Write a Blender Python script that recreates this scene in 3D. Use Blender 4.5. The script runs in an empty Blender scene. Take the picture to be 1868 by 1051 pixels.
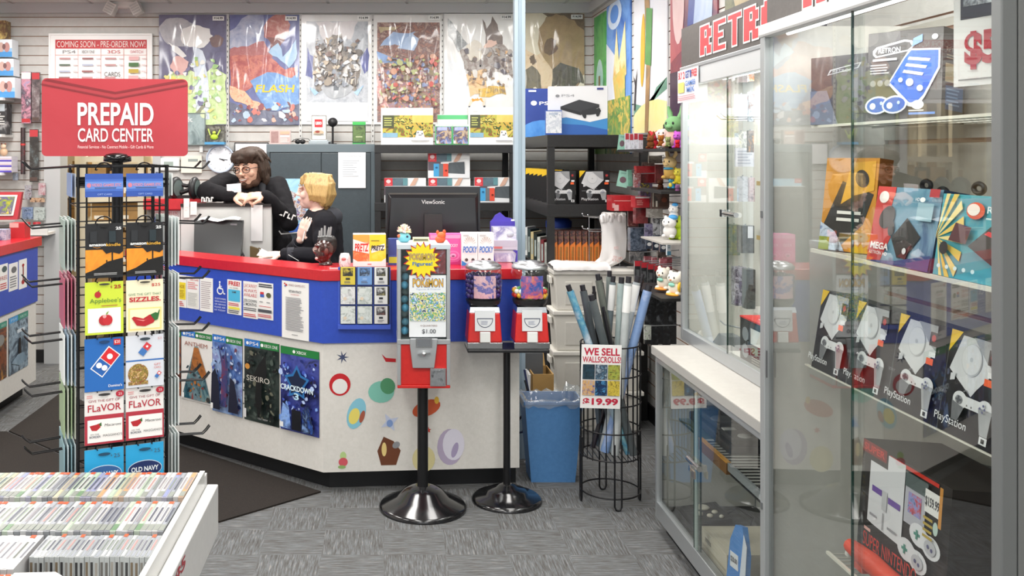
import bpy, math, random
from math import sin, cos, pi, radians as RAD
from mathutils import Vector, Matrix
random.seed(7)
C = bpy.context.scene.collection
SC = bpy.context.scene

# ---------------------------------------------------------------- camera, world, light, exposure
F, CX, CY, H = 1700.0, 700.0, 285.0, 1.604      # focal length in pixels, principal point, eye height
cam = bpy.data.cameras.new('camera')
cam.sensor_width = 36
cam.lens = 36 * F / 1868
cam.shift_x = (934 - CX) / 1868                   # shift lens, camera held level
cam.shift_y = -(525.5 - CY) / 1868
cam.clip_start = 0.05
co = bpy.data.objects.new('camera', cam)
co.location = (0, 0, H)
co.rotation_euler = (pi / 2, 0, 0)
C.objects.link(co)
SC.camera = co
w = bpy.data.worlds.new('daylight')
SC.world = w
w.use_nodes = True
w.node_tree.nodes['Background'].inputs[0].default_value = (0.93, 0.97, 1.0, 1)
w.node_tree.nodes['Background'].inputs[1].default_value = 2.2
SC.view_settings.view_transform = 'Standard'
SC.view_settings.look = 'None'
SC.view_settings.gamma = 1
SC.view_settings.use_curve_mapping = False
SC.view_settings.exposure = -0.32
LAMP_W = 44.0
CEIL = 2.79
LAMPS = [(x, y) for y in (-1.9, 0.1, 2.1, 4.1, 6.0) for x in (-2.45, -0.6, 0.85)]
for x, y in LAMPS:
    L = bpy.data.lights.new('fluorescent_light', 'AREA')
    L.shape = 'RECTANGLE'; L.size = 0.56; L.size_y = 1.1
    L.energy = LAMP_W * (.6 if x > 0 and y > 3 else 1) * {-1.9: .45, 0.1: .5, 2.1: .7, 4.1: .95, 6.0: 1.0}[y]; L.color = (1.0, 0.975, 0.93)
    lo = bpy.data.objects.new('fluorescent_light', L)
    lo.location = (x, y, CEIL - 0.075)
    C.objects.link(lo)
L = bpy.data.lights.new('storage_light', 'AREA')
L.shape = 'RECTANGLE'; L.size = 0.5; L.size_y = 0.5; L.energy = 45; L.color = (1, 0.93, 0.8)
lo = bpy.data.objects.new('storage_light', L); lo.location = (-2.1, 8.0, 2.6); C.objects.link(lo)

# ---------------------------------------------------------------- helpers
def P(px, py, Y):                                 # a point of the photograph at depth Y
    return Vector(((px - CX) * Y / F, Y, H - (py - CY) * Y / F))
def lin(c): return c / 12.92 if c <= 0.04045 else ((c + 0.055) / 1.055) ** 2.4
def hexc(h):
    h = h.lstrip('#')
    if len(h) == 3: h = ''.join(c + c for c in h)
    return tuple(lin(int(h[i:i + 2], 16) / 255) for i in (0, 2, 4)) + (1,)
_mats = {}
def M(col, rough=0.5, metal=0.0, coat=0.0, alpha=1.0, emit=0.0, spec=0.5):
    k = (col, rough, metal, coat, alpha, emit, spec)
    if k in _mats: return _mats[k]
    m = bpy.data.materials.new('m' + col.strip('#'))
    m.use_nodes = True
    b = m.node_tree.nodes['Principled BSDF']
    b.inputs['Base Color'].default_value = hexc(col)
    b.inputs['Roughness'].default_value = rough
    b.inputs['Metallic'].default_value = metal
    b.inputs['Coat Weight'].default_value = coat
    b.inputs['Coat Roughness'].default_value = 0.12
    b.inputs['Specular IOR Level'].default_value = spec
    if emit:
        b.inputs['Emission Color'].default_value = hexc(col)
        b.inputs['Emission Strength'].default_value = emit
    _mats[k] = m
    return m
def nodes(m):
    return m.node_tree.nodes, m.node_tree.links
def V(*pal, scale=6.0, stretch=(1, 1, 1), rough=0.5, coat=0.0, seed=0, detail=4, hard=False, crinkle=0.0, metal=0.0):
    """mottled print, cloth or fleck: a noise field run through the palette"""
    k = ('V', pal, scale, stretch, rough, coat, seed, detail, hard, crinkle, metal)
    if k in _mats: return _mats[k]
    m = bpy.data.materials.new('v' + pal[0].strip('#'))
    m.use_nodes = True
    N, L = nodes(m)
    b = N['Principled BSDF']
    tc = N.new('ShaderNodeTexCoord'); mp = N.new('ShaderNodeMapping')
    mp.inputs['Location'].default_value = (seed * 1.7, seed * 2.3, seed * 0.9)
    mp.inputs['Scale'].default_value = stretch
    L.new(tc.outputs['Object'], mp.inputs[0])
    n = N.new('ShaderNodeTexNoise')
    n.inputs['Scale'].default_value = scale; n.inputs['Detail'].default_value = detail
    n.inputs['Roughness'].default_value = 0.65; n.inputs['Distortion'].default_value = 0.6
    L.new(mp.outputs[0], n.inputs['Vector'])
    r = N.new('ShaderNodeValToRGB')
    if hard: r.color_ramp.interpolation = 'CONSTANT'
    e = r.color_ramp.elements
    while len(e) < len(pal): e.new(0.5)
    for i, c in enumerate(pal):
        e[i].position = 0.3 + 0.4 * i / max(1, len(pal) - (0 if hard else 1)) if len(pal) > 1 else 0
        e[i].color = hexc(c)
    L.new(n.outputs[0], r.inputs[0]); L.new(r.outputs[0], b.inputs['Base Color'])
    b.inputs['Roughness'].default_value = rough
    b.inputs['Metallic'].default_value = metal
    b.inputs['Coat Weight'].default_value = coat
    b.inputs['Coat Roughness'].default_value = 0.08
    if crinkle:
        n2 = N.new('ShaderNodeTexNoise'); n2.noise_type = 'RIDGED_MULTIFRACTAL'; n2.inputs['Scale'].default_value = 3.2; n2.inputs['Detail'].default_value = 2.5
        n2.inputs['Distortion'].default_value = 0.5
        mp2 = N.new('ShaderNodeMapping'); mp2.inputs['Rotation'].default_value = (0, 0.55 + (seed % 5) * .3, 0); mp2.inputs['Scale'].default_value = (2.0, 1, 0.5); mp2.inputs['Location'].default_value = (seed, 0, seed * .6)
        L.new(tc.outputs['Object'], mp2.inputs[0]); L.new(mp2.outputs[0], n2.inputs['Vector'])
        bp = N.new('ShaderNodeBump'); bp.inputs['Strength'].default_value = crinkle; bp.inputs['Distance'].default_value = 0.06
        L.new(n2.outputs[0], bp.inputs['Height'])
        L.new(bp.outputs[0], b.inputs['Coat Normal'])
    _mats[k] = m
    return m
def glass(tint='#fafcfb', gain=1.7, key='glass', haze=0.0):
    k = (key, tint, gain, haze)
    if k in _mats: return _mats[k]
    m = bpy.data.materials.new('clear_' + key); m.use_nodes = True
    N, L = nodes(m)
    N.remove(N['Principled BSDF'])
    out = N['Material Output']
    t = N.new('ShaderNodeBsdfTransparent'); t.inputs[0].default_value = hexc(tint)
    g = N.new('ShaderNodeBsdfGlossy'); g.inputs['Roughness'].default_value = 0.015 if key == 'glass' else 0.12
    fr = N.new('ShaderNodeFresnel'); fr.inputs[0].default_value = 1.5
    geo = N.new('ShaderNodeNewGeometry')
    inv = N.new('ShaderNodeMath'); inv.operation = 'SUBTRACT'; inv.inputs[0].default_value = 1
    L.new(geo.outputs['Backfacing'], inv.inputs[1])
    mu = N.new('ShaderNodeMath'); mu.operation = 'MULTIPLY'; mu.inputs[1].default_value = gain
    L.new(fr.outputs[0], mu.inputs[0])
    m2 = N.new('ShaderNodeMath'); m2.operation = 'MULTIPLY'; m2.use_clamp = True
    L.new(mu.outputs[0], m2.inputs[0]); L.new(inv.outputs[0], m2.inputs[1])
    mx = N.new('ShaderNodeMixShader')
    L.new(m2.outputs[0], mx.inputs[0]); L.new(t.outputs[0], mx.inputs[1]); L.new(g.outputs[0], mx.inputs[2])
    last = mx
    if haze:
        d = N.new('ShaderNodeBsdfDiffuse'); d.inputs[0].default_value = hexc('#e8ebea')
        mh = N.new('ShaderNodeMixShader'); mh.inputs[0].default_value = haze
        L.new(mx.outputs[0], mh.inputs[1]); L.new(d.outputs[0], mh.inputs[2]); last = mh
    L.new(last.outputs[0], out.inputs[0])
    _mats[k] = m
    return m

FONT = None
_txt = {}
def text_mesh(s, bold):
    k = (s, bold)
    if k in _txt: return _txt[k]
    cu = bpy.data.curves.new('t', 'FONT')
    cu.body = s; cu.size = 1; cu.resolution_u = 4; cu.fill_mode = 'FRONT'; cu.offset = bold
    o = bpy.data.objects.new('t', cu); C.objects.link(o)
    dg = bpy.context.evaluated_depsgraph_get()
    me = o.evaluated_get(dg).to_mesh()
    v = [(p.co.x, p.co.y) for p in me.vertices]
    f = [tuple(p.vertices) for p in me.polygons]
    o.evaluated_get(dg).to_mesh_clear()
    bpy.data.objects.remove(o); bpy.data.curves.remove(cu)
    x0 = min(p[0] for p in v); x1 = max(p[0] for p in v); y0 = min(p[1] for p in v); y1 = max(p[1] for p in v)
    v = [((p[0] - x0) / (x1 - x0), (p[1] - y0) / (y1 - y0)) for p in v]
    _txt[k] = (v, f, (x1 - x0) / (y1 - y0))
    return _txt[k]

class MB:
    """collects faces in local space: x right, y away from the viewer, z up"""
    def __init__(s):
        s.v = []; s.f = []; s.m = []; s.s = []; s.mats = []; s.X = None
    def mi(s, m):
        if isinstance(m, str): m = M(m)
        if m not in s.mats: s.mats.append(m)
        return s.mats.index(m)
    def add(s, vs, fs, m, smooth=False):
        b = len(s.v); i = s.mi(m)
        if s.X is not None: vs = [s.X @ Vector(p) for p in vs]
        s.v += [tuple(p) for p in vs]
        for f in fs:
            s.f.append(tuple(b + q for q in f)); s.m.append(i); s.s.append(smooth)
    def box(s, x0, y0, z0, x1, y1, z1, m):
        v = [(x0, y0, z0), (x1, y0, z0), (x1, y1, z0), (x0, y1, z0), (x0, y0, z1), (x1, y0, z1), (x1, y1, z1), (x0, y1, z1)]
        s.add(v, [(0, 3, 2, 1), (4, 5, 6, 7), (0, 1, 5, 4), (1, 2, 6, 5), (2, 3, 7, 6), (3, 0, 4, 7)], m)
    def hexa(s, v, m):                            # eight corners: four below, four above
        s.add(v, [(0, 3, 2, 1), (4, 5, 6, 7), (0, 1, 5, 4), (1, 2, 6, 5), (2, 3, 7, 6), (3, 0, 4, 7)], m)
    def poly(s, pts, m): s.add(pts, [tuple(range(len(pts)))], m)
    def prism(s, pts, z0, z1, m):                 # plan outline, counter-clockwise
        n = len(pts)
        v = [(x, y, z0) for x, y in pts] + [(x, y, z1) for x, y in pts]
        s.add(v, [tuple(range(n - 1, -1, -1)), tuple(range(n, 2 * n))] + [(i, (i + 1) % n, n + (i + 1) % n, n + i) for i in range(n)], m)
    def plate(s, pts, y0, y1, m):                 # x,z outline given depth from y0 (front) to y1
        n = len(pts)
        v = [(x, y0, z) for x, z in pts] + [(x, y1, z) for x, z in pts]
        s.add(v, [tuple(range(n)), tuple(range(2 * n - 1, n - 1, -1))] + [((i + 1) % n, i, n + i, n + (i + 1) % n) for i in range(n)], m)
    def tube(s, pts, r, m, n=6, closed=False, caps=True):
        pts = [Vector(p) for p in pts]; k = len(pts)
        rs = r if isinstance(r, (list, tuple)) else [r] * k
        vs = []; fs = []
        prev = None
        for i, p in enumerate(pts):
            if closed: d = pts[(i + 1) % k] - pts[i - 1]
            else: d = pts[min(i + 1, k - 1)] - pts[max(i - 1, 0)]
            if d.length < 1e-9: d = Vector((0, 0, 1))
            d.normalize()
            if prev is None:
                a = Vector((0, 0, 1)) if abs(d.z) < 0.9 else Vector((1, 0, 0))
                u = d.cross(a).normalized()
            else:
                u = prev - d * prev.dot(d)
                if u.length < 1e-6: u = d.cross(Vector((0.3, 0.8, 0.5)))
                u.normalize()
            prev = u; w_ = d.cross(u)
            for j in range(n):
                t = 2 * pi * j / n
                vs.append(p + (u * cos(t) + w_ * sin(t)) * rs[i])
        for i in range(k if closed else k - 1):
            for j in range(n):
                a = i * n + j; b = i * n + (j + 1) % n
                c = ((i + 1) % k) * n + (j + 1) % n; d = ((i + 1) % k) * n + j
                fs.append((a, b, c, d))
        s.add(vs, fs, m, n > 5)
        if caps and not closed:
            s.add(vs[:n], [tuple(range(n - 1, -1, -1))], m); s.add(vs[-n:], [tuple(range(n))], m)
    def lathe(s, prof, m, n=28, cx=0, cy=0, smooth=True):
        vs = []; fs = []
        for r, z in prof:
            for j in range(n):
                t = 2 * pi * j / n
                vs.append((cx + r * cos(t), cy + r * sin(t), z))
        for i in range(len(prof) - 1):
            for j in range(n):
                fs.append((i * n + j, i * n + (j + 1) % n, (i + 1) * n + (j + 1) % n, (i + 1) * n + j))
        s.add(vs, fs, m, smooth)
        if prof[0][0] > 1e-6: s.add(vs[:n], [tuple(range(n - 1, -1, -1))], m)
        if prof[-1][0] > 1e-6: s.add(vs[-n:], [tuple(range(n))], m)
    def ell(s, c, r, m, nu=14, nv=9, R=None):
        if not isinstance(r, (tuple, list)): r = (r, r, r)
        vs = []; fs = []
        for i in range(nv + 1):
            a = -pi / 2 + pi * i / nv
            for j in range(nu):
                t = 2 * pi * j / nu
                p = Vector((r[0] * cos(a) * cos(t), r[1] * cos(a) * sin(t), r[2] * sin(a)))
                if R is not None: p = R @ p
                vs.append(p + Vector(c))
        for i in range(nv):
            for j in range(nu):
                fs.append((i * nu + j, i * nu + (j + 1) % nu, (i + 1) * nu + (j + 1) % nu, (i + 1) * nu + j))
        s.add(vs, fs, m, True)
    def text(s, st, x0, z0, w, h, y, m, bold=0.0, fit=True, slant=0.0):
        v, f, asp = text_mesh(st, bold)
        if not fit: w = min(w, h * asp) if w else h * asp
        s.add([(x0 + p[0] * w + slant * p[1] * h, y, z0 + p[1] * h) for p in v], f, m)

class Face:
    """prints on a flat face: fractions of the face, each layer a hair nearer"""
    def __init__(s, mb, x0, z0, w, h, y=0.0, eps=0.0006):
        s.b = mb; s.x = x0; s.z = z0; s.w = w; s.h = h; s.y = y; s.ep = eps; s.k = 0; s.j = 0.0
    def xy(s, u, v): return s.x + u * s.w, s.z + v * s.h
    def yy(s): s.k += 1; return s.y - s.ep * s.k
    def r(s, u0, v0, u1, v1, m): s.g([(u0, v0), (u1, v0), (u1, v1), (u0, v1)], m, False)
    def g(s, pts, m, jit=True):
        if s.j and jit:                            # brushed, uneven outline
            o = []
            for i, a in enumerate(pts):
                b = pts[(i + 1) % len(pts)]; n = 1 + int(math.hypot((b[0] - a[0]), (b[1] - a[1])) / .09)
                for k in range(n):
                    t = k / n; o.append((a[0] + (b[0] - a[0]) * t + random.uniform(-s.j, s.j), a[1] + (b[1] - a[1]) * t + random.uniform(-s.j, s.j) * .6))
            pts = o
        for ax, lim, sg in ((0, 0, 1), (0, 1, -1), (1, 0, 1), (1, 1, -1)):   # keep the print on its face
            o = []
            for i, p in enumerate(pts):
                q = pts[i - 1]; dp = (p[ax] - lim) * sg; dq = (q[ax] - lim) * sg
                if (dp >= 0) != (dq >= 0):
                    t = dq / (dq - dp); o.append((q[0] + (p[0] - q[0]) * t, q[1] + (p[1] - q[1]) * t))
                if dp >= 0: o.append(p)
            pts = o
        if len(pts) < 3: return
        y = s.yy(); q = [s.xy(*p) for p in pts]
        s.b.add([(a, y, c) for a, c in q], [tuple(range(len(q)))], m)
    def e(s, u, v, ru, rv, m, n=18, rot=0.0, a0=0.0, a1=2 * pi):
        A = ru * s.w; B = rv * s.h
        full = abs(a1 - a0 - 2 * pi) < 1e-6
        t = [a0 + (a1 - a0) * i / (n if full else n - 1) for i in range(n)]
        s.g([(u + (A * cos(q) * cos(rot) - B * sin(q) * sin(rot)) / s.w, v + (A * cos(q) * sin(rot) + B * sin(q) * cos(rot)) / s.h) for q in t], m)
    def t(s, st, u0, v0, u1, v1, m, bold=0.0, slant=0.0):
        a = s.xy(u0, v0); s.b.text(st, a[0], a[1], (u1 - u0) * s.w, (v1 - v0) * s.h, s.yy(), m, bold, True, slant)
    def lines(s, u0, v0, u1, v1, n, m, rnd=0.3, fill=0.45):   # small unreadable print
        y = s.yy()
        for i in range(n):
            za = v1 - (v1 - v0) * (i + 0.5) / n; hh = (v1 - v0) / n * fill / 2
            ue = u1 - random.random() * rnd * (u1 - u0)
            a = s.xy(u0, za - hh); b = s.xy(ue, za + hh)
            s.b.add([(a[0], y, a[1]), (b[0], y, a[1]), (b[0], y, b[1]), (a[0], y, b[1])], [(0, 1, 2, 3)], m)
    def star(s, u, v, R, r, n, m, rot=0.0):
        x, z = s.xy(u, v); y = s.yy()
        s.b.add([(x + (R if i % 2 == 0 else r) * s.w * cos(rot + pi * i / n), y, z + (R if i % 2 == 0 else r) * s.w * sin(rot + pi * i / n)) for i in range(2 * n)], [tuple(range(2 * n))], m)

def scatter(f, n, box, mats, size):               # busy print: small uneven patches
    j = f.j; f.j = .012
    for i in range(n):
        u = random.uniform(box[0], box[2]); v = random.uniform(box[1], box[3]); r = size * random.uniform(.4, 1.3); k = f.k
        f.e(u, v, r * random.uniform(.5, 1.6), r * random.uniform(.3, 1.0), random.choice(mats), 9, random.uniform(0, 3)); f.k = k + (1 if i % 6 == 0 else .1)
    f.j = j

def obj(name, mb, parent=None, bevel=0.0, loc=None, rz=0.0, rx=0.0, ry=0.0):
    me = bpy.data.meshes.new(name)
    me.from_pydata(mb.v, [], mb.f)
    for m in mb.mats: me.materials.append(m)
    me.polygons.foreach_set('material_index', mb.m)
    me.polygons.foreach_set('use_smooth', mb.s)
    me.update()
    o = bpy.data.objects.new(name, me); C.objects.link(o)
    if parent is not None: o.parent = parent
    if loc is not None: o.location = loc
    o.rotation_euler = (rx, ry, rz)
    if bevel:
        b = o.modifiers.new('bevel', 'BEVEL'); b.width = bevel; b.segments = 2; b.limit_method = 'ANGLE'; b.angle_limit = RAD(50)
    return o
def tag(o, label, cat, group=None, kind=None):
    o['label'] = label; o['category'] = cat
    if group: o['group'] = group
    if kind: o['kind'] = kind
    return o
def solo(name, mb, label, cat, loc=(0, 0, 0), rz=0.0, rx=0.0, ry=0.0, group=None, bevel=0.0):
    return tag(obj(name, mb, None, bevel, loc, rz, rx, ry), label, cat, group)
def thing(name, label, cat, loc=(0, 0, 0), rz=0.0, rx=0.0, ry=0.0, group=None):
    o = bpy.data.objects.new(name, None); C.objects.link(o)
    o.empty_display_size = 0.05
    o.location = loc; o.rotation_euler = (rx, ry, rz)
    return tag(o, label, cat, group)
def struct(name, mb, loc=(0, 0, 0), rz=0.0, parent=None, bevel=0.0):
    o = obj(name, mb, parent, bevel, loc, rz)
    if parent is None: o['kind'] = 'structure'
    return o
def dup(o, loc, label, rz=None):
    r = o.copy(); C.objects.link(r); r.location = loc; r['label'] = label
    if rz is not None: r.rotation_euler[2] = rz
    for ch in list(o.children):
        c = ch.copy(); C.objects.link(c); c.parent = r
        for g in list(ch.children):
            d = g.copy(); C.objects.link(d); d.parent = c
    return r
ORD = 'first second third fourth fifth sixth seventh eighth ninth tenth eleventh twelfth'.split()
def nth(i):
    if i < 12: return ORD[i]
    n = i + 1
    return '%d%s' % (n, 'th' if 10 <= n % 100 <= 20 else {1: 'st', 2: 'nd', 3: 'rd'}.get(n % 10, 'th'))
WHITE = '#f2f2f0'; BLACK = '#121214'; RED = '#c41a24'; DRED = '#a5141c'; BLUE = '#2c4bb4'; GREY = '#8d9192'
# a printed flat sheet or a box front, given by its corner pixels at a depth
def pix(px0, py0, px1, py1, Y):
    a = P(px0, py1, Y)
    return a, (px1 - px0) * Y / F, (py1 - py0) * Y / F
def sheet(name, label, cat, px0, py0, px1, py1, Y, base, art=None, th=0.004, group=None):
    a, w_, h_ = pix(px0, py0, px1, py1, Y)
    b = MB(); b.box(0, 0, 0, w_, th, h_, base)
    if art: art(Face(b, 0, 0, w_, h_))
    return solo(name, b, label, cat, a, group=group)
def carton(name, label, cat, loc, w_, d, h_, base, art=None, rz=0.0, rx=0.0, group=None, side=None, top=None, ry=0.0):
    b = MB(); b.box(0, 0, 0, w_, d, h_, base)
    if art: art(Face(b, 0, 0, w_, h_))
    if side:                                       # the flank on the +x side
        b.X = Matrix.Translation((w_, 0, 0)) @ Matrix.Rotation(pi / 2, 4, 'Z'); side(Face(b, 0, 0, d, h_)); b.X = None
    if top: b.add([(0, 0, h_ + .0006), (w_, 0, h_ + .0006), (w_, d, h_ + .0006), (0, d, h_ + .0006)], [(0, 1, 2, 3)], top)
    return solo(name, b, label, cat, loc, rz, rx, ry, group)
# ================================================================ the setting
BW, RW = 7.25, 1.62                                # back wall depth, right wall offset
def carpet():
    m = bpy.data.materials.new('carpet_tile'); m.use_nodes = True
    N, L = nodes(m); b = N['Principled BSDF']
    tc = N.new('ShaderNodeTexCoord')
    ck = N.new('ShaderNodeTexChecker'); ck.inputs['Scale'].default_value = 4.0
    L.new(tc.outputs['Object'], ck.inputs['Vector'])
    cols = []
    for sc_ in ((150, 10, 1), (10, 150, 1)):
        mp = N.new('ShaderNodeMapping'); mp.inputs['Scale'].default_value = sc_
        L.new(tc.outputs['Object'], mp.inputs[0])
        n = N.new('ShaderNodeTexNoise'); n.inputs['Scale'].default_value = 1.0; n.inputs['Detail'].default_value = 3; n.inputs['Roughness'].default_value = 0.7
        L.new(mp.outputs[0], n.inputs['Vector'])
        r = N.new('ShaderNodeValToRGB'); e = r.color_ramp.elements
        while len(e) < 4: e.new(0.5)
        for i, (p, c) in enumerate(((0.2, '#393938'), (0.44, '#5f5e5c'), (0.58, '#6f7275'), (0.8, '#a39d93'))):
            e[i].position = p; e[i].color = hexc(c)
        L.new(n.outputs[0], r.inputs[0]); cols.append(r)
    mx = N.new('ShaderNodeMix'); mx.data_type = 'RGBA'
    L.new(ck.outputs['Fac'], mx.inputs[0]); L.new(cols[0].outputs[0], mx.inputs[6]); L.new(cols[1].outputs[0], mx.inputs[7])
    L.new(mx.outputs[2], b.inputs['Base Color'])
    b.inputs['Roughness'].default_value = 0.95; b.inputs['Specular IOR Level'].default_value = 0.15
    return m
b = MB(); b.box(-4.2, -3.2, -0.1, 2.0, 10.0, 0, carpet()); struct('floor', b)
b = MB(); b.box(-4.2, -3.2, CEIL, 2.0, 10.0, CEIL + 0.1, V('#cfcfcc', '#dededb', scale=60, rough=0.9)); 
for i in range(21): b.box(-4.2, -3.2 + 0.61 * i, CEIL - .004, 2, -3.19 + .61 * i + .012, CEIL, '#c4c4c2')
for i in range(11): b.box(-4.1 + 0.61 * i, -3.2, CEIL - .004, -4.08 + .61 * i, BW, CEIL, '#c4c4c2')
struct('ceiling', b)
SLAT = V('#bdbbb7', '#c9c7c3', scale=9, rough=0.55); MDF = M('#a98a76', 0.8)
def slats(b, x0, x1, z0, z1, p=0.0745, g=0.0065, d=0.010, face=None):
    SLAT_ = face or SLAT
    k0 = math.floor(z0 / p)
    k = k0
    while k * p < z1:
        a = max(z0, k * p + g); c = min(z1, (k + 1) * p)
        if c > a: b.add([(x0, 0, a), (x1, 0, a), (x1, 0, c), (x0, 0, c)], [(0, 1, 2, 3)], SLAT_)
        a0 = max(z0, k * p); a1 = min(z1, k * p + g)
        if a1 > a0:
            b.add([(x0, d, a0), (x1, d, a0), (x1, d, a1), (x0, d, a1)], [(0, 1, 2, 3)], MDF)
            b.add([(x0, 0, a0), (x1, 0, a0), (x1, d, a0), (x0, d, a0)], [(0, 1, 2, 3)], MDF)
            b.add([(x0, d, a1), (x1, d, a1), (x1, 0, a1), (x0, 0, a1)], [(0, 1, 2, 3)], MDF)
        k += 1
    b.box(x0, d + .001, z0, x1, d + .08, z1, SLAT_)
DL, DR, DH = -2.50, -1.79, 2.05                    # the opening to the storage room
b = MB(); b.X = Matrix.Translation((0, BW, 0))
slats(b, -3.6, DL - .11, 0.1, CEIL); slats(b, DL - .11, DR, DH, CEIL); slats(b, DR, RW + .1, 0.1, CEIL)
struct('wall_back', b)
b = MB(); b.X = Matrix.Translation((RW, BW, 0)) @ Matrix.Rotation(-pi / 2, 4, 'Z')
slats(b, 0, BW + 3.1, 0.1, CEIL); struct('wall_right', b)
b = MB(); b.X = Matrix.Translation((-3.6, -3.1, 0)) @ Matrix.Rotation(pi / 2, 4, 'Z')
slats(b, 0, BW + 3.1, 0.1, CEIL); struct('wall_left', b)
b = MB()                                           # shop front behind the camera: low wall, header, mullions, daylight between
WC = M('#d8d7d4', 0.7)
b.box(-3.7, -3.2, 0, 1.75, -3.08, 0.5, WC); b.box(-3.7, -3.2, 2.4, 1.75, -3.08, CEIL, WC)
for x in (-3.7, -1.9, 0.0, 1.6): b.box(x, -3.2, 0.5, x + .1, -3.08, 2.4, WC)
struct('wall_front', b)
b = MB(); b.box(-3.6, BW - .012, 0, DL - .11, BW + .03, 0.1, BLACK); b.box(DR, BW - .012, 0, RW, BW + .03, .1, BLACK)
struct('baseboard_back', b)
b = MB(); b.box(RW - .012, -3, 0, RW + .03, BW, 0.1, BLACK); struct('baseboard_right', b)
b = MB(); b.box(-3.6, BW - .03, 2.715, RW, BW + .02, CEIL, '#c9cacb'); struct('trim_1', b)
b = MB(); b.box(RW - .03, -3, 2.715, RW + .02, BW - .03, CEIL, '#c9cacb'); struct('trim_2', b)
POST = M('#b4b6b6', 0.6)
b = MB(); b.box(DL - .125, BW - .05, 0, DL + .0, BW + .12, DH + .07, POST); struct('door_frame_post', b)
b = MB(); b.box(DR, BW - .03, 0, DR + .06, BW + .12, DH, POST); b.box(DL, BW - .03, DH - .0, DR + .06, BW + .12, DH + .07, POST); struct('door_frame', b)
b = MB(); a = P(947, 835, 4.96); b.box(a.x - .029, 4.93, 0, a.x + .029, 4.99, CEIL, M('#a3b5c1', 0.45)); b.box(a.x - .008, 4.925, 0, a.x + .008, 4.93, CEIL, M('#8fa2ae', .45))
struct('pillar', b, bevel=.004)
# perforated strips between the wall posters
for i, px in enumerate((415, 548, 680, 807)):
    a = P(px, 0, BW - .012); b = MB(); b.box(-.011, 0, 1.60, .011, .01, 2.71, '#cfcecb')
    for k in range(26): b.box(-.003, -.001, 1.63 + .041 * k, .003, 0, 1.645 + .041 * k, '#3a3a3a')
    struct('trim_%d' % (i + 3), b, (a.x, BW - .0125, 0))
# storage room beyond the opening
SW = M('#e0d2b8', 0.8)
b = MB(); b.box(-3.6, 9.3, 0, -0.6, 9.4, CEIL, SW); struct('wall_storage_back', b)
b = MB(); b.box(-3.7, BW + .12, 0, -3.6, 9.4, CEIL, SW); struct('wall_storage_left', b)
b = MB(); b.box(-0.7, BW + .12, 0, -0.6, 9.3, CEIL, SW); struct('wall_storage_right', b)
KR = V('#a5814f', '#b8935e', scale=5, rough=.8)
def rack_unit(label, x0, x1, y0, y1, zs, boxes, grp):
    r = thing('storage_shelf', label, 'shelf', (x0, y0, 0))
    cm = M('#e9dfc6', .6); W_ = x1 - x0; D_ = y1 - y0
    for ux in (0, W_ - .05):
        for uy in (0, D_ - .05):
            q = MB(); q.box(ux, uy, 0, ux + .05, uy + .05, 2.3, cm); obj('upright', q, r)
    for z in zs:
        q = MB(); q.box(.05, 0, z - .045, W_ - .05, D_, z, cm); obj('shelf_board', q, r)
    for (u0, u1, z, h_, lab) in boxes:
        q = MB(); d_ = D_ - .14; q.box(0, 0, 0, u1 - u0, d_, h_, KR); q.box(0, -.001, h_ * .5, u1 - u0, 0, h_ * .5 + .012, '#8a6a3c')
        q.box(.02, -.0015, h_ * .12, .1, 0, h_ * .3, '#efe9dc')
        solo('cardboard_box', q, lab, 'box', (x0 + u0, y0 + .06, z), group=grp)
sx = 7.8 / F
rack_unit('cream shelf unit in storage room seen straight through rack', (146 - CX) * sx, (262 - CX) * sx, 7.8, 8.3, (.30, .68, 1.055, 1.26, 1.60),
    [(.08, .27, 1.055, .16, 'cardboard box on lower cream shelf behind the dark book cards'), (.29, .47, 1.055, .17, 'cardboard box behind black pole of card rack, lower cream shelf'),
     (.07, .20, 1.26, .25, 'tall cardboard box behind the first blue card in storage room'), (.23, .30, 1.26, .22, 'narrow carton behind the rack pole in storage room'), (.33, .46, 1.26, .27, 'cardboard box behind second blue card in storage room'),
     (.08, .26, .68, .3, 'cardboard box on second lowest cream shelf, storage room, beside post'), (.29, .46, .68, .28, 'cardboard box on second lowest cream shelf nearer the counter'), (.08, .44, .30, .3, 'wide cardboard box on lowest cream shelf of storage room')], 'cartons in the storage room')
sx = 8.3 / F
rack_unit('deeper cream shelf unit beside grey door post in storage room', -3.2, (143 - CX) * sx, 8.35, 8.85, (.35, .75, 1.04, 1.28, 1.75),
    [(.24, .36, 1.28, .20, 'cardboard carton just beside the door post, above cream shelf'), (.39, .455, 1.28, .28, 'tall thin carton near rack hook in storage room'), (.24, .44, 1.04, .17, 'brown carton under the top cream shelf beside door post'),
     (.24, .42, .75, .22, 'brown carton at middle of deeper shelf beside door post')], 'cartons in the storage room')

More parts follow.
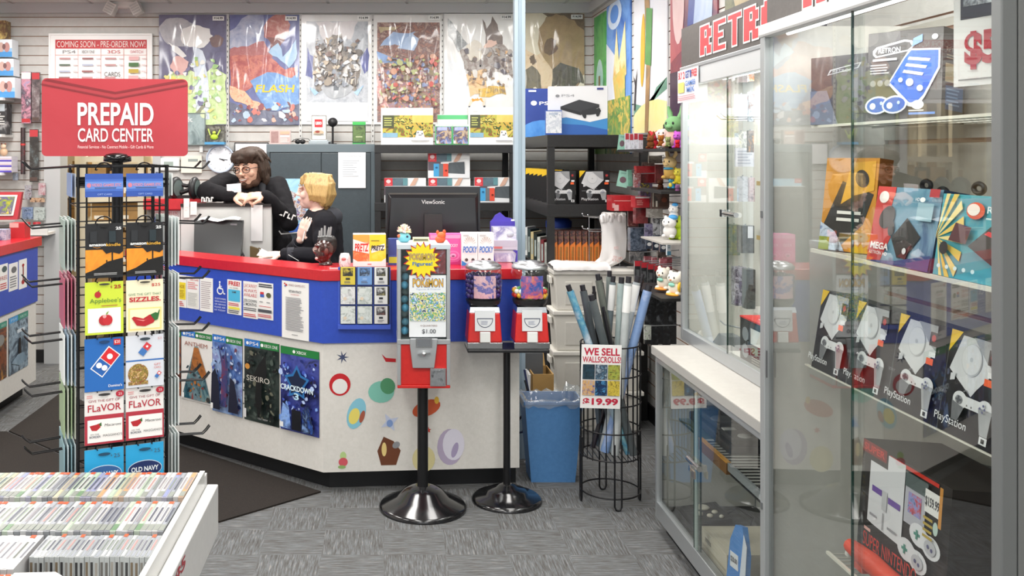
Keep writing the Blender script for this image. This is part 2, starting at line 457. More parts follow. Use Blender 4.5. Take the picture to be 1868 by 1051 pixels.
# ceiling fittings
for i, (x, y) in enumerate(LAMPS):
    t = thing('ceiling_light', 'recessed fluorescent troffer in ceiling, %s of the grid' % nth(i), 'light', (x, y, CEIL), group='ceiling troffers')
    q = MB(); q.box(-.31, -.6, -.03, .31, -.57, 0, WHITE); q.box(-.31, .57, -.03, .31, .6, 0, WHITE); q.box(-.31, -.57, -.03, -.285, .57, 0, WHITE); q.box(.285, -.57, -.03, .31, .57, 0, WHITE); obj('frame', q, t)
    q = MB(); q.box(-.285, -.57, -.02, .285, .57, -.01, M('#ffffff', .4, 0, 0, 1, 2.0)); obj('diffuser', q, t)
t = thing('emergency_light', 'white twin-head emergency light high on wall above preorder board', 'light', P(226, 2, 7.16))
q = MB(); q.box(-.12, 0, -.05, .12, .09, .05, '#e9e8e4'); obj('housing', q, t, .01)
for sgn in (-1, 1):
    q = MB(); q.X = Matrix.Translation((sgn * .095, -.02, -.055)) @ Matrix.Rotation(sgn * RAD(-28), 4, 'Y')
    q.box(-.038, -.03, -.05, .038, .06, .04, '#e2e1dd')
    for k in range(4):
        q.box(-.03, -.032, -.042 + .02 * k, .03, -.03, -.03 + .02 * k, '#c9c9c6')
    obj('lamp_head', q, t, .006)

# door mats
MAT = V('#17120e', '#1f1813', '#2a231d', scale=160, rough=.95, detail=2)
q = MB(); q.prism([(-.30, 4.44), (-1.42, 5.40), (-2.18, 6.35), (-2.18, 5.42), (-.72, 4.075)][::-1], 0.0005, .008, MAT)
solo('floor_mat', q, 'dark brown floor mat along the angled side of the service counter', 'mat')
q = MB(); q.prism([(-2.19, 5.41), (-2.3, 5.41), (-2.3, 3.3), (-.8, 3.3), (-.8, 4.13)], 0.0005, .007, MAT)
solo('floor_mat', q, 'dark brown floor mat beneath card rack and white game bin', 'mat')

# ================================================================ service counter
A0 = Vector((-.287, 4.43)); DD = Vector((-.893, .71)).normalized(); E0 = A0 + DD * 1.52
B0 = Vector((.655, 4.50)); R_ = (B0 - A0).normalized()
NL = Vector((-DD.y, DD.x)) * -1 if (Vector((-DD.y, DD.x)) * -1).y > 0 else Vector((-DD.y, DD.x))
NR = Vector((-R_.y, R_.x))
def ln(p, d, q, e):                                # where two plan lines meet
    den = d.x * e.y - d.y * e.x
    s_ = ((q.x - p.x) * e.y - (q.y - p.y) * e.x) / den
    return p + d * s_
def band(o, dp, e0=0.0, e1=0.0, dl=None):          # counter outline: front moved in by o, depth dp (dl on the angled side), ends stretched
    dl = dp if dl is None else dl
    f0 = ln(A0 + NL * o, DD, A0 + NR * o, R_); k0 = ln(A0 + NL * (o + dl), DD, A0 + NR * (o + dp), R_)
    l0 = E0 + NL * o + DD * e0; l1 = E0 + NL * (o + dl) + DD * e0
    r0 = B0 + NR * o + R_ * e1; r1 = B0 + NR * (o + dp) + R_ * e1
    return [tuple(l0), tuple(f0), tuple(r0), tuple(r1), tuple(k0), tuple(l1)]
BLAM = V('#2a49b0', '#2f4fba', scale=40, rough=.35); RLAM = V('#bb2029', '#c6252e', scale=40, rough=.22)
CREAM = V('#d9d6cf', '#e2dfd9', scale=50, rough=.5)
ctr = thing('service_counter', 'white service counter with blue fascia and red top, angled corner', 'counter', (0, 0, 0))
for nm, o_, dp, z0, z1, m in (('countertop', -.02, .30, 1.012, 1.064, RLAM), ('fascia', -.012, .2, .716, 1.011, BLAM), ('body_panel', 0, .2, .1, .715, CREAM), ('kick_plate', .08, .12, 0, .1, '#191a1d')):
    q = MB(); q.prism(band(o_, dp, .0, .0 if nm != 'countertop' else .01, .19 if nm == 'countertop' else .12), z0, z1, m); obj(nm, q, ctr, .003 if nm == 'countertop' else 0)
ANG = math.atan2(-DD.y, -DD.x)                      # yaw of the angled front
def on_left(px, py):                               # a point of the angled front behind this pixel
    k = (px - CX) / F
    s_ = (k * A0.y - A0.x) / (DD.x - k * DD.y); q = A0 + DD * s_
    return Vector((q.x, q.y, H - (py - CY) * q.y / F))
def left_sheet(name, label, cat, px0, px1, yt, yb, base, art=None, off=.0125, group=None, th=.002):
    """sheet taped on the angled front; yt, yb: top and bottom pixel rows at its first edge"""
    a = on_left(px0, yb); c = on_left(px1, yb); h_ = (yb - yt) * a.y / F; w_ = math.hypot(c.x - a.x, c.y - a.y)
    q = MB(); q.box(0, -th, 0, w_, 0, h_, base)
    if art: art(Face(q, 0, 0, w_, h_, -th))
    n = Vector((sin(ANG), -cos(ANG), 0)) * off
    return solo(name, q, label, cat, a + n, ANG, group=group)
INK = M('#4a4c52', .7); RINK = M('#c23b3f', .7); PAPER = M('#eceae6', .7)
def notice(head, hm, extra=None):
    def art(f):
        f.t(head, .1, .84, .9, .93, hm, .02); f.lines(.1, .08, .9, .78, 12, '#9b9ba0')
        if extra: extra(f)
    return art
G1 = 'notices on the counter fascia'
left_sheet('paper_notice', 'narrow white notice at far end of the blue fascia beside card rack', 'notice', 304, 321, 502, 555, PAPER, lambda f: f.lines(.1, .05, .9, .92, 12, '#a4a4aa'), group=G1)
def a_y(f):
    f.t('BUY  SELL', .06, .88, .94, .95, INK, .03); f.r(.06, .25, .94, .78, '#e9d22f'); f.t('TRADE', .14, .6, .84, .7, '#b5931c', .03); f.lines(.14, .3, .86, .55, 5, '#b5961c', .2); f.lines(.08, .04, .92, .2, 3, RINK)
left_sheet('paper_notice', 'white notice with a large yellow block on blue fascia', 'notice', 322.5, 344, 500, 558, PAPER, lambda f: a_y(f), group=G1)
left_sheet('paper_notice', 'white notice with red heading and pale table, between yellow notice and plain one', 'notice', 344.8, 367, 503, 561, PAPER, lambda f: (f.t('VIDEO GAMES', .25, .87, .95, .93, RINK), f.lines(.08, .6, .92, .84, 4, '#d88'), f.r(.1, .08, .9, .52, '#e4e2da'), f.lines(.12, .1, .88, .5, 9, '#b9b9b4')), group=G1)
left_sheet('paper_notice', 'white notice with faint grey lines next to the wheelchair sign', 'notice', 368.5, 392, 505, 566, PAPER, lambda f: f.lines(.1, .08, .9, .9, 14, '#b6a9ac'), group=G1)
def wheel(f):
    w_ = '#eef0f4'
    f.e(.42, .92, .055, .032, w_); f.g([(.38, .88), (.46, .88), (.47, .74), (.64, .74), (.72, .6), (.8, .6), (.8, .57), (.68, .57), (.6, .7), (.4, .7)], w_); f.r(.43, .79, .58, .81, w_)
    f.e(.45, .66, .21, .115, w_); f.e(.47, .67, .155, .085, BLAM); f.g([(.38, .8), (.62, .74), (.62, .705), (.38, .72)], w_)
    for i, s_ in enumerate(('CUSTOMERS', 'NEEDING ASSISTANCE', 'OR SERVICE', 'PLEASE ASK', 'US TODAY')): f.t(s_, .12, .40 - .085 * i, .88, .445 - .085 * i, '#dfe3ee')
left_sheet('accessibility_sign', 'white wheelchair symbol and small lettering printed on blue fascia', 'sign', 393.5, 420, 508, 568, M('#2a49b0', .35), wheel, th=.001)
def fr(f):
    f.t('FREE!', .1, .83, .9, .96, RED, .03); f.r(.08, .38, .92, .72, '#4cb3d8'); f.t('GAME', .35, .62, .65, .68, INK, .02); f.lines(.1, .24, .9, .34, 2, RINK, .1); f.r(.1, .15, .9, .22, '#e3d84f'); f.lines(.1, .03, .9, .13, 2, INK, .1); f.t('ALL GAMES', .2, .755, .8, .79, INK)
left_sheet('paper_notice', 'white notice headed FREE! with a sky blue block', 'notice', 418.5, 444, 509, 571, PAPER, fr, group=G1)
def lay(f):
    for s_, v0, v1 in (('LAYAWAY', .83, .94), ('ALWAYS', .71, .8), ('AVAILABLE', .59, .68)): f.t(s_, .06, v0, .94, v1, '#c4525a', .0)
    for s_, v0, v1 in (('25% DOWN', .44, .52), ('2 MONTHS', .34, .42)): f.t(s_, .06, v0, .94, v1, INK, .01)
    f.lines(.06, .2, .94, .3, 2, INK, .05); f.lines(.06, .04, .94, .14, 2, RINK, .1)
left_sheet('paper_notice', 'white notice with red LAYAWAY lettering', 'notice', 447.5, 474, 512, 578, PAPER, lay, group=G1)
def inst(f):
    f.lines(.05, .86, .95, .97, 2, INK, .1, .7); f.r(.15, .68, .4, .74, '#c33'); f.r(.15, .6, .42, .68, '#3a5fb0'); f.e(.72, .67, .16, .07, '#5a5a3c'); f.lines(.12, .44, .4, .5, 1, '#999'); f.lines(.6, .44, .88, .5, 1, '#999')
    f.r(.1, .345, .9, .36, RINK); f.lines(.05, .18, .95, .28, 1, INK, .02, .8); f.lines(.05, .05, .95, .14, 2, RINK, .05)
left_sheet('paper_notice', 'white notice with small red, blue and olive pictures next to layaway notice', 'notice', 474.5, 502, 514, 580, PAPER, inst, group=G1)
def ret(f):
    f.e(.17, .93, .04, .02, RINK); f.e(.11, .955, .03, .014, RINK); f.e(.13, .91, .03, .014, '#3a5fb0'); f.t('VIDEO GAMES ETC', .25, .92, .88, .955, '#8c5a62'); f.t('RETURN POLICY', .28, .81, .74, .85, INK, .02); f.t('NO REFUNDS', .36, .765, .66, .785, RINK)
    f.lines(.16, .14, .84, .73, 24, '#8b8b90', .25)
    f.lines(.4, .06, .65, .09, 1, '#999')
left_sheet('policy_notice', 'large white return policy sheet nearest the counter corner', 'notice', 518, 567, 511, 614, PAPER, ret, group=G1)

# game posters on the white panel under the fascia
G2 = 'game posters on the counter front'
PB = '#2d74c4'; XG = '#1f7a3a'
def gp(base, draw, busy=None, solo_x=False):
    def art(f):
        f.r(0, 0, 1, .91, base)
        if solo_x: f.r(0, .91, 1, 1, XG); f.t('XBOX', .42, .935, .68, .97, WHITE, .01); f.e(.36, .953, .035, .02, WHITE)
        else:
            f.r(0, .91, .46, 1, PB); f.r(.46, .91, 1, 1, XG); f.t('PS4', .16, .932, .42, .975, WHITE, .0); f.e(.1, .953, .04, .02, WHITE); f.t('XBOX ONE', .58, .934, .97, .972, WHITE); f.e(.53, .953, .04, .022, WHITE)
        if busy: scatter(f, 110, (.04, .05, .96, .88), busy, .035)
        draw(f)
    return art
DARKB = V('#0f1a2e', '#1d3556', '#3c6a96', '#7fa3c4', scale=9, rough=.3, coat=.3, seed=3)
left_sheet('game_poster', 'dark reddish game poster mostly hidden behind the card rack', 'poster', 306, 331, 600, 716, '#222', gp(V('#1a1416', '#5a2f22', '#8c4a24', '#2b1a30', scale=12, coat=.3, rough=.3), lambda f: f.r(.05, .02, .2, .1, '#ddd'), ['#c96a2a', '#2a1a16', '#5a2a3a', '#e0a04a']), off=.0015, group=G2)
left_sheet('game_poster', 'pale game poster headed ANTHEM with an orange and teal triangle', 'poster', 332, 388, 601, 726, '#ddd', gp('#e8e5e0', lambda f: (f.t('ANTHEM', .12, .79, .86, .85, '#9a5a48'),
    f.g([(.46, .80), (.56, .80), (.98, .03), (.04, .03)], V('#2c5a6b', '#134a5c', '#6f8f93', '#c9a06a', scale=10, rough=.3, coat=.3)), f.g([(.44, .78), (.58, .78), (.86, .4), (.72, .34), (.5, .5), (.3, .38)], V('#6b3d1c', '#b06a2a', '#3a2a20', scale=14, rough=.3)), f.g([(.36, .03), (.45, .4), (.6, .42), (.68, .03)], V('#20343c', '#6b8a92', '#8c3026', scale=16)), f.r(.03, .03, .12, .1, WHITE), f.e(.9, .07, .06, .035, '#333'), scatter(f, 30, (.2, .06, .8, .5), ['#20343c', '#8c3026', '#6b8a92', '#b06a2a', '#14303a'], .03))), off=.0015, group=G2)
left_sheet('game_poster', 'violet blue game poster with a dark jagged shape, between pale and black posters', 'poster', 388.6, 443, 609, 748, '#223', gp(V('#2a3f7a', '#5b7dbd', '#9db7de', '#6a5aa8', scale=7, coat=.3, rough=.3, seed=2), lambda f: (
    f.g([(.3, .9), (.42, .62), (.38, .1), (.56, .1), (.62, .6), (.56, .85), (.47, .7)], V('#1d2140', '#3b3f74', '#8a2f36', scale=16, seed=1)), f.g([(.05, .05), (.08, .5), (.2, .58), (.32, .4), (.36, .05)], '#171b30'), f.g([(.64, .05), (.7, .5), (.84, .45), (.95, .2), (.97, .05)], '#1b1d33'), f.r(.05, .05, .13, .12, WHITE)), ['#1d2140', '#9db7de', '#4a5aa8', '#c4d0ea', '#6a3a4a', '#2a3566']), off=.0015, group=G2)
left_sheet('game_poster', 'black game poster lettered SEKIRO', 'poster', 447, 510, 617, 764, '#181a1c', gp(V('#0f1416', '#1c2726', '#2f3a36', '#5c6660', scale=6, coat=.3, rough=.3, seed=6), lambda f: (
    f.g([(.1, .62), (.35, .58), (.5, .72), (.7, .86), (.74, .6), (.56, .5), (.6, .25), (.5, .04), (.4, .3), (.44, .52), (.2, .58)], '#0b0d0e'), f.e(.18, .68, .07, .035, '#c98a3a'), f.t('SEKIRO', .16, .51, .82, .575, '#cfcac0'), f.r(.06, .05, .15, .16, '#d8d8d8'), f.t('OUT NOW', .5, .06, .78, .08, '#bbb')), ['#26332f', '#0b0d0e', '#4a564f', '#1a2422', '#6a6a5a']), off=.0015, group=G2)
left_sheet('game_poster', 'blue and black game poster lettered CRACKDOWN 3 beside the corner', 'poster', 513, 583, 630, 781, '#151a33', gp(V('#131733', '#2c3478', '#4a55a8', '#171a28', scale=8, coat=.3, rough=.3, seed=9), lambda f: (
    f.star(.5, .60, .34, .2, 5, '#2a6fae', pi / 2), f.star(.5, .60, .26, .15, 5, '#12203f', pi / 2), f.t('CRACKDOWN', .08, .5, .92, .565, '#dff2fb', .03), f.t('3', .43, .4, .56, .48, '#bfe4f6', .03), f.g([(.06, .04), (.14, .34), (.3, .3), (.36, .04)], V('#3f6fd0', '#8fb5f0', '#1c2a66', scale=18)), f.g([(.64, .04), (.66, .3), (.8, .36), (.96, .04)], V('#3f6fd0', '#10142c', '#8fb5f0', scale=18)), f.r(.38, .04, .62, .28, '#0c0e18'), f.r(.06, .05, .16, .11, WHITE)), ['#0e1128', '#4a5fc0', '#7fa4ea', '#2a1f4a', '#1c2a70', '#b9cdf5'], solo_x=True), off=.0015, group=G2)

# decals on the white front facing the aisle: plain shapes of the same size and colours
RA = math.atan2(R_.y, R_.x)
def on_right(px, py, off=.0008):
    k = (px - CX) / F
    s_ = (k * A0.y - A0.x) / (R_.x - k * R_.y); q = A0 + R_ * s_
    return Vector((q.x, q.y, H - (py - CY) * q.y / F)) + Vector((sin(RA), -cos(RA), 0)) * off
def decal(label, px, py, wpx, hpx, art):
    a = on_right(px - wpx / 2, py + hpx / 2); s_ = a.y / F
    q = MB(); art(Face(q, 0, 0, wpx * s_, hpx * s_, 0.0, .0004))
    solo('wall_decal', q, label, 'sticker', a, RA, group='stickers on the counter front')
TEAL = '#7fc4b2'
decal('round red sticker with pale ring at top of the white counter front', 620, 702, 39, 41, lambda f: (f.e(.5, .5, .5, .5, RED, 24), f.e(.5, .42, .36, .34, '#e9e7e4', 20)))
decal('small dark blue spiky sticker above the round red one', 625, 651, 36, 22, lambda f: (f.star(.5, .45, .34, .1, 7, '#3c4668'),))
decal('teal oval sticker with green spot beside the capsule machine post', 697, 713, 52, 50, lambda f: (f.e(.47, .45, .46, .4, TEAL), f.e(.7, .66, .26, .3, '#4f9468', rot=.4)))
decal('light blue oval sticker with yellow centre below the round red one', 650, 755, 48, 58, lambda f: (f.e(.5, .5, .34, .5, '#84c3d6', rot=-.3), f.e(.42, .42, .2, .26, '#e6d66a', rot=-.3), f.e(.72, .4, .09, .2, '#a4553f', rot=-.3)))
decal('small pale blue star sticker between teal and brown stickers', 711, 771, 36, 34, lambda f: (f.star(.5, .5, .5, .2, 4, '#c2cbe2', .5), f.e(.5, .45, .16, .2, '#7f9cd0')))
decal('brown six-sided sticker near the bottom, beside the capsule machine post', 709, 823, 46, 58, lambda f: (f.g([(.2, .05), (.8, .05), (.98, .5), (.7, .8), (.3, .95), (.05, .5)], '#6a3b22'), f.e(.32, .55, .1, .22, '#e2c982'), f.e(.8, .68, .16, .1, '#8a8c90', rot=.6)))
decal('small red and green dotted sticker low on the white counter front', 626, 840, 24, 32, lambda f: (f.e(.5, .75, .24, .24, '#b5d08a'), f.e(.5, .4, .35, .25, '#cf5560'), f.e(.4, .12, .3, .1, '#8cb068')))
decal('orange leaf-shaped sticker behind the capsule machine post', 778, 743, 54, 48, lambda f: (f.e(.5, .45, .5, .3, '#c7562f', rot=.35), f.e(.85, .75, .08, .14, '#e5b83e')))
decal('pale lilac crescent sticker to the side of the capsule machine post', 821, 816, 56, 72, lambda f: (f.e(.5, .5, .42, .46, '#b3a6bf'), f.e(.62, .56, .36, .4, '#dcd9e6'), f.e(.66, .42, .1, .2, '#a69abb', rot=-.3)))
decal('red curved sticker half behind the capsule machine box', 709, 653, 26, 18, lambda f: (f.g([(0, .9), (.3, .5), (1, .4), (1, .05), (.3, .1)], RED),))
decal('pale yellow oval sticker low behind the capsule machine post', 773, 832, 42, 60, lambda f: (f.e(.5, .4, .5, .4, '#d9cf9a'),))
decal('small red pointed sticker between orange and lilac stickers', 782, 785, 14, 22, lambda f: (f.star(.4, .5, .45, .22, 6, '#c93a2a', .3),))

# desks behind the counter carrying the two monitors
q = MB(); q.box(.0, 4.9, .72, .62, 5.3, .75, '#c9c7c2'); q.box(.02, 4.92, 0, .05, 5.28, .72, '#c9c7c2'); q.box(.57, 4.92, 0, .6, 5.28, .72, '#c9c7c2')
solo('work_desk', q, 'low grey desk behind the counter under the black monitor', 'desk')
# partition behind the register
pt = thing('low_partition', 'pale partition screen with black cap behind register', 'partition', (0, 0, 0))
sP = 5.6 / F; x0 = (330 - CX) * sP; x1 = (495 - CX) * sP
q = MB(); q.box(x0, 5.6, 0, x1, 5.66, 1.30, '#d5d5d2'); obj('panel', q, pt); q = MB(); q.box(x0, 5.585, 1.30, x1, 5.70, 1.318, '#26201f'); obj('cap', q, pt)
rp = thing('bar_counter', 'red topped grey bar counter end behind the card rack', 'counter', (0, 0, 0))
x2 = (258 - CX) * sP; x3 = (331 - CX) * sP
q = MB(); q.box(x2, 5.72, 0, x3 - .02, 5.80, 1.29, M('#7d7d72', .6)); obj('panel', q, rp); q = MB(); q.box(x2, 5.64, 1.28, x3 + .0, 5.80, 1.345, RLAM); q.box(x3, 5.70, 1.319, x3 + .13, 5.78, 1.345, RLAM); obj('top', q, rp, .004)
sheet('framed_advert', 'white framed advert with red headline and two pictures behind rack', 'sign', 276, 376, 329, 462, 5.71, '#eeedea', lambda f: (f.r(0, .9, 1, 1, '#b8343a'), f.t('VIDEO GAMES ETC', .08, .82, .92, .88, RINK), f.r(.1, .56, .9, .78, V('#8a4a5e', '#4a66b0', '#c9a48a', scale=14)), f.r(.3, .28, .72, .48, V('#c9a24a', '#4a74b8', scale=18)), f.lines(.1, .5, .9, .54, 1, '#b66')), .01)
# ================================================================ gift card rack
RY = 24 * pi / 180
RC = Vector((-.82, 2.87, 0))
WIRE = M('#141416', .35, .3); HF = .125
rk = thing('card_rack', 'black wire spinner rack of gift cards under red sign', 'rack', RC, RY)
q = MB(); q.lathe([(.2, 0), (.2, .015), (.03, .03), (.017, .04), (.017, 1.6)], WIRE, 20); obj('pole', q, rk)
q = MB()
for sx_ in (-1, 1):
    for sy_ in (-1, 1):
        q.tube([(sx_ * .128, sy_ * HF, .35), (sx_ * .128, sy_ * HF, 1.577)], .0042, WIRE)
        q.tube([(sx_ * .105, sy_ * HF, .35), (sx_ * .105, sy_ * HF, 1.577)], .003, WIRE)
        q.tube([(sx_ * .128, sy_ * .1, .35), (sx_ * .128, sy_ * .1, 1.577)], .003, WIRE)
        q.tube([(sx_ * .002 + sx_ * .006, sy_ * HF, .35), (sx_ * .008, sy_ * HF, 1.5)], .002, WIRE)
z_ = .35
while z_ < 1.58:
    e = .128; q.tube([(-e, -HF, z_), (e, -HF, z_), (e, HF, z_), (-e, HF, z_)], .0022, WIRE, 5, True); z_ += .0582
for z_ in (1.575, 1.535, 1.52):
    e = .13; q.tube([(-e, -HF, z_), (e, -HF, z_), (e, HF, z_), (-e, HF, z_)], .0042, WIRE, 6, True)
for a_ in range(4):
    q.tube([(0, 0, 1.53), (.128 * cos(a_ * pi / 2), HF * sin(a_ * pi / 2), 1.53)], .004, WIRE)
    q.tube([(0, 0, .36), (.128 * cos(a_ * pi / 2), HF * sin(a_ * pi / 2), .36)], .004, WIRE)
obj('wire_cage', q, rk)
q = MB(); q.lathe([(.02, 1.584), (.042, 1.588), (.042, 1.604), (.036, 1.610), (.02, 1.614)], M('#0c0c0e', .15, .2, .6), 20); obj('sign_socket', q, rk)
ROWS = [1.553, 1.408, 1.238, 1.074, .920, .752]
def hookmesh(sd):
    q = MB()
    for dx in (-.007, .007):
        q.tube([(sd * .128, dx, 0), (sd * .25, dx, -.004 - .004 * abs(dx) * 100), (sd * .262, dx, .004), (sd * .272, dx, .016)], .0024, WIRE, 5)
    return q
hl = hr = None
for z_ in ROWS:
    for yy in (-.06, .06):
        for sd in (-1, 1):
            src = hl if sd < 0 else hr
            if src is None:
                o = obj('hook', hookmesh(sd), rk)
                if sd < 0: hl = o
                else: hr = o
            else:
                o = src.copy(); C.objects.link(o)
            o.location = (0, yy, z_ + (.02 if z_ > 1.5 else -.008))
hf = None
for z_ in ROWS:
    for xx in (-.058, .058):
        if hf is None:
            q = MB(); t_ = [(.024 * cos(a), -HF - .012 - .004 * sin(a), .022 * sin(a)) for a in [pi * i / 8 for i in range(9)]]
            q.tube(t_, .0022, WIRE, 5)
            for dx in (-.02, .02): q.tube([(dx, -HF, 0), (dx, -HF - .028, .002)], .002, WIRE, 5)
            hf = o = obj('front_hook', q, rk)
        else:
            o = hf.copy(); C.objects.link(o)
        o.location = (xx, 0, z_ - .002 + (.012 if z_ > 1.5 else 0))
RM = Matrix.Translation(RC) @ Matrix.Rotation(RY, 4, 'Z')
def rack_card(label, col, row, w_, h_, base, art, top=None, tilt=-2.0, group='cards hanging on the rack front'):
    x = (-.058 if col == 0 else .058) - w_ / 2; zt = ROWS[row] if top is None else top
    q = MB(); q.box(0, -.003, -h_, w_, 0, 0, base); art(Face(q, 0, -h_, w_, h_, -.003, .0004))
    for k in range(1, 3): q.box(.002 * k, .003 + .005 * (k - 1), -h_ + .001, w_ - .001 + .001 * k, .005 + .005 * (k - 1), -.002, '#c9ccce')
    o = solo('gift_card', q, label, 'gift card', RM @ Vector((x, -HF - .017, zt)), RY, RAD(tilt), group=group)
NAVYB = V('#3b62b8', '#5f86cf', scale=3, stretch=(.1, 1, 3), rough=.35)
def vg(f):
    f.r(0, .24, 1, .76, '#3f66b8'); f.r(0, .34, 1, .66, '#5f86cc'); f.e(.1, .5, .06, .1, '#c9788a'); f.t('VIDEO GAMES ETC', .17, .45, .95, .58, '#c7899f', .03); f.lines(.25, .36, .9, .42, 1, '#33426e'); f.t('GIFT CARD', .32, .08, .7, .15, '#9db5e4')
for c_, wd in ((0, 'first'), (1, 'second')):
    rack_card('blue store gift card at rack top, %s from the door-post side' % wd, c_, 0, .107, .068, '#2c50a2', vg)
ORG = V('#c9741f', '#e8962f', '#b4601a', scale=7, rough=.3)
def kd(f):
    f.r(0, .10, 1, .52, ORG); f.g([(0, .1), (.25, .16), (.6, .30), (1, .36), (1, .06), (0, .06)], '#0d0c0c'); f.r(.69, .28, .73, .5, '#15100e'); f.g([(.4, .56), (.55, .44), (.7, .47), (.9, .43), (1, .48), (1, .6), (.45, .62)], '#141215')
    f.e(.56, .31, .02, .02, '#100d0c'); f.g([(.5, .22), (.56, .3), (.62, .24), (.6, .22)], '#100d0c')
    f.t('amazon', .1, .585, .54, .625, WHITE, .03); f.t('kindle', .55, .58, .93, .635, '#e9b23c', .01); f.g([(.2, .57), (.3, .55), (.4, .56), (.4, .565), (.3, .557), (.2, .575)], '#e9952a'); f.t('25', .8, .88, .95, .935, '#d9d9d9', .04); f.lines(.22, .05, .84, .1, 2, '#b9b9b9', .1, .4); f.e(.5, .955, .12, .03, '#050505')
    f.r(.12, .65, .3, .86, '#23262a'); f.r(.62, .65, .8, .86, '#1f2d33')
for c_, wd in ((0, 'over the apple card'), (1, 'over the chili card')):
    rack_card('black and orange $25 book reader gift card with tree at sunset, %s' % wd, c_, 1, .106, .158, '#17181b', kd)
def ap(f):
    f.r(.07, .04, .93, .5, '#f0efec'); f.t('$', .66, .87, .71, .92, '#a33'); f.t('25', .75, .865, .94, .935, '#b02a24', .03); f.e(.33, .76, .085, .06, '#b5262a'); f.g([(.33, .83), (.38, .85), (.35, .81)], '#5b4a20'); f.t("Applebee's", .12, .58, .94, .69, '#4b7a3a', .0); f.lines(.42, .53, .9, .56, 1, '#b0563a'); f.e(.49, .27, .14, .1, '#b5202a'); f.e(.58, .27, .13, .1, '#c22830'); f.e(.5, .34, .05, .03, '#e7a0a0'); f.g([(.53, .37), (.56, .42), (.62, .44), (.57, .38)], '#7aa23c'); f.e(.5, .955, .14, .02, '#3a3a30')
rack_card('lime green $25 restaurant gift card with red apples', 0, 2, .108, .152, '#cbdc3e', ap)
def ch(f):
    f.r(.05, .03, .95, .46, '#f3dd8e'); f.r(.1, .06, .9, .43, '#f5ecc6'); f.t('$25', .68, .86, .92, .925, '#c2453f', .01); f.t('GIVE THE GIFT THAT', .06, .70, .94, .745, '#4e8a6a'); f.t('SIZZLES.', .08, .58, .93, .67, '#bb2430', .03)
    f.g([(.14, .27), (.2, .3), (.45, .25), (.62, .32), (.76, .32), (.8, .24), (.72, .16), (.5, .1), (.28, .12)], '#b5202a'); f.g([(.25, .24), (.45, .2), (.6, .25), (.5, .22)], '#e58b86'); f.g([(.64, .32), (.78, .36), (.88, .33), (.84, .22), (.76, .2)], '#2f6a34'); f.g([(.83, .33), (.88, .41), (.9, .4), (.87, .31)], '#2f6a34'); f.e(.5, .955, .14, .02, '#4a463c')
rack_card('cream $25 restaurant gift card with a red chili pepper', 1, 2, .108, .152, '#efe6c6', ch)
def dm(f):
    asp = f.w / f.h
    # tile turned so that the red half points up
    def RR(u, v):
        a = RAD(-40); x = u * cos(a) - v * sin(a); y = u * sin(a) + v * cos(a); return (.53 + x * .33, .55 + y * .33 * asp)
    f.g([RR(-.6, -1.12), RR(.6, -1.12), RR(.6, 1.12), RR(-.6, 1.12)], '#f4f4f4'); f.g([RR(-.52, -1.04), RR(.52, -1.04), RR(.52, -.03), RR(-.52, -.03)], '#1f5fae'); f.g([RR(-.52, .03), RR(.52, .03), RR(.52, 1.04), RR(-.52, 1.04)], '#d3222c')
    for u, v in ((0, .52), (-.22, -.52), (.24, -.42)):
        a = RR(u, v); f.e(a[0], a[1], .075, .075 * asp, '#f6f6f6')
    f.t("Domino's", .6, .065, .95, .115, WHITE, .01); f.r(.74, .86, .92, .97, '#c9252e'); f.t('$20', .76, .885, .9, .945, WHITE); f.e(.5, .93, .14, .03, '#123d6b')
rack_card('blue $20 pizza gift card with red and blue domino tile', 0, 3, .110, .152, '#1f66b4', lambda f: dm(f))
PIZZA = V('#d9c29a', '#b98a4a', '#7a7a3a', '#8c3a26', '#e6d9b5', scale=110, rough=.4, detail=2)
def dw(f):
    asp = f.w / f.h
    f.r(0, .5, 1, .53, '#3a6fb4'); f.e(.32, .26, .27, .27 * asp, PIZZA, 24); f.r(.06, .05, .58, .12, PIZZA); f.t('GIFT', .74, .4, .92, .44, '#d06a62'); f.t('CARD', .74, .34, .92, .38, '#d06a62')
    def RR(u, v, cx=.5, cz=.74, s_=.16):
        a = RAD(-40); x = u * cos(a) - v * sin(a); y = u * sin(a) + v * cos(a); return (cx + x * s_, cz + y * s_ * asp)
    for cx, cz, s_ in ((.5, .73, .16), (.84, .22, .085)):
        f.g([RR(-.55, -1.1, cx, cz, s_), RR(.55, -1.1, cx, cz, s_), RR(.55, -.04, cx, cz, s_), RR(-.55, -.04, cx, cz, s_)], '#3f74b8'); f.g([RR(-.55, .04, cx, cz, s_), RR(.55, .04, cx, cz, s_), RR(.55, 1.1, cx, cz, s_), RR(-.55, 1.1, cx, cz, s_)], '#cf3a42')
        b = RR(0, .55, cx, cz, s_); f.e(b[0], b[1], .03, .03 * asp, '#f0f0f0')
    f.t('$25', .84, .9, .95, .95, '#c98a86'); f.e(.5, .93, .14, .03, '#34404a')
rack_card('white pizza gift card with small pizza photo', 1, 3, .110, .152, '#d6dae2', dw)
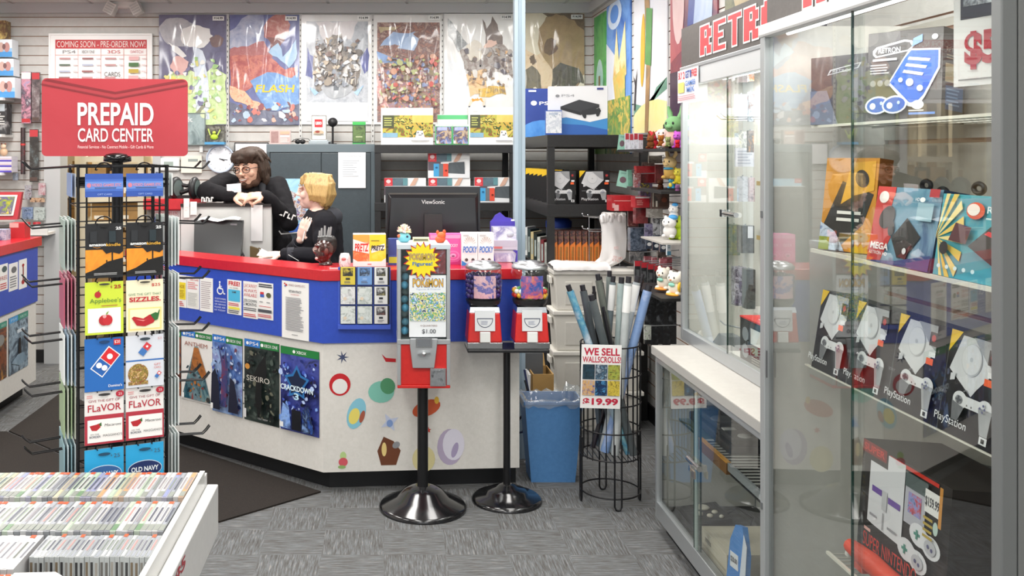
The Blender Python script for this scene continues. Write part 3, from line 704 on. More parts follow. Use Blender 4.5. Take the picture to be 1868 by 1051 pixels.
def fl(f):
    f.r(0, .0, 1, .55, '#b03040'); f.t('GIVE THE GIFT OF', .1, .80, .9, .845, '#9a3346', .0); f.t('FLaVOR', .08, .62, .93, .755, '#b02338', .01); f.r(.07, .04, .96, .47, '#f1efec')
    f.g([(.12, .36), (.2, .37), (.3, .38), (.38, .4), (.4, .32), (.3, .26), (.18, .27)], '#b3202a'); f.g([(.36, .38), (.42, .42), (.43, .35), (.4, .34)], '#3a6a34'); f.t('Macaroni', .5, .33, .92, .38, '#3a3a3a', .0, .2); f.t('ON THE', .14, .185, .36, .21, '#555'); f.t('BORDER', .12, .13, .4, .17, '#2f3b52', .01); f.t("MAGGIANO'S", .46, .14, .95, .185, '#4a4a4a')
    f.e(.9, .93, .11, .06, '#b02338'); f.t('25', .86, .905, .95, .95, '#efd9d9'); f.lines(.05, .88, .22, .95, 2, '#d08a8a'); f.e(.5, .94, .16, .025, '#2d2b2c')
rack_card('red and white $25 flavor gift card below the blue domino card', 0, 4, .110, .152, '#e6e3e0', fl)
rack_card('red and white $25 flavor gift card below the pizza photo card', 1, 4, .110, .152, '#e6e3e0', fl)
def on(tone):
    def art(f):
        f.r(0, .0, 1, .25, '#7cc0e4'); f.g([(.4, .0), (1, .22), (1, 0)], '#3f79b8'); f.e(.5, .52, .45, .17, '#cfe4f0', 28); f.e(.5, .52, .435, .155, tone, 28); f.t('OLD NAVY', .14, .475, .86, .57, '#eef3f6', .03); f.t('$', .66, .84, .7, .88, '#49616e'); f.t('25', .74, .815, .9, .89, '#49616e'); f.e(.5, .9, .16, .03, '#1b4a66'); f.lines(.2, .28, .85, .34, 1, '#8fd0ee', .1)
    return art
rack_card('sky blue $25 clothing gift card with paler oval, beneath the first flavor card', 0, 5, .110, .152, '#2aa6dc', on('#3c68a2'))
rack_card('sky blue $25 clothing gift card with navy oval, beneath the second flavor card', 1, 5, .110, .152, '#2aa6dc', on('#1d2f62'))
SIDEC = ['#a7b8cc', '#9aa5a0', '#c47a86', '#8fb3c9', '#b9c9b2', '#a9c4cf']
sidepal = [('#b9c2cf', '#7f94bf'), ('#cfd6d2', '#9fb0a8'), ('#cf9aa6', '#b2586c'), ('#a9c0d2', '#dfe4e2'), ('#c9cfbf', '#9ab08a'), ('#c9d9de', '#8fb0b8')]
ROWW = ['top', 'second', 'third', 'fourth', 'fifth', 'lowest']
for sd, sname in ((-1, 'door post side'), (1, 'counter side')):
    for i, z_ in enumerate(ROWS):
        h_ = .07 if i == 0 else .15
        q = MB(); pal = sidepal[i]
        for k in range(4 if i else 2):
            x = sd * (.135 + .010 * k)
            q.box(x - .0015, -.112, -h_ + .002 * k, x + .0015, -.008, 0, pal[k % 2] if sd < 0 else ('#cfd9d9', '#e2e6e4')[k % 2])
        solo('gift_card_stack', q, 'stack of hanging cards seen edge on at %s of rack, %s row' % (sname, ROWW[i]), 'gift card', RM @ Vector((0, 0, z_ + (0.01 if i else 0))), RY, group='edge-on card stacks')
        q = MB()
        for k in range(3 if i else 1):
            x = sd * (.137 + .011 * k)
            q.box(x - .0015, .012, -h_ + .002 * k, x + .0015, .112, 0, pal[(k + 1) % 2])
        solo('gift_card_stack', q, 'stack of hanging cards at far corner of rack, %s, %s row' % (sname, ROWW[i]), 'gift card', RM @ Vector((0, 0, z_ + (0.01 if i else 0))), RY, group='edge-on card stacks')
# sign on the rack
sg = thing('rack_sign', 'red PREPAID CARD CENTER sign on top of card rack', 'sign', Vector((-.822, 2.855, 1.604)), RAD(5))
SW_, SH_ = .437, .237
SIGNR = V('#ae2f38', '#b53740', scale=4, rough=.35)
def rrect(w_, h_, r, n=5):
    o = []
    for cx, cz, a0 in ((w_ - r, r, -pi / 2), (w_ - r, h_ - r, 0), (r, h_ - r, pi / 2), (r, r, pi)):
        for i in range(n + 1): o.append((cx + r * cos(a0 + pi / 2 * i / n), cz + r * sin(a0 + pi / 2 * i / n)))
    return o
q = MB(); q.X = Matrix.Translation((-SW_ / 2, 0, 0)); q.plate(rrect(SW_, SH_, .014), -.004, .004, SIGNR)
f = Face(q, 0, 0, SW_, SH_, -.004)
f.g([(.01, .97), (.04, .995), (.5, .83), (.96, .995), (.99, .97), (.5, .80)], '#7f1f27'); f.g([(.0, .935), (.01, .965), (.5, .79), (.99, .965), (1, .935), (.5, .755)], '#a8353d'); f.g([(0, .915), (0, .935), (.5, .755), (1, .935), (1, .915), (.5, .735)], '#84232b')
f.t('PREPAID', .245, .40, .765, .69, '#f1e9e8', .02); f.t('CARD CENTER', .247, .185, .765, .36, '#f1e9e8', .012); f.t('Financial Services - No Contract Mobile - Gift Cards & More', .247, .10, .765, .14, '#efd6d4')
obj('panel', q, sg)

# ================================================================ game bin in the front
BZ, BY0, BY1 = .66, 1.30, 2.66
bx = thing('game_bin', 'white slanted game bin with red $5 lettering on its side', 'bin', (0, 0, 0))
WL = V('#c4c4c3', '#cbcbca', scale=30, rough=.4)
q = MB(); q.box(-.504, BY0, .526, -.472, BY1, .668, WL)
q.X = Matrix.Translation((-.4715, 2.03, .626)) @ Matrix.Rotation(pi / 2, 4, 'Z')
q.text('2 $5', 0, 0, .185, .034, -.0006, '#a8323e', .03); q.X = None
obj('side_panel', q, bx, .003)
q = MB(); q.box(-2.2, BY1 - .03, .526, -.5045, BY1, .70, WL); obj('back_panel', q, bx)
q = MB(); q.box(-2.2, BY0, .526, -.5045, BY1 - .03, .545, WL); obj('bottom', q, bx)
q = MB(); q.box(-.518, BY0, .546, -.5048, BY1 - .03, .716, M('#cfcfcc', .25)); obj('inner_divider', q, bx)
q = MB(); q.box(-2.2, BY0 + .1, 0, -.60, BY1 - .1, .525, WL); obj('base', q, bx)
q = MB(); q.box(-2.2, 2.405, .546, -.52, 2.415, .66, '#2a2a2e'); obj('row_divider', q, bx)
q = MB(); q.box(-2.2, 2.19, .546, -.52, 2.198, .64, '#bdbdbb'); obj('row_divider', q, bx)
LEAN = RAD(0)
def game_case(spine, label_col, cap, capcol, sticker, depth=.19, hh=.135, clear=False, th=.0135):
    """case standing on its edge, spine up, spine along y; origin at bottom front corner"""
    q = MB()
    shell = '#a9adad' if clear else spine
    q.box(0, 0, 0, th, depth, hh, M(shell, .25))
    z = hh + .0004
    def st(y0, y1, m, k=1, x0=.0008, x1=None):
        x1 = th - .0008 if x1 is None else x1
        q.add([(x0, y0, z + .0003 * k), (x1, y0, z + .0003 * k), (x1, y1, z + .0003 * k), (x0, y1, z + .0003 * k)], [(0, 1, 2, 3)], m)
    st(.004, depth - .004, M(label_col, .3), 1, .0015, th - .0028)
    st(depth * .3, depth * .78, M(random.choice(['#6f7078', '#8b868a', '#4f535f', '#b08a86', '#7c847c', '#5a5f58']), .4), 2, th * .3, th * .72)
    if cap: st(depth * .03, depth * .22, M(capcol, .4), 2)
    q.add([(-.0004, .004, .004), (-.0004, depth - .004, .004), (-.0004, depth - .004, hh - .006), (-.0004, .004, hh - .006)], [(0, 3, 2, 1), (0, 1, 2, 3)], M(random.choice(['#4a566e', '#6b5a58', '#5b6b5b', '#8a8f98']), .3))
    if clear:
        q.add([(.0018, -.0004, .004), (th - .003, -.0004, .004), (th - .003, -.0004, hh - .012), (.0018, -.0004, hh - .012)], [(0, 1, 2, 3)], M(random.choice(['#7e7a74', '#5f5c58', '#918c84', '#2c2b2c', '#6d5f4c']), .3))
    if sticker:
        y0 = depth * (.9 if sticker == 1 else .04)
        st(y0, y0 + .016, M('#e8562a', .5), 3)
        q.box(.002, depth - .002 if sticker == 1 else -.0008, hh - .012, th - .002, depth + .0006 if sticker == 1 else 0, hh, '#e8562a')
    return q
STY = [('white', '#c4c5c6', '#dcdcdb'), ('white', '#b9bbbd', '#d6d2d0'), ('grey', '#8f9296', '#9a9ea6'), ('green', '#b3bfb0', '#b4c9ae'), ('cream', '#b9b5a6', '#c9bb98'), ('lilac', '#a9a9b9', '#8f96bb'), ('peach', '#c4ae9c', '#d39a6c'), ('pale', '#c0c0bf', '#dedcda')]
def row(rowname, n, y0, depth, x_right, z, hh, pitch, styles, capp, stickp, clear=False, th=.0135, grp=None, stside=1):
    pool = {}
    x = x_right
    for i in range(n):
        s_ = random.choice(styles); cap = random.random() < capp; sk = stside if random.random() < stickp else 0
        key = (s_[0], cap, sk, random.randint(0, 1))
        lab = '%s%s game case, %s from divider, bin %s' % ('orange-stickered ' if sk else '', ('clear' if clear else s_[0]), nth(i), rowname)
        x -= pitch
        loc = (x, y0 + random.uniform(-.003, .003), z)
        if key not in pool:
            o = solo('game_case', game_case(s_[1], s_[2], cap, '#8b9088' if s_[0] != 'green' else '#6a8a68', sk, depth, hh, clear, th), lab, 'game case', loc, 0, 0, RAD(0), grp)
            pool[key] = o
        else: dup(pool[key], loc, lab)
ZB = .546
row('back row', 66, 2.425, .19, -.521, ZB, .170, .0142, STY, .55, .3, grp='game cases in the back row')
row('second row', 58, 2.205, .19, -.521, ZB, .170, .0142, STY[:4] + STY[7:], .85, .35, grp='game cases in the second row')
row('third row', 24, 2.075, .118, -.521, ZB, .165, .0112, STY[:3], 0, .4, True, .0104, grp='jewel cases in the third row', stside=1)
row('row behind clear cases', 34, 2.012, .182, -.80, ZB, .165, .0142, STY[:2] + STY[7:], 0, .02, grp='white cases in the third row')
row('front row', 26, 1.80, .19, -.735, ZB, .165, .0142, STY[:4], .3, .6, grp='game cases in the front row')
q = MB(); q.prism([(0, .0), (.09, .008), (.105, .022), (.085, .04), (.0, .036)], 0, .012, '#e8e6e3'); q.prism([(-.002, -.006), (.094, .0015), (.106, .014), (.09, .0078), (0, -.0004)], .0, .0135, '#2a1c1c')
solo('loose_case', q, 'loose dark-edged case lying flat on the end of the front row', 'game case', (-.775, 1.92, .7175))
# ================================================================ capsule and gumball machines
CHROME = M('#d8dadc', .12, 1.0); DISH = M('#1b1b1d', .16, .3, .8); VRED = V('#c81d1a', '#d1261f', scale=60, rough=.4, coat=.2)
CG = glass('#fbfffd', 1.3, 'glass')
cm_ = thing('capsule_machine', 'red and grey toy capsule vending machine on black pedestal', 'vending machine', (.178, 4.25, 0))
q = MB(); q.lathe([(.2, 0), (.2, .012), (.19, .022), (.12, .05), (.085, .085), (.05, .1), (.033, .105)], DISH, 40); obj('pedestal_base', q, cm_)
q = MB(); q.lathe([(.0245, .10), (.0245, .572)], M('#131315', .35), 20); obj('pedestal_post', q, cm_)
MW, MZ0, MZ1 = .235, .572, 1.212
x0 = -MW / 2; GR = M('#b9bcbe', .3, .6)
q = MB(); q.box(x0, -.11, MZ0, -x0, .11, MZ0 + .014, VRED); q.box(x0 + .01, -.105, MZ0 + .014, -x0 - .01, .105, .768, VRED); obj('cash_box', q, cm_, .003)
q = MB()
for sx_ in (x0, -x0 - .016): q.box(sx_, -.112, MZ0 + .0145, sx_ + .016, .112, MZ1 - .01, GR)
q.box(x0 - .001, -.113, MZ1 - .022, -x0 + .001, .113, MZ1, '#c9d3da'); q.box(x0 - .001, -.113, .768, -x0 + .001, .111, .79, GR); q.box(x0 + .016, .095, .79, -x0 - .016, .112, MZ1 - .022, '#c7d3dc')
obj('frame', q, cm_, .002)
q = MB(); q.plate([(-.062, .796), (.062, .796), (.058, .76), (.046, .665), (-.05, .665), (-.062, .76)], -.124, -.1125, GR); obj('coin_plate', q, cm_, .003)
q = MB(); q.box(-.036, -.128, .757, .036, -.1245, .797, CHROME); q.box(-.03, -.1285, .762, .03, -.128, .792, '#6b6f74'); obj('coin_slot', q, cm_)
q = MB(); q.X = Matrix.Translation((0, -.136, .731)) @ Matrix.Rotation(-.12, 4, 'Y'); q.box(-.028, -.006, -.005, .028, .006, .005, CHROME); q.ell((0, 0, 0), (.011, .013, .011), CHROME); obj('turn_handle', q, cm_)
q = MB(); q.box(.028, -.116, .583, .098, -.106, .662, CHROME); q.box(.034, -.1175, .589, .092, -.116, .656, V('#8f9296', '#b9bcc0', '#6a6d72', scale=30, rough=.25, metal=.8)); obj('prize_door', q, cm_, .002)
q = MB(); q.box(x0 + .0165, -.1065, .7905, -x0 - .0165, -.1045, MZ1 - .0225, CG); obj('front_pane', q, cm_)
q = MB(); q.box(-.065, -.108, .80, .099, -.107, 1.075, '#e9edef'); f = Face(q, -.065, .80, .164, .275, -.108)
f.t('POKéMON', .09, .80, .93, .95, '#3c5a9a', .06); f.t('POKéMON', .1, .81, .92, .94, '#e2b23a', .02); f.t('Figures & Friends', .2, .755, .85, .785, '#9fb0cf')
f.r(.02, .26, .98, .72, V('#cfe0ec', '#5f8fc4', '#6fae6a', '#e2d27a', '#d9e2ea', '#4a5a6a', scale=70, rough=.4, detail=1, hard=True)); f.t('4 QUARTERS', .30, .165, .76, .2, '#8a6a60'); f.t('$1.00', .35, .05, .72, .13, '#5a5c60', .01)
obj('price_card', q, cm_)
q = MB(); q.X = Matrix.Translation((-.008, -.1145, 1.142)); f = Face(q, -.085, -.085, .17, .17, 0)
f.star(.5, .5, .5, .36, 17, '#c22a2a'); f.star(.5, .5, .455, .34, 17, '#efdc1f', .03); f.t('POKéMON', .17, .50, .83, .68, '#3c5a9a', .07); f.t('POKéMON', .18, .51, .82, .67, '#d9b02a', .02); f.t('Figures!', .25, .335, .77, .46, '#2d6fb8', .02)
obj('starburst_sign', q, cm_)
q = MB(); q.box(-.03, -.1025, 1.08, .098, -.10, 1.19, V('#6a2a34', '#8a3a44', '#a9b4d0', scale=20)); obj('back_card', q, cm_)
q = MB()
for k in range(9): q.ell((-.084 + .003 * (k % 2), -.06 + .03 * (k % 3), .82 + .034 * k), .0185, [M('#5fa8cf', .15), M('#7fb9d6', .15), M('#c9d6d9', .15)][k % 3], 12, 8)
o = obj('capsule_fill', q, cm_); o['kind'] = 'stuff'
# little plush toys on the machine
def blob_toy(name, label, loc, s_, body, accents, rz=0, group=None):
    t = thing(name, label, 'toy', loc, rz, group=group)
    q = MB(); q.ell((0, 0, .45 * s_), (.42 * s_, .38 * s_, .45 * s_), body); obj('body', q, t)
    for nm, c, r, m in accents:
        q = MB(); q.ell(tuple(v * s_ for v in c), tuple(v * s_ for v in r), m); obj(nm, q, t)
    return t
t = thing('plush_toy', 'small blue plush with a fluffy pink and cream tuft on capsule machine', 'toy', (.178 - .085, 4.24, MZ1 + .0))
q = MB(); q.ell((0, 0, .022), (.03, .026, .024), '#79c4cf'); obj('body', q, t)
q = MB()
for k in range(60):
    a = random.uniform(0, 2 * pi); b_ = random.uniform(-.2, pi / 2); d = Vector((cos(a) * cos(b_), sin(a) * cos(b_), sin(b_)))
    p = Vector((0, .0, .05)); q.tube([p, p + d * .022, p + d * .034], [.007, .005, .001], random.choice(['#efe9d2', '#eab9b3', '#f1e3df', '#e9d9a9']), 5)
obj('tuft', q, t)
q = MB(); q.ell((.014, -.024, .028), .005, '#1c2a4a'); q.ell((-.024, -.014, .03), (.008, .006, .008), '#e0724a'); obj('eye', q, t)
t = thing('plush_toy', 'small orange plush toy perched on capsule machine corner', 'toy', (.178 + .078, 4.22, MZ1))
q = MB(); q.ell((0, 0, .016), (.024, .022, .018), '#d95a2c'); q.ell((.005, -.004, .034), (.02, .018, .016), '#e2642f'); obj('body', q, t)
q = MB(); q.ell((.018, 0, .048), (.008, .005, .012), '#d95a2c'); obj('ear', q, t); q = MB(); q.ell((-.012, 0, .047), (.007, .005, .01), '#d95a2c'); obj('ear', q, t)
q = MB(); q.box(0, 0, 0, .075, .03, .02, '#e9e0b4'); q.box(.005, -.0006, .004, .07, 0, .014, '#6b6a50'); solo('toy_box', q, 'small cream toy box lying on top of capsule machine', 'box', (.178 - .045, 4.26, MZ1))

# double gumball stand
gs = thing('gumball_stand', 'black pedestal stand holding two gumball machines', 'stand', (.573, 4.34, 0))
q = MB(); q.lathe([(.164, 0), (.164, .01), (.15, .022), (.1, .03), (.09, .05), (.05, .062), (.036, .075), (.022, .08)], DISH, 40); obj('base', q, gs)
q = MB(); q.lathe([(.0165, .075), (.0165, .705)], M('#131315', .35), 18); obj('post', q, gs)
q = MB(); q.box(-.19, -.085, .705, .185, .085, .72, M('#19191b', .4)); obj('top_plate', q, gs, .004)
def gumball(label, X, balls, card, cy_=4.34):
    t = thing('gumball_machine', label, 'gumball machine', (X, cy_, .7205), group='gumball machines on the double stand')
    k = 1.0
    q = MB(); q.hexa([(-.082, -.075, 0), (.082, -.075, 0), (.082, .075, 0), (-.082, .075, 0), (-.082, -.075, .03), (.082, -.075, .03), (.082, .075, .03), (-.082, .075, .03)], CHROME); obj('chute_tray', q, t, .003)
    q = MB(); q.hexa([(-.079, -.072, .03), (.079, -.072, .03), (.079, .072, .03), (-.079, .072, .03), (-.07, -.064, .165), (.07, -.064, .165), (.07, .064, .165), (-.07, .064, .165)], VRED); obj('body', q, t, .006)
    q = MB(); q.hexa([(-.07, -.064, .1652), (.07, -.064, .1652), (.07, .064, .1652), (-.07, .064, .1652), (-.066, -.06, .19), (.066, -.06, .19), (.066, .06, .19), (-.066, .06, .19)], CHROME); obj('collar', q, t)
    q = MB(); q.lathe([(.062, .19), (.074, .197), (.08, .21), (.082, .22)], M('#2a2a2c', .3), 28); obj('globe_seat', q, t)
    q = MB(); q.X = Matrix.Translation((0, -.0735, .055)) @ Matrix.Rotation(RAD(-3.5), 4, 'X'); q.box(-.046, -.006, .028, .046, 0, .122, M('#e2e4e5', .25, .3)); 
    f = Face(q, -.046, .028, .092, .094, -.006); 
    pts = [(cos(a) * .4 + .5, sin(a) * .42 + .58) for a in [pi + pi * i / 14 for i in range(15)]]
    for i in range(14):
        a, b_ = pts[i], pts[i + 1]; f.k = 0; f.g([a, b_, (b_[0] * .92 + .04, b_[1] * .92 + .046), (a[0] * .92 + .04, a[1] * .92 + .046)], '#3a3f55')
    f.k = 1; f.g([(.1, .58), (.9, .58), (.9, .62), (.1, .62)], '#3a3f55'); f.lines(.3, .3, .7, .5, 3, '#9a9fb0'); obj('coin_plate', q, t)
    q = MB(); q.X = Matrix.Translation((0, -.082, .02)) @ Matrix.Rotation(RAD(-3.5), 4, 'X'); q.box(-.024, -.008, .012, .024, .004, .06, M('#dfe0dd', .35)); obj('chute_flap', q, t, .003)
    q = MB(); q.lathe([(.08, .221), (.086, .24), (.089, .30), (.088, .345), (.08, .362)], glass('#fbfffd', 1.5, 'globe'), 36); obj('globe', q, t)
    q = MB(); q.lathe([(.083, .362), (.084, .374), (.07, .386), (.055, .39), (.055, .394), (.0, .398)], M('#b9bcbf', .33, 1.0), 36); obj('lid', q, t)
    q = MB(); n_ = 0
    zt = .33 if balls == 'purple' else .275
    cols = ['#33206a', '#2a1a5c', '#40287a'] if balls == 'purple' else ['#d93a2a', '#e9b02f', '#3f9a48', '#3a66c4', '#e06a2a', '#e9e4e0', '#d9689a']
    r_ = .0125
    z = .235
    while z < zt:
        for a in range(17):
            for rr in (.072, .048):
                if rr < .06 and a % 2: continue
                q.ell((rr * cos(2 * pi * a / 17 + z * 40), rr * sin(2 * pi * a / 17 + z * 40), z + random.uniform(0, .006)), r_, M(random.choice(cols), .25), 8, 6)
        z += .022
    o = obj('gumballs', q, t); o['kind'] = 'stuff'
    q = MB(); n_ = 7; cr = .0868
    for i in range(n_):
        a0 = -pi / 2 - .62 + 1.24 * i / n_; a1 = -pi / 2 - .62 + 1.24 * (i + 1) / n_
        q.add([(cr * cos(a0), cr * sin(a0), .232), (cr * cos(a1), cr * sin(a1), .232), (cr * cos(a1), cr * sin(a1), .335), (cr * cos(a0), cr * sin(a0), .335)], [(0, 1, 2, 3)], card)
    obj('flavor_card', q, t)
    return t
gumball('gumball machine full of dark purple balls with a pink label', .4635, 'purple', V('#cf9aa8', '#d9a9b4', '#6a64a8', '#8a7ab8', scale=16, rough=.5, hard=True, seed=4))
gumball('gumball machine part full of mixed bright balls with a blue label', .6795, 'mixed', V('#24408f', '#2d4ea4', '#c4566a', '#d99a4a', scale=26, rough=.5, seed=8))

# ================================================================ wall scroll basket
BX, BYc, BR = 1.055, 4.34, .137
bk = thing('wire_basket', 'round black wire basket stand holding rolled wall scrolls', 'basket', (BX, BYc, 0))
WB = M('#17171a', .4, .2)
def ring(q, z, r=BR, t=.0035):
    q.tube([(r * cos(2 * pi * i / 32), r * sin(2 * pi * i / 32), z) for i in range(32)], t, WB, 6, True)
q = MB()
for z in (.735, .60, .47, .345, .222): ring(q, z)
for k in range(26):
    a = 2 * pi * k / 26; q.tube([(BR * cos(a), BR * sin(a), .735), (BR * cos(a), BR * sin(a), .215)], .0022, WB, 5)
for k in range(-5, 6):
    x = k * .024; e = math.sqrt(max(0, BR ** 2 - x * x)); q.tube([(x, -e, .22), (x, e, .22)], .0022, WB, 5)
obj('cage', q, bk)
q = MB(); ring(q, .055, BR, .004); obj('foot_ring', q, bk)
for k in range(4):
    a = pi / 4 * 2 * k + .02; q = MB(); u = Vector((cos(a), sin(a), 0)); t_ = Vector((-sin(a), cos(a), 0)) * .016
    b0 = u * BR
    q.tube([b0 - t_ + Vector((0, 0, .30)), b0 - t_ + Vector((0, 0, .02)), b0 - t_ * .6 + Vector((0, 0, .006)), b0 + Vector((0, 0, .004)), b0 + t_ * .6 + Vector((0, 0, .006)), b0 + t_ + Vector((0, 0, .02)), b0 + t_ + Vector((0, 0, .30))], .0042, WB, 6)
    obj('leg', q, bk)
a = P(1058, 744, BYc - BR - .012); s_ = a.y / F
q = MB(); w_, h_ = 73 * s_, 116 * s_; q.box(0, -.002, 0, w_, 0, h_, '#eeecea'); f = Face(q, 0, 0, w_, h_, -.002)
f.t('WE SELL', .06, .83, .96, .95, '#bf2340', .03); f.t('WALLSCROLLS!', .03, .72, .99, .815, '#bf2340', .02); f.t('$19.99', .06, .04, .94, .16, '#bf2340', .04)
pics = [('#16222c', '#2a4a5a'), ('#6a8ca4', '#26384a', '#b9c9d4'), ('#6a4a2a', '#a8b04a', '#3a4a2a'), ('#26489a', '#d9a85a', '#7a9ad0'), ('#1c4a86', '#0e1c30', '#4a90c4'), ('#8a742c', '#d9c24a', '#2a2a1c')]
for i, pal in enumerate(pics):
    u = .04 + (i % 3) * .315; v = .455 if i < 3 else .205
    f.r(u, v, u + .30, v + .235, V(*pal, scale=60, rough=.4, seed=i, detail=2))
solo('price_sign', q, 'WE SELL WALLSCROLLS $19.99 sign on the wire basket', 'sign', a, 0, 0, RAD(1.5))
SCR = [  # top pixel, bottom pixel, radius, colours, name of look
    ((1036, 520), (1086, 770), .017, ['#a9cfc9', '#4a8fb0', '#c9d4dc'], 'teal and white'),
    ((1062, 520), (1098, 772), .017, ['#565b5f', '#474d51'], 'grey with a blue cast, second from the teal one'),
    ((1083, 522), (1106, 768), .010, ['#1c1b1d', '#262427'], 'slim black, before the thick grey one'),
    ((1078, 538), (1118, 774), .019, ['#565c5f', '#495153'], 'thick dark grey with dark cap'),
    ((1095, 505), (1125, 772), .0115, ['#17161a', '#221f24'], 'slim black standing tallest'),
    ((1090, 500), (1120, 760), .016, ['#575b55', '#656a62'], 'olive grey behind the tallest black'),
    ((1112, 494), (1128, 770), .015, ['#727b77', '#868e8a'], 'sage grey at the back'),
    ((1119, 504), (1112, 765), .015, ['#59666c', '#7a868a'], 'slate with a picture label'),
    ((1134, 506), (1110, 770), .018, ['#8fa09f', '#a9b4b2'], 'pale green grey, next to the picture label'),
    ((1147, 505), (1112, 775), .018, ['#a9b0b0', '#bfc3c3'], 'silvery white with a white tag'),
    ((1164, 504), (1122, 772), .018, ['#b0b5b8', '#9aa2a6'], 'pale grey nearest the blue one'),
    ((1173, 500), (1126, 768), .012, ['#201c22', '#2c2630'], 'slim black between pale grey and blue'),
    ((1184, 520), (1128, 770), .021, ['#86a3cf', '#7996c4', '#b9c2dc'], 'thick sky blue'),
    ((1100, 560), (1163, 772), .010, ['#19181b', '#232124'], 'slim black crossing inside the basket toward the display cabinet'),
    ((1070, 560), (1092, 770), .015, ['#3f4a55', '#54606a'], 'dark slate behind the teal one'),
    ((1140, 560), (1146, 772), .014, ['#c9a9ae', '#d9d4d6'], 'pink and white, short')]
RIM = [1072, 1085, 1096, 1107, 1120, 1114, 1119, 1116, 1126, 1131, 1138, 1143, 1153, 1136, 1082, 1142]
for i, ((tx, ty), (bxp, byp), r, pal, lab) in enumerate(SCR):
    rx_ = (RIM[i] - CX) * BYc / F - BX; rx_ = max(-(BR - r - .006), min(BR - r - .006, rx_))
    dy_ = math.sqrt(max(0, (BR - r - .006) ** 2 - rx_ ** 2)) * (-.9, .2, .5, -.6, .7, .1, .9, .6, -.2, -.6, -.1, .6, -.5, -.3, .7, .4)[i]
    Yt = BYc + dy_; a = P(tx, ty, Yt); rim = Vector((BX + rx_, Yt, .735)); c = a + (rim - a) * ((a.z - .24) / (a.z - .735)); c.z = .226 + r * .4
    c.x = max(BX - .1, min(BX + .1, c.x)); d2 = Vector((c.x - BX, c.y - BYc))
    if d2.length > BR - r - .006: d2 = d2.normalized() * (BR - r - .006); c.x = BX + d2.x; c.y = BYc + d2.y
    loc = c.copy(); d = a - c
    t = thing('wall_scroll', 'rolled wall scroll in basket, %s' % lab, 'wall scroll', loc, group='rolled wall scrolls')
    col = V(*pal, scale=8, rough=.3, coat=.5, seed=i) if len(pal) > 2 else V(*pal, scale=12, rough=.3, coat=.4, seed=i)
    q = MB(); q.tube([(0, 0, 0), d * .5, d * .965], r, col, 12); obj('roll', q, t)
    q = MB(); q.tube([d * .9655, d], r * .72, '#1d1b22', 10); obj('end_cap', q, t)
    if i in (7, 9, 10):
        q = MB(); n = d.normalized(); p = d * .80; q.tube([p, d * .95], r + .0012, '#e6e6e4', 12, caps=False); 
        obj('paper_tag', q, t)

# ================================================================ waste bin, storage drawers, shopping bag stand
tx_ = thing('waste_bin', 'blue plastic waste bin with clear liner at counter end', 'waste bin', ((1004 - CX) * 4.66 / F, 4.66, 0))
BLP = V('#4a7bb0', '#5285ba', scale=50, rough=.45)
q = MB(); tw, td, bw_, bd, hh = .142, .10, .108, .078, .40
o_ = [(-bw_, -bd, .0), (bw_, -bd, 0), (bw_, bd, 0), (-bw_, bd, 0), (-tw, -td, hh), (tw, -td, hh), (tw, td, hh), (-tw, td, hh)]
i_ = [(-bw_ + .006, -bd + .006, .01), (bw_ - .006, -bd + .006, .01), (bw_ - .006, bd - .006, .01), (-bw_ + .006, bd - .006, .01), (-tw + .006, -td + .006, hh), (tw - .006, -td + .006, hh), (tw - .006, td - .006, hh), (-tw + .006, td - .006, hh)]
q.add(o_, [(0, 3, 2, 1), (0, 1, 5, 4), (1, 2, 6, 5), (2, 3, 7, 6), (3, 0, 4, 7)], BLP); q.add(i_, [(0, 1, 2, 3), (4, 5, 1, 0), (5, 6, 2, 1), (6, 7, 3, 2), (7, 4, 0, 3)], BLP)
obj('bucket', q, tx_)
q = MB()
for a_, b_ in (((-tw - .006, -td - .006), (tw + .006, -td + .002)), ((-tw - .006, td - .002), (tw + .006, td + .006)), ((-tw - .006, -td + .002), (-tw + .004, td - .002)), ((tw - .004, -td + .002), (tw + .006, td - .002))):
    q.box(a_[0], a_[1], hh - .016, b_[0], b_[1], hh + .003, '#4574a8')
obj('rim', q, tx_, .003)
LIN = glass('#eef3f6', 1.4, 'film', .16)
q = MB(); pr = []; n_ = 48
for lv, (ex, z) in enumerate(((.009, hh - .022), (.011, hh + .0), (.006, hh + .012), (-.014, hh + .004), (-.02, hh - .1), (-.03, hh - .2))):
    for i in range(n_):
        a = 2 * pi * i / n_; cx = max(-1, min(1, 1.35 * cos(a))); cy = max(-1, min(1, 1.35 * sin(a)))
        pr.append((cx * (tw + ex) + random.uniform(-.003, .003), cy * (td + ex) + random.uniform(-.003, .003), z + random.uniform(-.012, .012) * (1 if lv in (0, 2) else .3) + (.03 if lv in (1, 2) and cos(a) > .5 and sin(a) > -.2 else 0)))
q.add(pr, [(l * n_ + i, l * n_ + (i + 1) % n_, (l + 1) * n_ + (i + 1) % n_, (l + 1) * n_ + i) for l in range(5) for i in range(n_)], LIN, True)
obj('liner', q, tx_)
q = MB()
for k in range(14): q.ell((random.uniform(-.03, .06), random.uniform(-.03, .04), .22 + random.uniform(0, .03)), random.uniform(.02, .035), '#dfe2e4', 7, 5)
solo('crumpled_paper', q, 'crumpled white paper inside the blue waste bin', 'paper', tx_.location)
SD = M('#d9d6cd', .4); 
px0, px1, Yd = 1012, 1172, 5.42
X0 = (px0 - CX) * Yd / F; X1 = 1.50
zz = [0.0, .235, .47, .705]
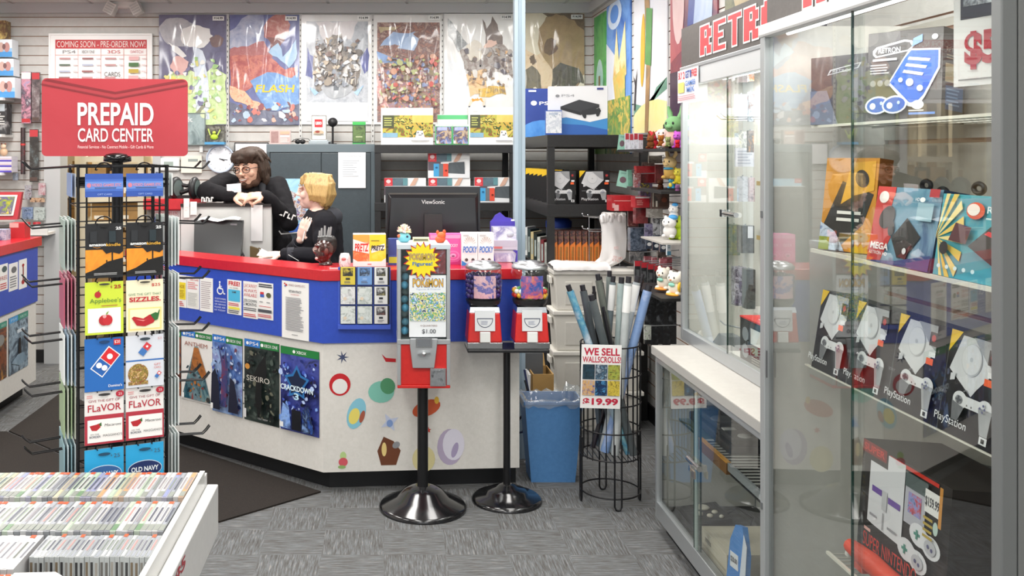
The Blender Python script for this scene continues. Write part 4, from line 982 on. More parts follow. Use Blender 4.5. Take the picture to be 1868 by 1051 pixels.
for i in range(4):
    t = thing('storage_tote', 'off white storage tote with lid behind the basket, %s from the floor' % nth(i), 'storage box', (X0, Yd, zz[i]), group='stacked storage totes')
    W_ = X1 - X0; h_ = .21
    q = MB(); q.hexa([(.014, .012, 0), (W_ - .014, .012, 0), (W_ - .014, .19, 0), (.014, .19, 0), (.0, 0, h_), (W_, 0, h_), (W_, .20, h_), (0, .20, h_)], SD)
    for u0, u1 in ((.06, .22), (.27, .43)): q.hexa([(u0, .006, .03), (u1, .006, .03), (u1, .03, .03), (u0, .03, .03), (u0, -.002, .17), (u1, -.002, .17), (u1, .03, .17), (u0, .03, .17)], V('#cfccc3', '#d5d2c9', scale=20))
    obj('body', q, t, .006)
    q = MB(); q.box(-.012, -.012, h_, W_ + .012, .212, h_ + .0245, '#e2dfd7'); obj('lid', q, t, .005)
    q = MB(); q.box(-.02, .06, h_ - .06, -.002, .15, h_ - .02, '#e2dfd7'); obj('handle', q, t, .004)
# shopping bags on a wire stand standing on the totes
zt = .94
sb = thing('bag_stand', 'wire stand with two pairs of prongs holding shopping bags', 'bag rack', (0, 0, 0))
ST = M('#b9bcc0', .25, .9); Yb = 5.56
q = MB(); q.box(P(1075, 0, Yb).x, Yb - .02, zt, P(1142, 0, Yb).x, Yb + .12, zt + .008, ST)
for px in (1082, 1139): q.tube([(P(px, 0, Yb).x, Yb + .11, zt + .008), (P(px, 0, Yb).x, Yb + .11, P(0, 392, Yb).z)], .004, ST)
obj('frame', q, sb)
for (x0_, y0_, x1_) in ((1064, 394, 1140), (1074, 396, 1140), (1064, 417, 1141), (1074, 421, 1141)):
    q = MB(); a = P(x0_, y0_, Yb - .03 * (x0_ == 1074)); c = P(x1_, y0_ + 2, Yb + .11)
    q.tube([a + Vector((-.005, 0, .012)), a, a + Vector((.03, 0, -.004)), c], .0036, ST); q.ell(a + Vector((-.005, 0, .012)), .006, ST, 8, 6); obj('prong', q, sb)
BAG = V('#efecea', '#f4f2f0', scale=7, rough=.35, crinkle=.3)
def bagsheet(q, prof, y0, dy, m):                  # crumpled sheet from rows of (x0,x1,z)
    n_ = 14; vs = []
    for (xa, xb, z, yo) in prof:
        for i in range(n_):
            t = i / (n_ - 1); vs.append((xa + (xb - xa) * t, y0 + yo + dy * (.5 - abs(t - .5)) * -1 + .010 * sin(9 * t + z * 30) + random.uniform(-.003, .003), z + random.uniform(-.003, .003)))
    q.add(vs, [(r * n_ + i, r * n_ + i + 1, (r + 1) * n_ + i + 1, (r + 1) * n_ + i) for r in range(len(prof) - 1) for i in range(n_ - 1)], m, True)
def pz(px, py, Y=5.54): v = P(px, py, Y); return v.x, v.z
bt = thing('shopping_bags', 'white plastic shopping bags hanging from prongs with faint red print', 'bag', (0, 0, 0))
q = MB()
rows_ = [(1100, 1141, 388), (1094, 1142, 398), (1098, 1142, 415), (1100, 1142, 435), (1099, 1142, 455), (1095, 1141, 470), (1083, 1130, 480), (1062, 1110, 487)]
for k in range(4):
    bagsheet(q, [(pz(a, c)[0], pz(b, c)[0] - .004 * k, pz(a, c)[1], .012 * k) for a, b, c in rows_], 5.53, .03, BAG)
obj('bag', q, bt)
q = MB()
for k in range(9):
    x = pz(1098 + 5 * k, 0)[0]; z = pz(0, 398)[1]; q.tube([(x, 5.52 + .01 * (k % 3), z - .02), (x - .008 + .004 * (k % 4), 5.51, z + .018 + .012 * (k % 2)), (x + .006, 5.52, z + .022)], [.012, .012, .004], BAG, 6)
obj('handle', q, bt)
q = MB(); a = P(1117, 476, 5.49); q.X = Matrix.Translation(a) @ Matrix.Rotation(.18, 4, 'Y'); q.text('VIDEO GAMES', 0, .018, .055, .014, 0, '#e2a9a6', .01); q.text('ETC', 0, 0, .04, .014, 0, '#e2a9a6', .01)
q.X = Matrix.Translation(P(1120, 455, 5.49)); q.text('etc', 0, 0, .03, .02, 0, '#eec9c6', .01); obj('red_print', q, bt)
# folded bundle of bags lying on the totes
q = MB(); rx0 = pz(1010, 0, 5.42)[0]; n_ = 18; vs = []
for i in range(n_ + 1):
    t = i / n_; x = rx0 - .006 + (.33) * t; hgt = .046 * (1 - .25 * t) * min(1, 6 * t + .55)
    for j in range(11):
        a = pi * j / 10 * 1.0; vs.append((x + random.uniform(-.003, .003), 5.50 - .11 * cos(a) + random.uniform(-.004, .004), zt + .001 + hgt * (sin(a) ** .45 if sin(a) > 1e-6 else 0) + random.uniform(0, .004)))
q.add(vs, [(i * 11 + j, (i + 1) * 11 + j, (i + 1) * 11 + j + 1, i * 11 + j + 1) for i in range(n_) for j in range(10)] + [tuple(range(10, -1, -1)), tuple(range(n_ * 11, n_ * 11 + 11))], BAG, True)
solo('bag_bundle', q, 'folded bundle of white plastic bags on top tote', 'bag')
# ================================================================ posters on the back wall
YP = BW - .016
def wrapped(*pal, scale=6, seed=0, hard=False):    # print colours mixed toward grey-white: the plastic wrap's reflected haze, painted in
    mix = lambda c: '#' + ''.join('%02x' % int(int(c[i:i + 2], 16) * .78 + 215 * .22) for i in (1, 3, 5))
    return V(*[mix(c) for c in pal], scale=scale * 2.6, rough=.4, coat=1.0, crinkle=1.0, seed=seed, hard=hard, detail=6)
WH = wrapped('#e9e8e6', '#f2f1ef', scale=4)
def poster(label, px0, py0, px1, py1, base, art, busy=(), box=(.08, .08, .92, .9), n=70, size=.06):
    a, w_, h_ = pix(px0, py0, px1, py1, YP)
    q = MB(); q.box(0, 0, 0, w_, .010, h_, base); f = Face(q, 0, 0, w_, h_, 0); f.j = .02
    art(f); scatter(f, n, box, [wrapped(c, c) for c in busy], size) if busy else None; f.j = 0; f.r(.80, .945, .97, .985, '#efefed'); f.t('$14.99', .82, .953, .95, .977, '#2a2a2a', .03)
    solo('poster', q, label, 'poster', a, group='wrapped posters on the back wall')
def p1(f):
    f.e(.3, .84, .3, .13, wrapped('#8f8f9a', '#b9b7bd'), rot=-.3); f.e(.55, .8, .24, .1, WH); f.e(.86, .76, .1, .05, wrapped('#5a3f40', '#6f5250'))
    f.g([(0, 0), (0, .38), (.15, .46), (.4, .52), (.62, .44), (.78, .52), (1, .46), (1, 0)], wrapped('#a9cf6a', '#c9e09a', '#8fbf55', scale=5))
    f.g([(0, .36), (.2, .44), (.4, .40), (.36, .2), (0, .2)], wrapped('#d9d944', '#e9e46a')); f.g([(.5, .72), (.66, .66), (.74, .4), (.76, .05), (.58, .05), (.52, .4)], wrapped('#c2d3ea', '#dfe8f4')); f.e(.3, .54, .13, .09, wrapped('#d99a94', '#e4b0a8')); f.g([(.14, .76), (.3, .7), (.42, .62), (.36, .6), (.2, .68)], WH)
    f.g([(.5, .08), (.7, .24), (.73, .2), (.56, .06)], wrapped('#7a7a5a', '#66664a'))
poster('poster with dark sky over green hill and pale streak, partly behind red rack sign', 290, 27, 413, 228, wrapped('#3f3c5e', '#55527a', scale=5), p1, ['#e4eaf2', '#c9dca0', '#8fbf6a', '#dfe6da', '#5a5680', '#f0f0ea', '#d9d06a'], (.1, .04, .9, .6), 60, .035)
def p2(f):
    f.g([(0, .85), (.25, 1), (.5, 1), (.5, .72), (.1, .66), (0, .7)], wrapped('#c4c6d6', '#9aa2c2', '#5f6aa0', scale=4)); f.g([(.1, .7), (.5, .76), (.62, .62), (.3, .55), (0, .6), (0, .7)], wrapped('#b56a6a', '#a04a4a', '#c98a86', scale=4)); f.e(.68, .88, .17, .14, wrapped('#8c2f36', '#b05a50', '#d9b0a0', scale=6), rot=-.5); f.g([(.55, .8), (.78, .78), (.72, .7), (.6, .68)], wrapped('#5a2628', '#7a3a34'))
    f.g([(0, .62), (.55, .64), (.8, .5), (.99, .55), (1, .36), (.6, .42), (.2, .3), (0, .34)], wrapped('#8c2a30', '#a33c3a', '#c96a54', '#7a2228', scale=6)); f.g([(.55, .66), (.68, .74), (.78, .62), (.96, .78), (.97, .6), (.85, .52), (.68, .62)], wrapped('#a9cbe8', '#8ab6de')); f.g([(.3, .4), (.55, .48), (.9, .42), (1, .48), (1, .2), (.6, .12), (.42, .22)], wrapped('#6f9fd9', '#4f80c4', '#8ab8e6', scale=4))
    f.g([(0, .36), (.2, .3), (.55, .14), (.6, .1), (.3, .16), (0, .24)], wrapped('#e08a5a', '#f0b48a', '#c4543a', scale=12)); f.g([(0, .0), (0, .2), (.3, .14), (.7, .12), (1, .2), (1, 0)], wrapped('#2c2f48', '#454a66', '#6f7288', scale=5)); f.t('FLASH', .37, .295, .92, .365, '#e2c23a', .02, .15)
poster('poster with red and blue streaks and yellow FLASH lettering', 419, 27, 546, 228, wrapped('#5a62a0', '#3c4480', scale=4), p2, ['#c45a4a', '#7a2228', '#e0a08a', '#a9c4e4', '#3c4480', '#d9d4da', '#5a2a30'], (.05, .04, .95, .2), 40, .035)
def p3(f):
    f.r(.07, .03, .95, .94, wrapped('#8f96a2', '#b9bec6', '#6f7684', scale=4)); f.g([(.2, .94), (.8, .94), (.7, .78), (.3, .78)], wrapped('#e9e4e4', '#d6cfd2')); f.g([(.07, .7), (.2, .6), (.16, .4), (.07, .44)], wrapped('#2d3570', '#4a54a0')); f.g([(.95, .7), (.85, .62), (.88, .46), (.95, .5)], wrapped('#2d3570', '#4a54a0'))
    f.g([(.2, .3), (.16, .55), (.22, .74), (.36, .7), (.44, .82), (.58, .82), (.62, .7), (.76, .7), (.84, .5), (.78, .3), (.5, .36)], wrapped('#3a3430', '#5f544a', '#7d6f60', '#26262a', '#8a8f9a', scale=11)); f.g([(.5, .48), (.74, .34), (.62, .24), (.38, .24), (.28, .34)], wrapped('#a9adb2', '#8f949a')); f.r(.46, .31, .53, .36, '#6f747a'); f.r(.07, .03, .95, .2, wrapped('#dfe2ec', '#f2f2f6', '#b9bfd0', scale=5)); f.g([(.1, .34), (.25, .3), (.2, .26)], wrapped('#7fb0e0', '#9ac0e8')); f.g([(.9, .36), (.75, .3), (.8, .26)], wrapped('#7fb0e0', '#9ac0e8'))
poster('white bordered poster with dark cluster over grey peak and snow', 550, 27, 678, 227, WH, p3, ['#4a423a', '#8a7a68', '#2c2c34', '#b9a48a', '#6f7684', '#d9d6d4', '#5a3a30'], (.2, .36, .82, .78), 150, .032)
def p4(f):
    f.r(.05, .02, .97, .93, wrapped('#7a4a3e', '#9a5f4c', '#5a3a3a', '#b08a78', '#6f5a5a', scale=9)); f.g([(.08, .72), (.3, .84), (.62, .84), (.4, .72)], wrapped('#9ab4da', '#7f9fd0')); f.g([(.35, .7), (.55, .84), (.66, .78), (.6, .66)], wrapped('#8fb0dc', '#b9cce8')); f.g([(.06, .66), (.3, .6), (.55, .56), (.3, .54), (.06, .58)], wrapped('#8faee0', '#6f93d0'))
    f.r(.1, .1, .92, .5, wrapped('#6f4a44', '#8f8a5a', '#b0645a', '#5a5f8a', '#c9a9a0', scale=22)); f.g([(.05, .45), (.2, .2), (.28, .06), (.14, .06), (.05, .3)], wrapped('#c4443a', '#e0d4d0', scale=10)); f.e(.85, .42, .08, .1, wrapped('#a98a86', '#c9aaa4')); f.g([(.08, .88), (.4, .9), (.3, .86), (.1, .84)], wrapped('#9a8458', '#c9b48a'))
poster('maroon crowded poster with pale blue leaf shapes, above the boxed consoles', 682, 27, 806, 227, WH, p4, ['#8a4a3e', '#c98a6a', '#4a3030', '#5a6a9a', '#a9b06a', '#d9c0b4', '#c4443a', '#7a6a4a'], (.08, .08, .94, .62), 260, .03)
def p5(f):
    f.g([(0, .0), (0, .6), (.5, .5), (.4, .0)], wrapped('#dfe6ec', '#edf0f2')); f.g([(.55, .96), (.62, .86), (.7, .98), (.84, .78), (.82, .7), (.6, .72)], wrapped('#4a3a36', '#6f5a50')); f.e(.67, .71, .09, .06, wrapped('#d9a58f', '#e4b8a4')); f.g([(.2, .7), (.35, .66), (.6, .7), (.84, .72), (.96, .62), (1, .42), (.85, .46), (.7, .48), (.45, .4), (.3, .5)], wrapped('#54423c', '#7a6a62', '#a9a09a', '#3a3440', scale=9)); f.e(.44, .66, .13, .1, wrapped('#e4dccb', '#d4cab6')); f.g([(.3, .46), (.6, .5), (.62, .3), (.36, .26)], wrapped('#e0a86a', '#eec48a', '#b07a4a', scale=7)); f.g([(.5, .32), (.86, .36), (.9, .28), (.5, .24)], wrapped('#e2b23a', '#d9a52a', '#5a4a3a', scale=8)); f.g([(.06, .96), (.34, .72), (.22, .66), (.08, .8)], wrapped('#aeb2b4', '#6f7476', '#d4d6d8', scale=7))
    f.e(.47, .15, .115, .078, '#4a4c54', 28); f.e(.47, .15, .085, .058, WH, 28); f.g([(.36, .17), (.58, .17), (.58, .24), (.36, .24)], wrapped('#e9d2b8', '#f0dcc4')); f.e(.47, .16, .115, .078, '#efa040', 14, 0, .6, 2.5); f.e(.47, .158, .09, .062, WH, 20); f.g([(.40, .1), (.46, .16), (.46, .12)], '#4a4c54'); f.g([(.54, .1), (.48, .16), (.48, .12)], '#4a4c54')
poster('bright white poster with brown and orange diagonal mass and ring emblem', 810, 25, 938, 227, WH, p5, ['#54423c', '#a9a09a', '#e0a86a', '#3a3440', '#d9d4cf', '#8a6a4a'], (.3, .34, .95, .68), 60, .03)
def p6(f):
    f.g([(0, 0), (0, .7), (.3, .62), (.62, .8), (.6, .2), (1, .2), (1, 0)], wrapped('#d9b98a', '#e4cba4', '#c49a62', scale=4)); f.g([(.38, 1), (1, 1), (1, .45), (.82, .5), (.6, .9)], wrapped('#6f5238', '#54402c', '#8a6a48', scale=5)); f.e(.72, .7, .5, .22, wrapped('#a98a5a', '#8c6f45', scale=5), rot=-1.0)
    f.g([(.52, .1), (.54, .5), (.66, .56), (.9, .5), (1, .4), (1, .05), (.6, .05)], wrapped('#3c3a2c', '#2a281e', '#54503c', scale=6)); f.e(.5, .70, .1, .075, wrapped('#4a3426', '#6f4f38')); f.g([(.06, .18), (.1, .48), (.24, .54), (.36, .44), (.4, .2), (.3, 0), (.12, 0)], wrapped('#4a4636', '#5f5840', '#36342a', scale=6)); f.e(.24, .58, .05, .045, wrapped('#5a4630', '#4a3a28'))
poster('warm sandy poster with two dark forms, beyond the pale pillar', 942, 24, 1066, 227, wrapped('#dccfae', '#e8dfc6', scale=3), p6, ['#d9b98a', '#8a6a48', '#54503c', '#e8dfc6', '#a98a5a', '#3c3a2c'], (.0, .0, 1, .35), 60, .04)
# wall scroll posters on the side wall
def rposter(label, pxa, pxb, z0, z1, base, art):
    Ya = RW * F / (pxa - CX); Yb = RW * F / (pxb - CX)
    w_ = Ya - Yb; q = MB(); q.box(0, 0, 0, w_, .008, z1 - z0, base); f = Face(q, 0, 0, w_, z1 - z0, 0); art(f)
    solo('wall_scroll_poster', q, label, 'poster', (RW - .0095, Ya, z0), -pi / 2, group='long scroll posters on the side wall')
GS = lambda *p, scale=5, seed=0: V(*p, scale=scale, rough=.45, coat=.2, seed=seed)
rposter('green long scroll poster in the room corner', 1086, 1107, 1.62, 2.66, GS('#2f8f4a', '#5ab05a', '#1f6f44', scale=5), lambda f: (f.e(.5, .52, .3, .16, GS('#cfe4ea', '#8fc4b0')), f.e(.5, .22, .34, .2, GS('#c9c94a', '#d9a93a', '#8fae3a')), f.r(.0, .0, 1, .1, GS('#6fae4a', '#8fc45a')), f.r(.42, .4, .56, .56, GS('#6a5a34', '#7d6a3a'))))
rposter('blue sky and orange long scroll poster between green and white ones', 1109, 1153, 1.62, 2.68, GS('#3f78c9', '#6f9ede', '#2f62b4', scale=3), lambda f: (f.e(.35, .92, .3, .1, GS('#e2ecf8', '#b9d0f0')), f.e(.35, .92, .18, .06, '#5f90d8'), f.g([(0, .75), (.4, .64), (.5, .3), (0, .35)], GS('#efeef2', '#d4dcec')), f.g([(.3, .5), (.45, .82), (.55, .6), (.8, .84), (.85, .5), (.5, .42)], GS('#e2cf8a', '#f0e4b4', '#d9a84a')), f.g([(.3, .5), (.8, .56), (.8, .36), (.4, .34)], GS('#e0a53a', '#d9c26a', '#6fae6a', scale=9)), f.r(0, 0, 1, .36, GS('#d98a3a', '#8fae4a', '#4f8a4a', '#e2c25a', '#3f7a4a', scale=8))))
rposter('white and yellow long scroll poster with a thin dark tree', 1159, 1220, 1.60, 2.74, GS('#e4e2e4', '#d9dae2', scale=3), lambda f: (f.g([(0, .22), (.3, .26), (1, .34), (1, .4), (.7, .36), (.5, .26), (0, .3)], GS('#7fae9a', '#4f7f6a')), f.e(.62, .14, .75, .16, GS('#e9dc8a', '#f0e8b4')), f.r(0, 0, 1, .12, GS('#efece6', '#e4e0d8')), f.e(.30, .58, .07, .2, GS('#e2b23a', '#d9a52a'), rot=-.08), f.g([(.36, .1), (.42, .55), (.36, .85), (.5, .88), (.56, .6), (.46, .1)], GS('#8a6a4a', '#b08a5a', '#6f5f4a')), f.g([(.38, .5), (.42, .8), (.6, .78), (.56, .48)], GS('#5f9a54', '#4a8448')), f.tube if False else f.g([(.02, .26), (.05, .4), (.0, .46), (.07, .42), (.14, .5), (.09, .38), (.06, .26)], '#3c3a40'), f.g([(.22, .09), (.36, .06), (.52, .09), (.36, .12)], '#5a5450')))
rposter('purple and red long scroll poster above the glass case end', 1226, 1312, 1.62, 2.74, GS('#6a2a3c', '#8c3f4a', '#3a2450', scale=4), lambda f: (f.g([(.0, .45), (.3, .5), (.36, 1), (.0, 1)], GS('#c46a6a', '#a04454')), f.g([(.4, .6), (.5, 1), (.9, 1), (.75, .6)], GS('#2a3a86', '#3f54a8')), f.g([(.5, .5), (.6, .8), (.96, .9), (.9, .55)], GS('#9ab0d4', '#c4d0e4')), f.e(.2, .75, .14, .22, GS('#d9b0b0', '#e2c6c4')), f.r(0, 0, 1, .4, GS('#4a2440', '#2f1a34'))))
rposter('dark green long scroll poster behind the sign on the glass case', 1326, 1400, 1.9, 2.74, GS('#3a4a34', '#6a6a4a', '#24302a', scale=6), lambda f: f.e(.5, .6, .3, .2, GS('#8a7a5a', '#b0a07a')))

# preorder board and small things on the back wall
def bd(f):
    f.r(.045, .75, .965, .91, '#bb2028'); f.t('COMING SOON - PRE-ORDER NOW!', .06, .775, .95, .885, '#e6d9d4', .0)
    for k in range(5): f.r(.045 + .2295 * k - .003, .02, .045 + .2295 * k + .003, .75, '#d9a9a4')
    f.r(.045, .63, .965, .64, '#d9a9a4')
    for s_, u, m in (('PS4', .12, '#8a8c90'), ('XBOX ONE', .31, '#8a8c90'), ('3DS', .57, '#c04048'), ('SWITCH', .80, '#d08088')): f.t(s_, u, .665, u + .13, .72, m)
    f.t('CARDS', .54, .25, .70, .33, '#55565a')
    for r_ in range(5):
        for c_ in range(4):
            if c_ == 2 and r_ == 2: continue
            u = .07 + .2295 * c_; v = .54 - .115 * r_; m = random.choice(['#8f5a5a', '#6a6c70', '#a9b0c4', '#b98a8a', '#5a6a5a', '#c9a9a4'])
            if c_ == 3: f.r(u + .03, v, u + .13, v + .07, random.choice(['#c98a3a', '#3f6a34', '#7a3a5a', '#d9a9a9', '#b9a03a']))
            else: f.r(u + .02, v + .015, u + .13, v + .045, m)
            f.r(u + .16, v + .02, u + .2, v + .04, '#d9c4c4')
t = thing('preorder_board', 'white framed COMING SOON preorder board above the red rack sign', 'board', P(90, 165, BW - .02))
sB = (BW - .02) / F; w_, h_ = 187 * sB, 104 * sB
q = MB(); q.box(0, 0, 0, w_, .015, h_, '#efeeec'); bd(Face(q, .012, 0, w_ - .024, h_ - .01, 0)); obj('panel', q, t)
q = MB(); q.box(-.004, -.008, h_ - .014, w_ + .004, .015, h_, WHITE); q.box(-.004, -.008, -.1, .012, .015, h_ - .014, WHITE); q.box(w_ - .012, -.008, -.1, w_ + .004, .015, h_ - .014, WHITE); q.box(0.012, .0, -.1, w_ - .012, .015, 0, '#efeeec'); obj('frame', q, t, .002)
Yw = BW - .03
t = thing('wall_clock', 'round silver rimmed wall clock behind the bearded clerk', 'clock', P(402, 290, BW - .035))
R_c = 26 * BW / F
CKM = Matrix.Rotation(pi / 2, 4, 'X')
q = MB(); q.X = CKM; q.lathe([(R_c * .86, 0.0), (R_c * .9, .012), (R_c, .01), (R_c, -.02), (0, -.02)], '#b9c4d4', 40); obj('rim', q, t)
q = MB(); q.X = CKM; q.lathe([(R_c * .88, .001), (0, .002)], '#e9ebf0', 40, smooth=False); obj('face', q, t)
q = MB()
for k in range(12):
    a = pi / 6 * k; q.X = Matrix.Rotation(-a, 4, 'Y'); q.box(-.0015, -.0042, R_c * .70, .0015, -.0038, R_c * .80, '#8a8e98')
obj('dial_marks', q, t)
for nm, ang, ln_, wd in (('hour_hand', RAD(113), .035, .003), ('minute_hand', RAD(98), .058, .002)):
    q = MB(); q.X = Matrix.Rotation(ang, 4, 'Y'); q.box(-wd, -.0062, -.008, wd, -.0055, ln_, '#22242a'); obj(nm, q, t)
a = P(337, 298, Yw)
t = thing('thermostat', 'cream thermostat with small grey display, beside the clock', 'thermostat', P(330, 316, Yw)); s_ = Yw / F
q = MB(); q.box(0, 0, 0, 38 * s_, .028, 32 * s_, '#e2dfd2'); obj('housing', q, t, .004); q = MB(); q.box(13 * s_, -.0006, 21 * s_, 31 * s_, 0, 26 * s_, '#8f9894'); obj('display', q, t)
t = thing('thermostat', 'white rounded thermostat with display half behind card rack top', 'thermostat', P(291, 312, Yw))
q = MB(); q.box(0, 0, 0, 36 * s_, .028, 24 * s_, '#e9e9e6'); obj('housing', q, t, .012); q = MB(); q.box(8 * s_, -.0006, 7 * s_, 25 * s_, 0, 17 * s_, '#9aa8a0'); obj('display', q, t)
q = MB(); q.box(0, 0, 0, 6 * s_, .012, 12 * s_, '#efefec'); solo('wall_switch', q, 'small white plate on wall under the grey framed print', 'switch', P(364, 278, BW - .013))
t = thing('framed_print', 'grey teal framed print under the green poster, beside red sign', 'picture', P(300, 265, Yw))
q = MB(); q.box(0, 0, 0, 75 * s_, .02, 59 * s_, V('#7f8f90', '#9fb0b0', '#5f7072', scale=7, coat=.5, rough=.3)); Face(q, 0, 0, 75 * s_, 59 * s_).t('sk', .47, .72, .7, .88, '#cfd6d6', .04); obj('print', q, t)
q = MB()
for b_ in ((0, 0, 75, 1.5), (0, 57.5, 75, 59), (73.5, 1.5, 75, 57.5), (0, 1.5, 1.5, 57.5)): q.box(b_[0] * s_, -.004, b_[1] * s_, b_[2] * s_, -.0005, b_[3] * s_, '#74807e')
obj('frame', q, t)
t = thing('boxed_figure', 'black boxed green figure on a little blue bracket above the clock', 'toy', P(376, 259, Yw - .05))
q = MB(); q.box(0, 0, 0, 32 * s_, .05, 30 * s_, V('#2a2a28', '#54524a', '#8f8f84', scale=26)); obj('backing', q, t)
q = MB(); q.ell((15 * s_, -.01, 9 * s_), (.03, .012, .022), '#b5cf3a'); q.tube([(8 * s_, -.008, 12 * s_), (4 * s_, -.008, 24 * s_)], .006, '#c4d870', 6); q.tube([(21 * s_, -.008, 12 * s_), (26 * s_, -.008, 22 * s_)], .006, '#c4d870', 6); q.ell((15 * s_, -.012, 17 * s_), (.014, .011, .012), '#c9dc5a'); obj('figure', q, t)
q = MB(); q.box(-.006, -.03, -.02, 34 * s_, .05, -.0005, '#4f9ac9'); solo('wall_bracket', q, 'small blue bracket shelf directly above the wall clock', 'shelf', P(376, 259, Yw - .05))
t = thing('picture_frame', 'thin black framed white certificate behind clerk head', 'picture', P(428, 300, Yw)); 
q = MB(); q.box(0, 0, 0, 62 * s_, .012, 40 * s_, '#e6e6e8'); obj('paper', q, t)
q = MB()
for b_ in ((0, 0, 62, 1.2), (0, 38.8, 62, 40), (60.8, 1.2, 62, 38.8), (0, 1.2, 1.2, 38.8)): q.box(b_[0] * s_, -.006, b_[1] * s_, b_[2] * s_, -.0005, b_[3] * s_, '#1b1b1c')
obj('frame', q, t)
t = thing('hard_hat', 'round red orange object hanging on wall beside clerk shoulder', 'hat', P(384, 352, BW - .09))
q = MB(); q.ell((0, 0, 0), (.05, .07, .065), '#e0492c'); obj('shell', q, t); q = MB(); q.tube([(.05 * cos(a), -.0, -.02 + .0 * a) if False else (.052 * cos(a), .072 * sin(a), -.02) for a in [2 * pi * i / 20 for i in range(20)]], .006, '#c23c24', 6, True); obj('brim', q, t)

# ================================================================ steel cabinet
sc = 6.85 / F
X0 = (486 - CX) * sc; X1 = (684 - CX) * sc; ZT = P(0, 263, 6.85).z; W_ = X1 - X0
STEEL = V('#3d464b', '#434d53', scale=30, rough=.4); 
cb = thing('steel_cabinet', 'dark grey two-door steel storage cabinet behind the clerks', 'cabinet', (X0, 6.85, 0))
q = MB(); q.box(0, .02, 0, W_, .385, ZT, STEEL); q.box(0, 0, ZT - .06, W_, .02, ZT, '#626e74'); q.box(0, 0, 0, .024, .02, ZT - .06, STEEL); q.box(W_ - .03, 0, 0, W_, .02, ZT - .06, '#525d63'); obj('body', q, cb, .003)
for u0, u1 in ((.026, W_ * .505 - .002), (W_ * .505 + .002, W_ - .032)):
    q = MB(); q.box(u0, .004, .08, u1, .019, ZT - .064, STEEL); d = obj('door', q, cb, .003)
    q = MB(); hx = u1 - .03 if u0 < .1 else u0 + .03; q.box(hx - .006, -.012, .9, hx + .006, .0035, 1.02, '#b9bcc0'); obj('handle', q, d)
sheet('typed_notice', 'white typed notice taped high on the grey cabinet door', 'notice', 617, 278, 667, 343, 6.845, '#f0f0f1', lambda f: (f.t('NUMBER PHONE', .2, .87, .84, .91, '#9fa3ac'), f.lines(.16, .3, .86, .8, 8, '#b4b7be', .5, .3)), .002)
sheet('cabinet_poster', 'bright blue game poster with red banner on the grey cabinet between clerks', 'poster', 506, 326, 570, 424, 6.844, V('#7fb8d9', '#a9d4e8', '#5f9ac9', scale=5, coat=.3), lambda f: (f.r(0, .92, .2, 1, '#c9303a'), f.t('SWITCH', .03, .94, .17, .975, WHITE), f.g([(.1, .5), (.3, .8), (.5, .74), (.8, .5), (.85, .25), (.3, .2)], V('#c9b48a', '#8a4a4a', '#d9d4cf', '#5a6a9a', '#a03a3a', scale=36)), f.g([(.45, .6), (.9, .98), (.95, .6)], V('#cfe6f2', '#8fc4e0')), f.r(0, 0, 1, .16, V('#2a50a0', '#3f6ab4'))), .002)
# on top of the cabinet
Yc = 6.95
def oncab(px0, px1, h_px, d, base, art, name, label, cat, Y=Yc, z=None):
    s_ = Y / F; a = P(px0, 0, Y); a.z = ZT + .0005 if z is None else z
    return carton(name, label, cat, a, (px1 - px0) * s_, d, h_px * s_, base, art)
oncab(492, 530, 26, .05, V('#c9b0aa', '#b9a4a0', scale=12, rough=.2, coat=.6), lambda f: (f.r(.06, .1, .42, .9, V('#8f6f6c', '#a98a86', scale=20)), f.r(.5, .5, .95, .62, '#e9e0dc'), f.lines(.5, .1, .95, .45, 4, '#e0d4d0'), f.r(.5, .7, .95, .9, '#d9a48a')), 'blister_pack', 'pinkish blister pack standing on the grey cabinet', 'package')
t = thing('game_console', 'flat grey console with cable on top of grey cabinet', 'console', (P(563, 0, Yc).x, Yc, ZT))
q = MB(); q.box(0, 0, 0, 40 * Yc / F, .14, .024, '#9aa3a8'); q.box(.01, .01, .0242, 34 * Yc / F, .13, .034, '#b9c4c9'); obj('shell', q, t, .004); q = MB(); q.box(36 * Yc / F, -.001, .003, 40 * Yc / F, 0, .02, '#2a2c30'); obj('front_panel', q, t)
t = thing('game_controller', 'small black controller with curled cable beside flat console', 'controller', (P(548, 0, Yc).x, Yc - .02, ZT))
q = MB(); q.ell((-.018, 0, .02), (.022, .02, .018), BLACK); q.ell((.018, 0, .02), (.022, .02, .018), BLACK); q.box(-.02, -.012, .012, .02, .012, .032, BLACK); obj('grips', q, t); q = MB(); q.tube([(-.02, .01, .03), (-.05, .01, .035), (-.06, 0, .02), (-.03, -.01, .04), (.02, .02, .045), (.06, .03, .04), (.075, .04, .02)], .0022, '#2a2a2c', 5); obj('cable', q, t)
a = P(568, 250, Yc + .03); s_ = Yc / F
lg = carton('boxed_game', 'white boxed game with red logo standing on flat console', 'box', (a.x, Yc + .06, ZT + .0345), 27 * s_, .04, 45 * s_, '#e9e5da', lambda f: (f.r(0, .0, 1, .02, '#333'), f.r(.0, .98, 1, 1, '#333'), f.r(0, 0, .03, 1, '#333'), f.r(.97, 0, 1, 1, '#333'), f.r(.2, .52, .74, .84, '#c4262e'), f.t('LEGO', .27, .62, .68, .74, WHITE, .06), f.e(.48, .3, .36, .1, '#b9a48a'), f.e(.4, .33, .16, .05, '#8c3a30'), f.lines(.1, .18, .9, .26, 2, '#777', .1)))
t = thing('ball_camera', 'round black ball shaped webcam behind the white boxed game', 'camera', (P(607, 0, 7.1).x, 7.1, ZT)); 
q = MB(); q.ell((0, 0, .17), (.038, .038, .036), '#1c1c1f'); obj('ball', q, t); q = MB(); q.tube([(0, 0, 0), (0, 0, .135)], .008, '#1c1c1f', 8); q.box(-.03, -.03, 0, .03, .03, .008, '#1c1c1f'); obj('stand', q, t)
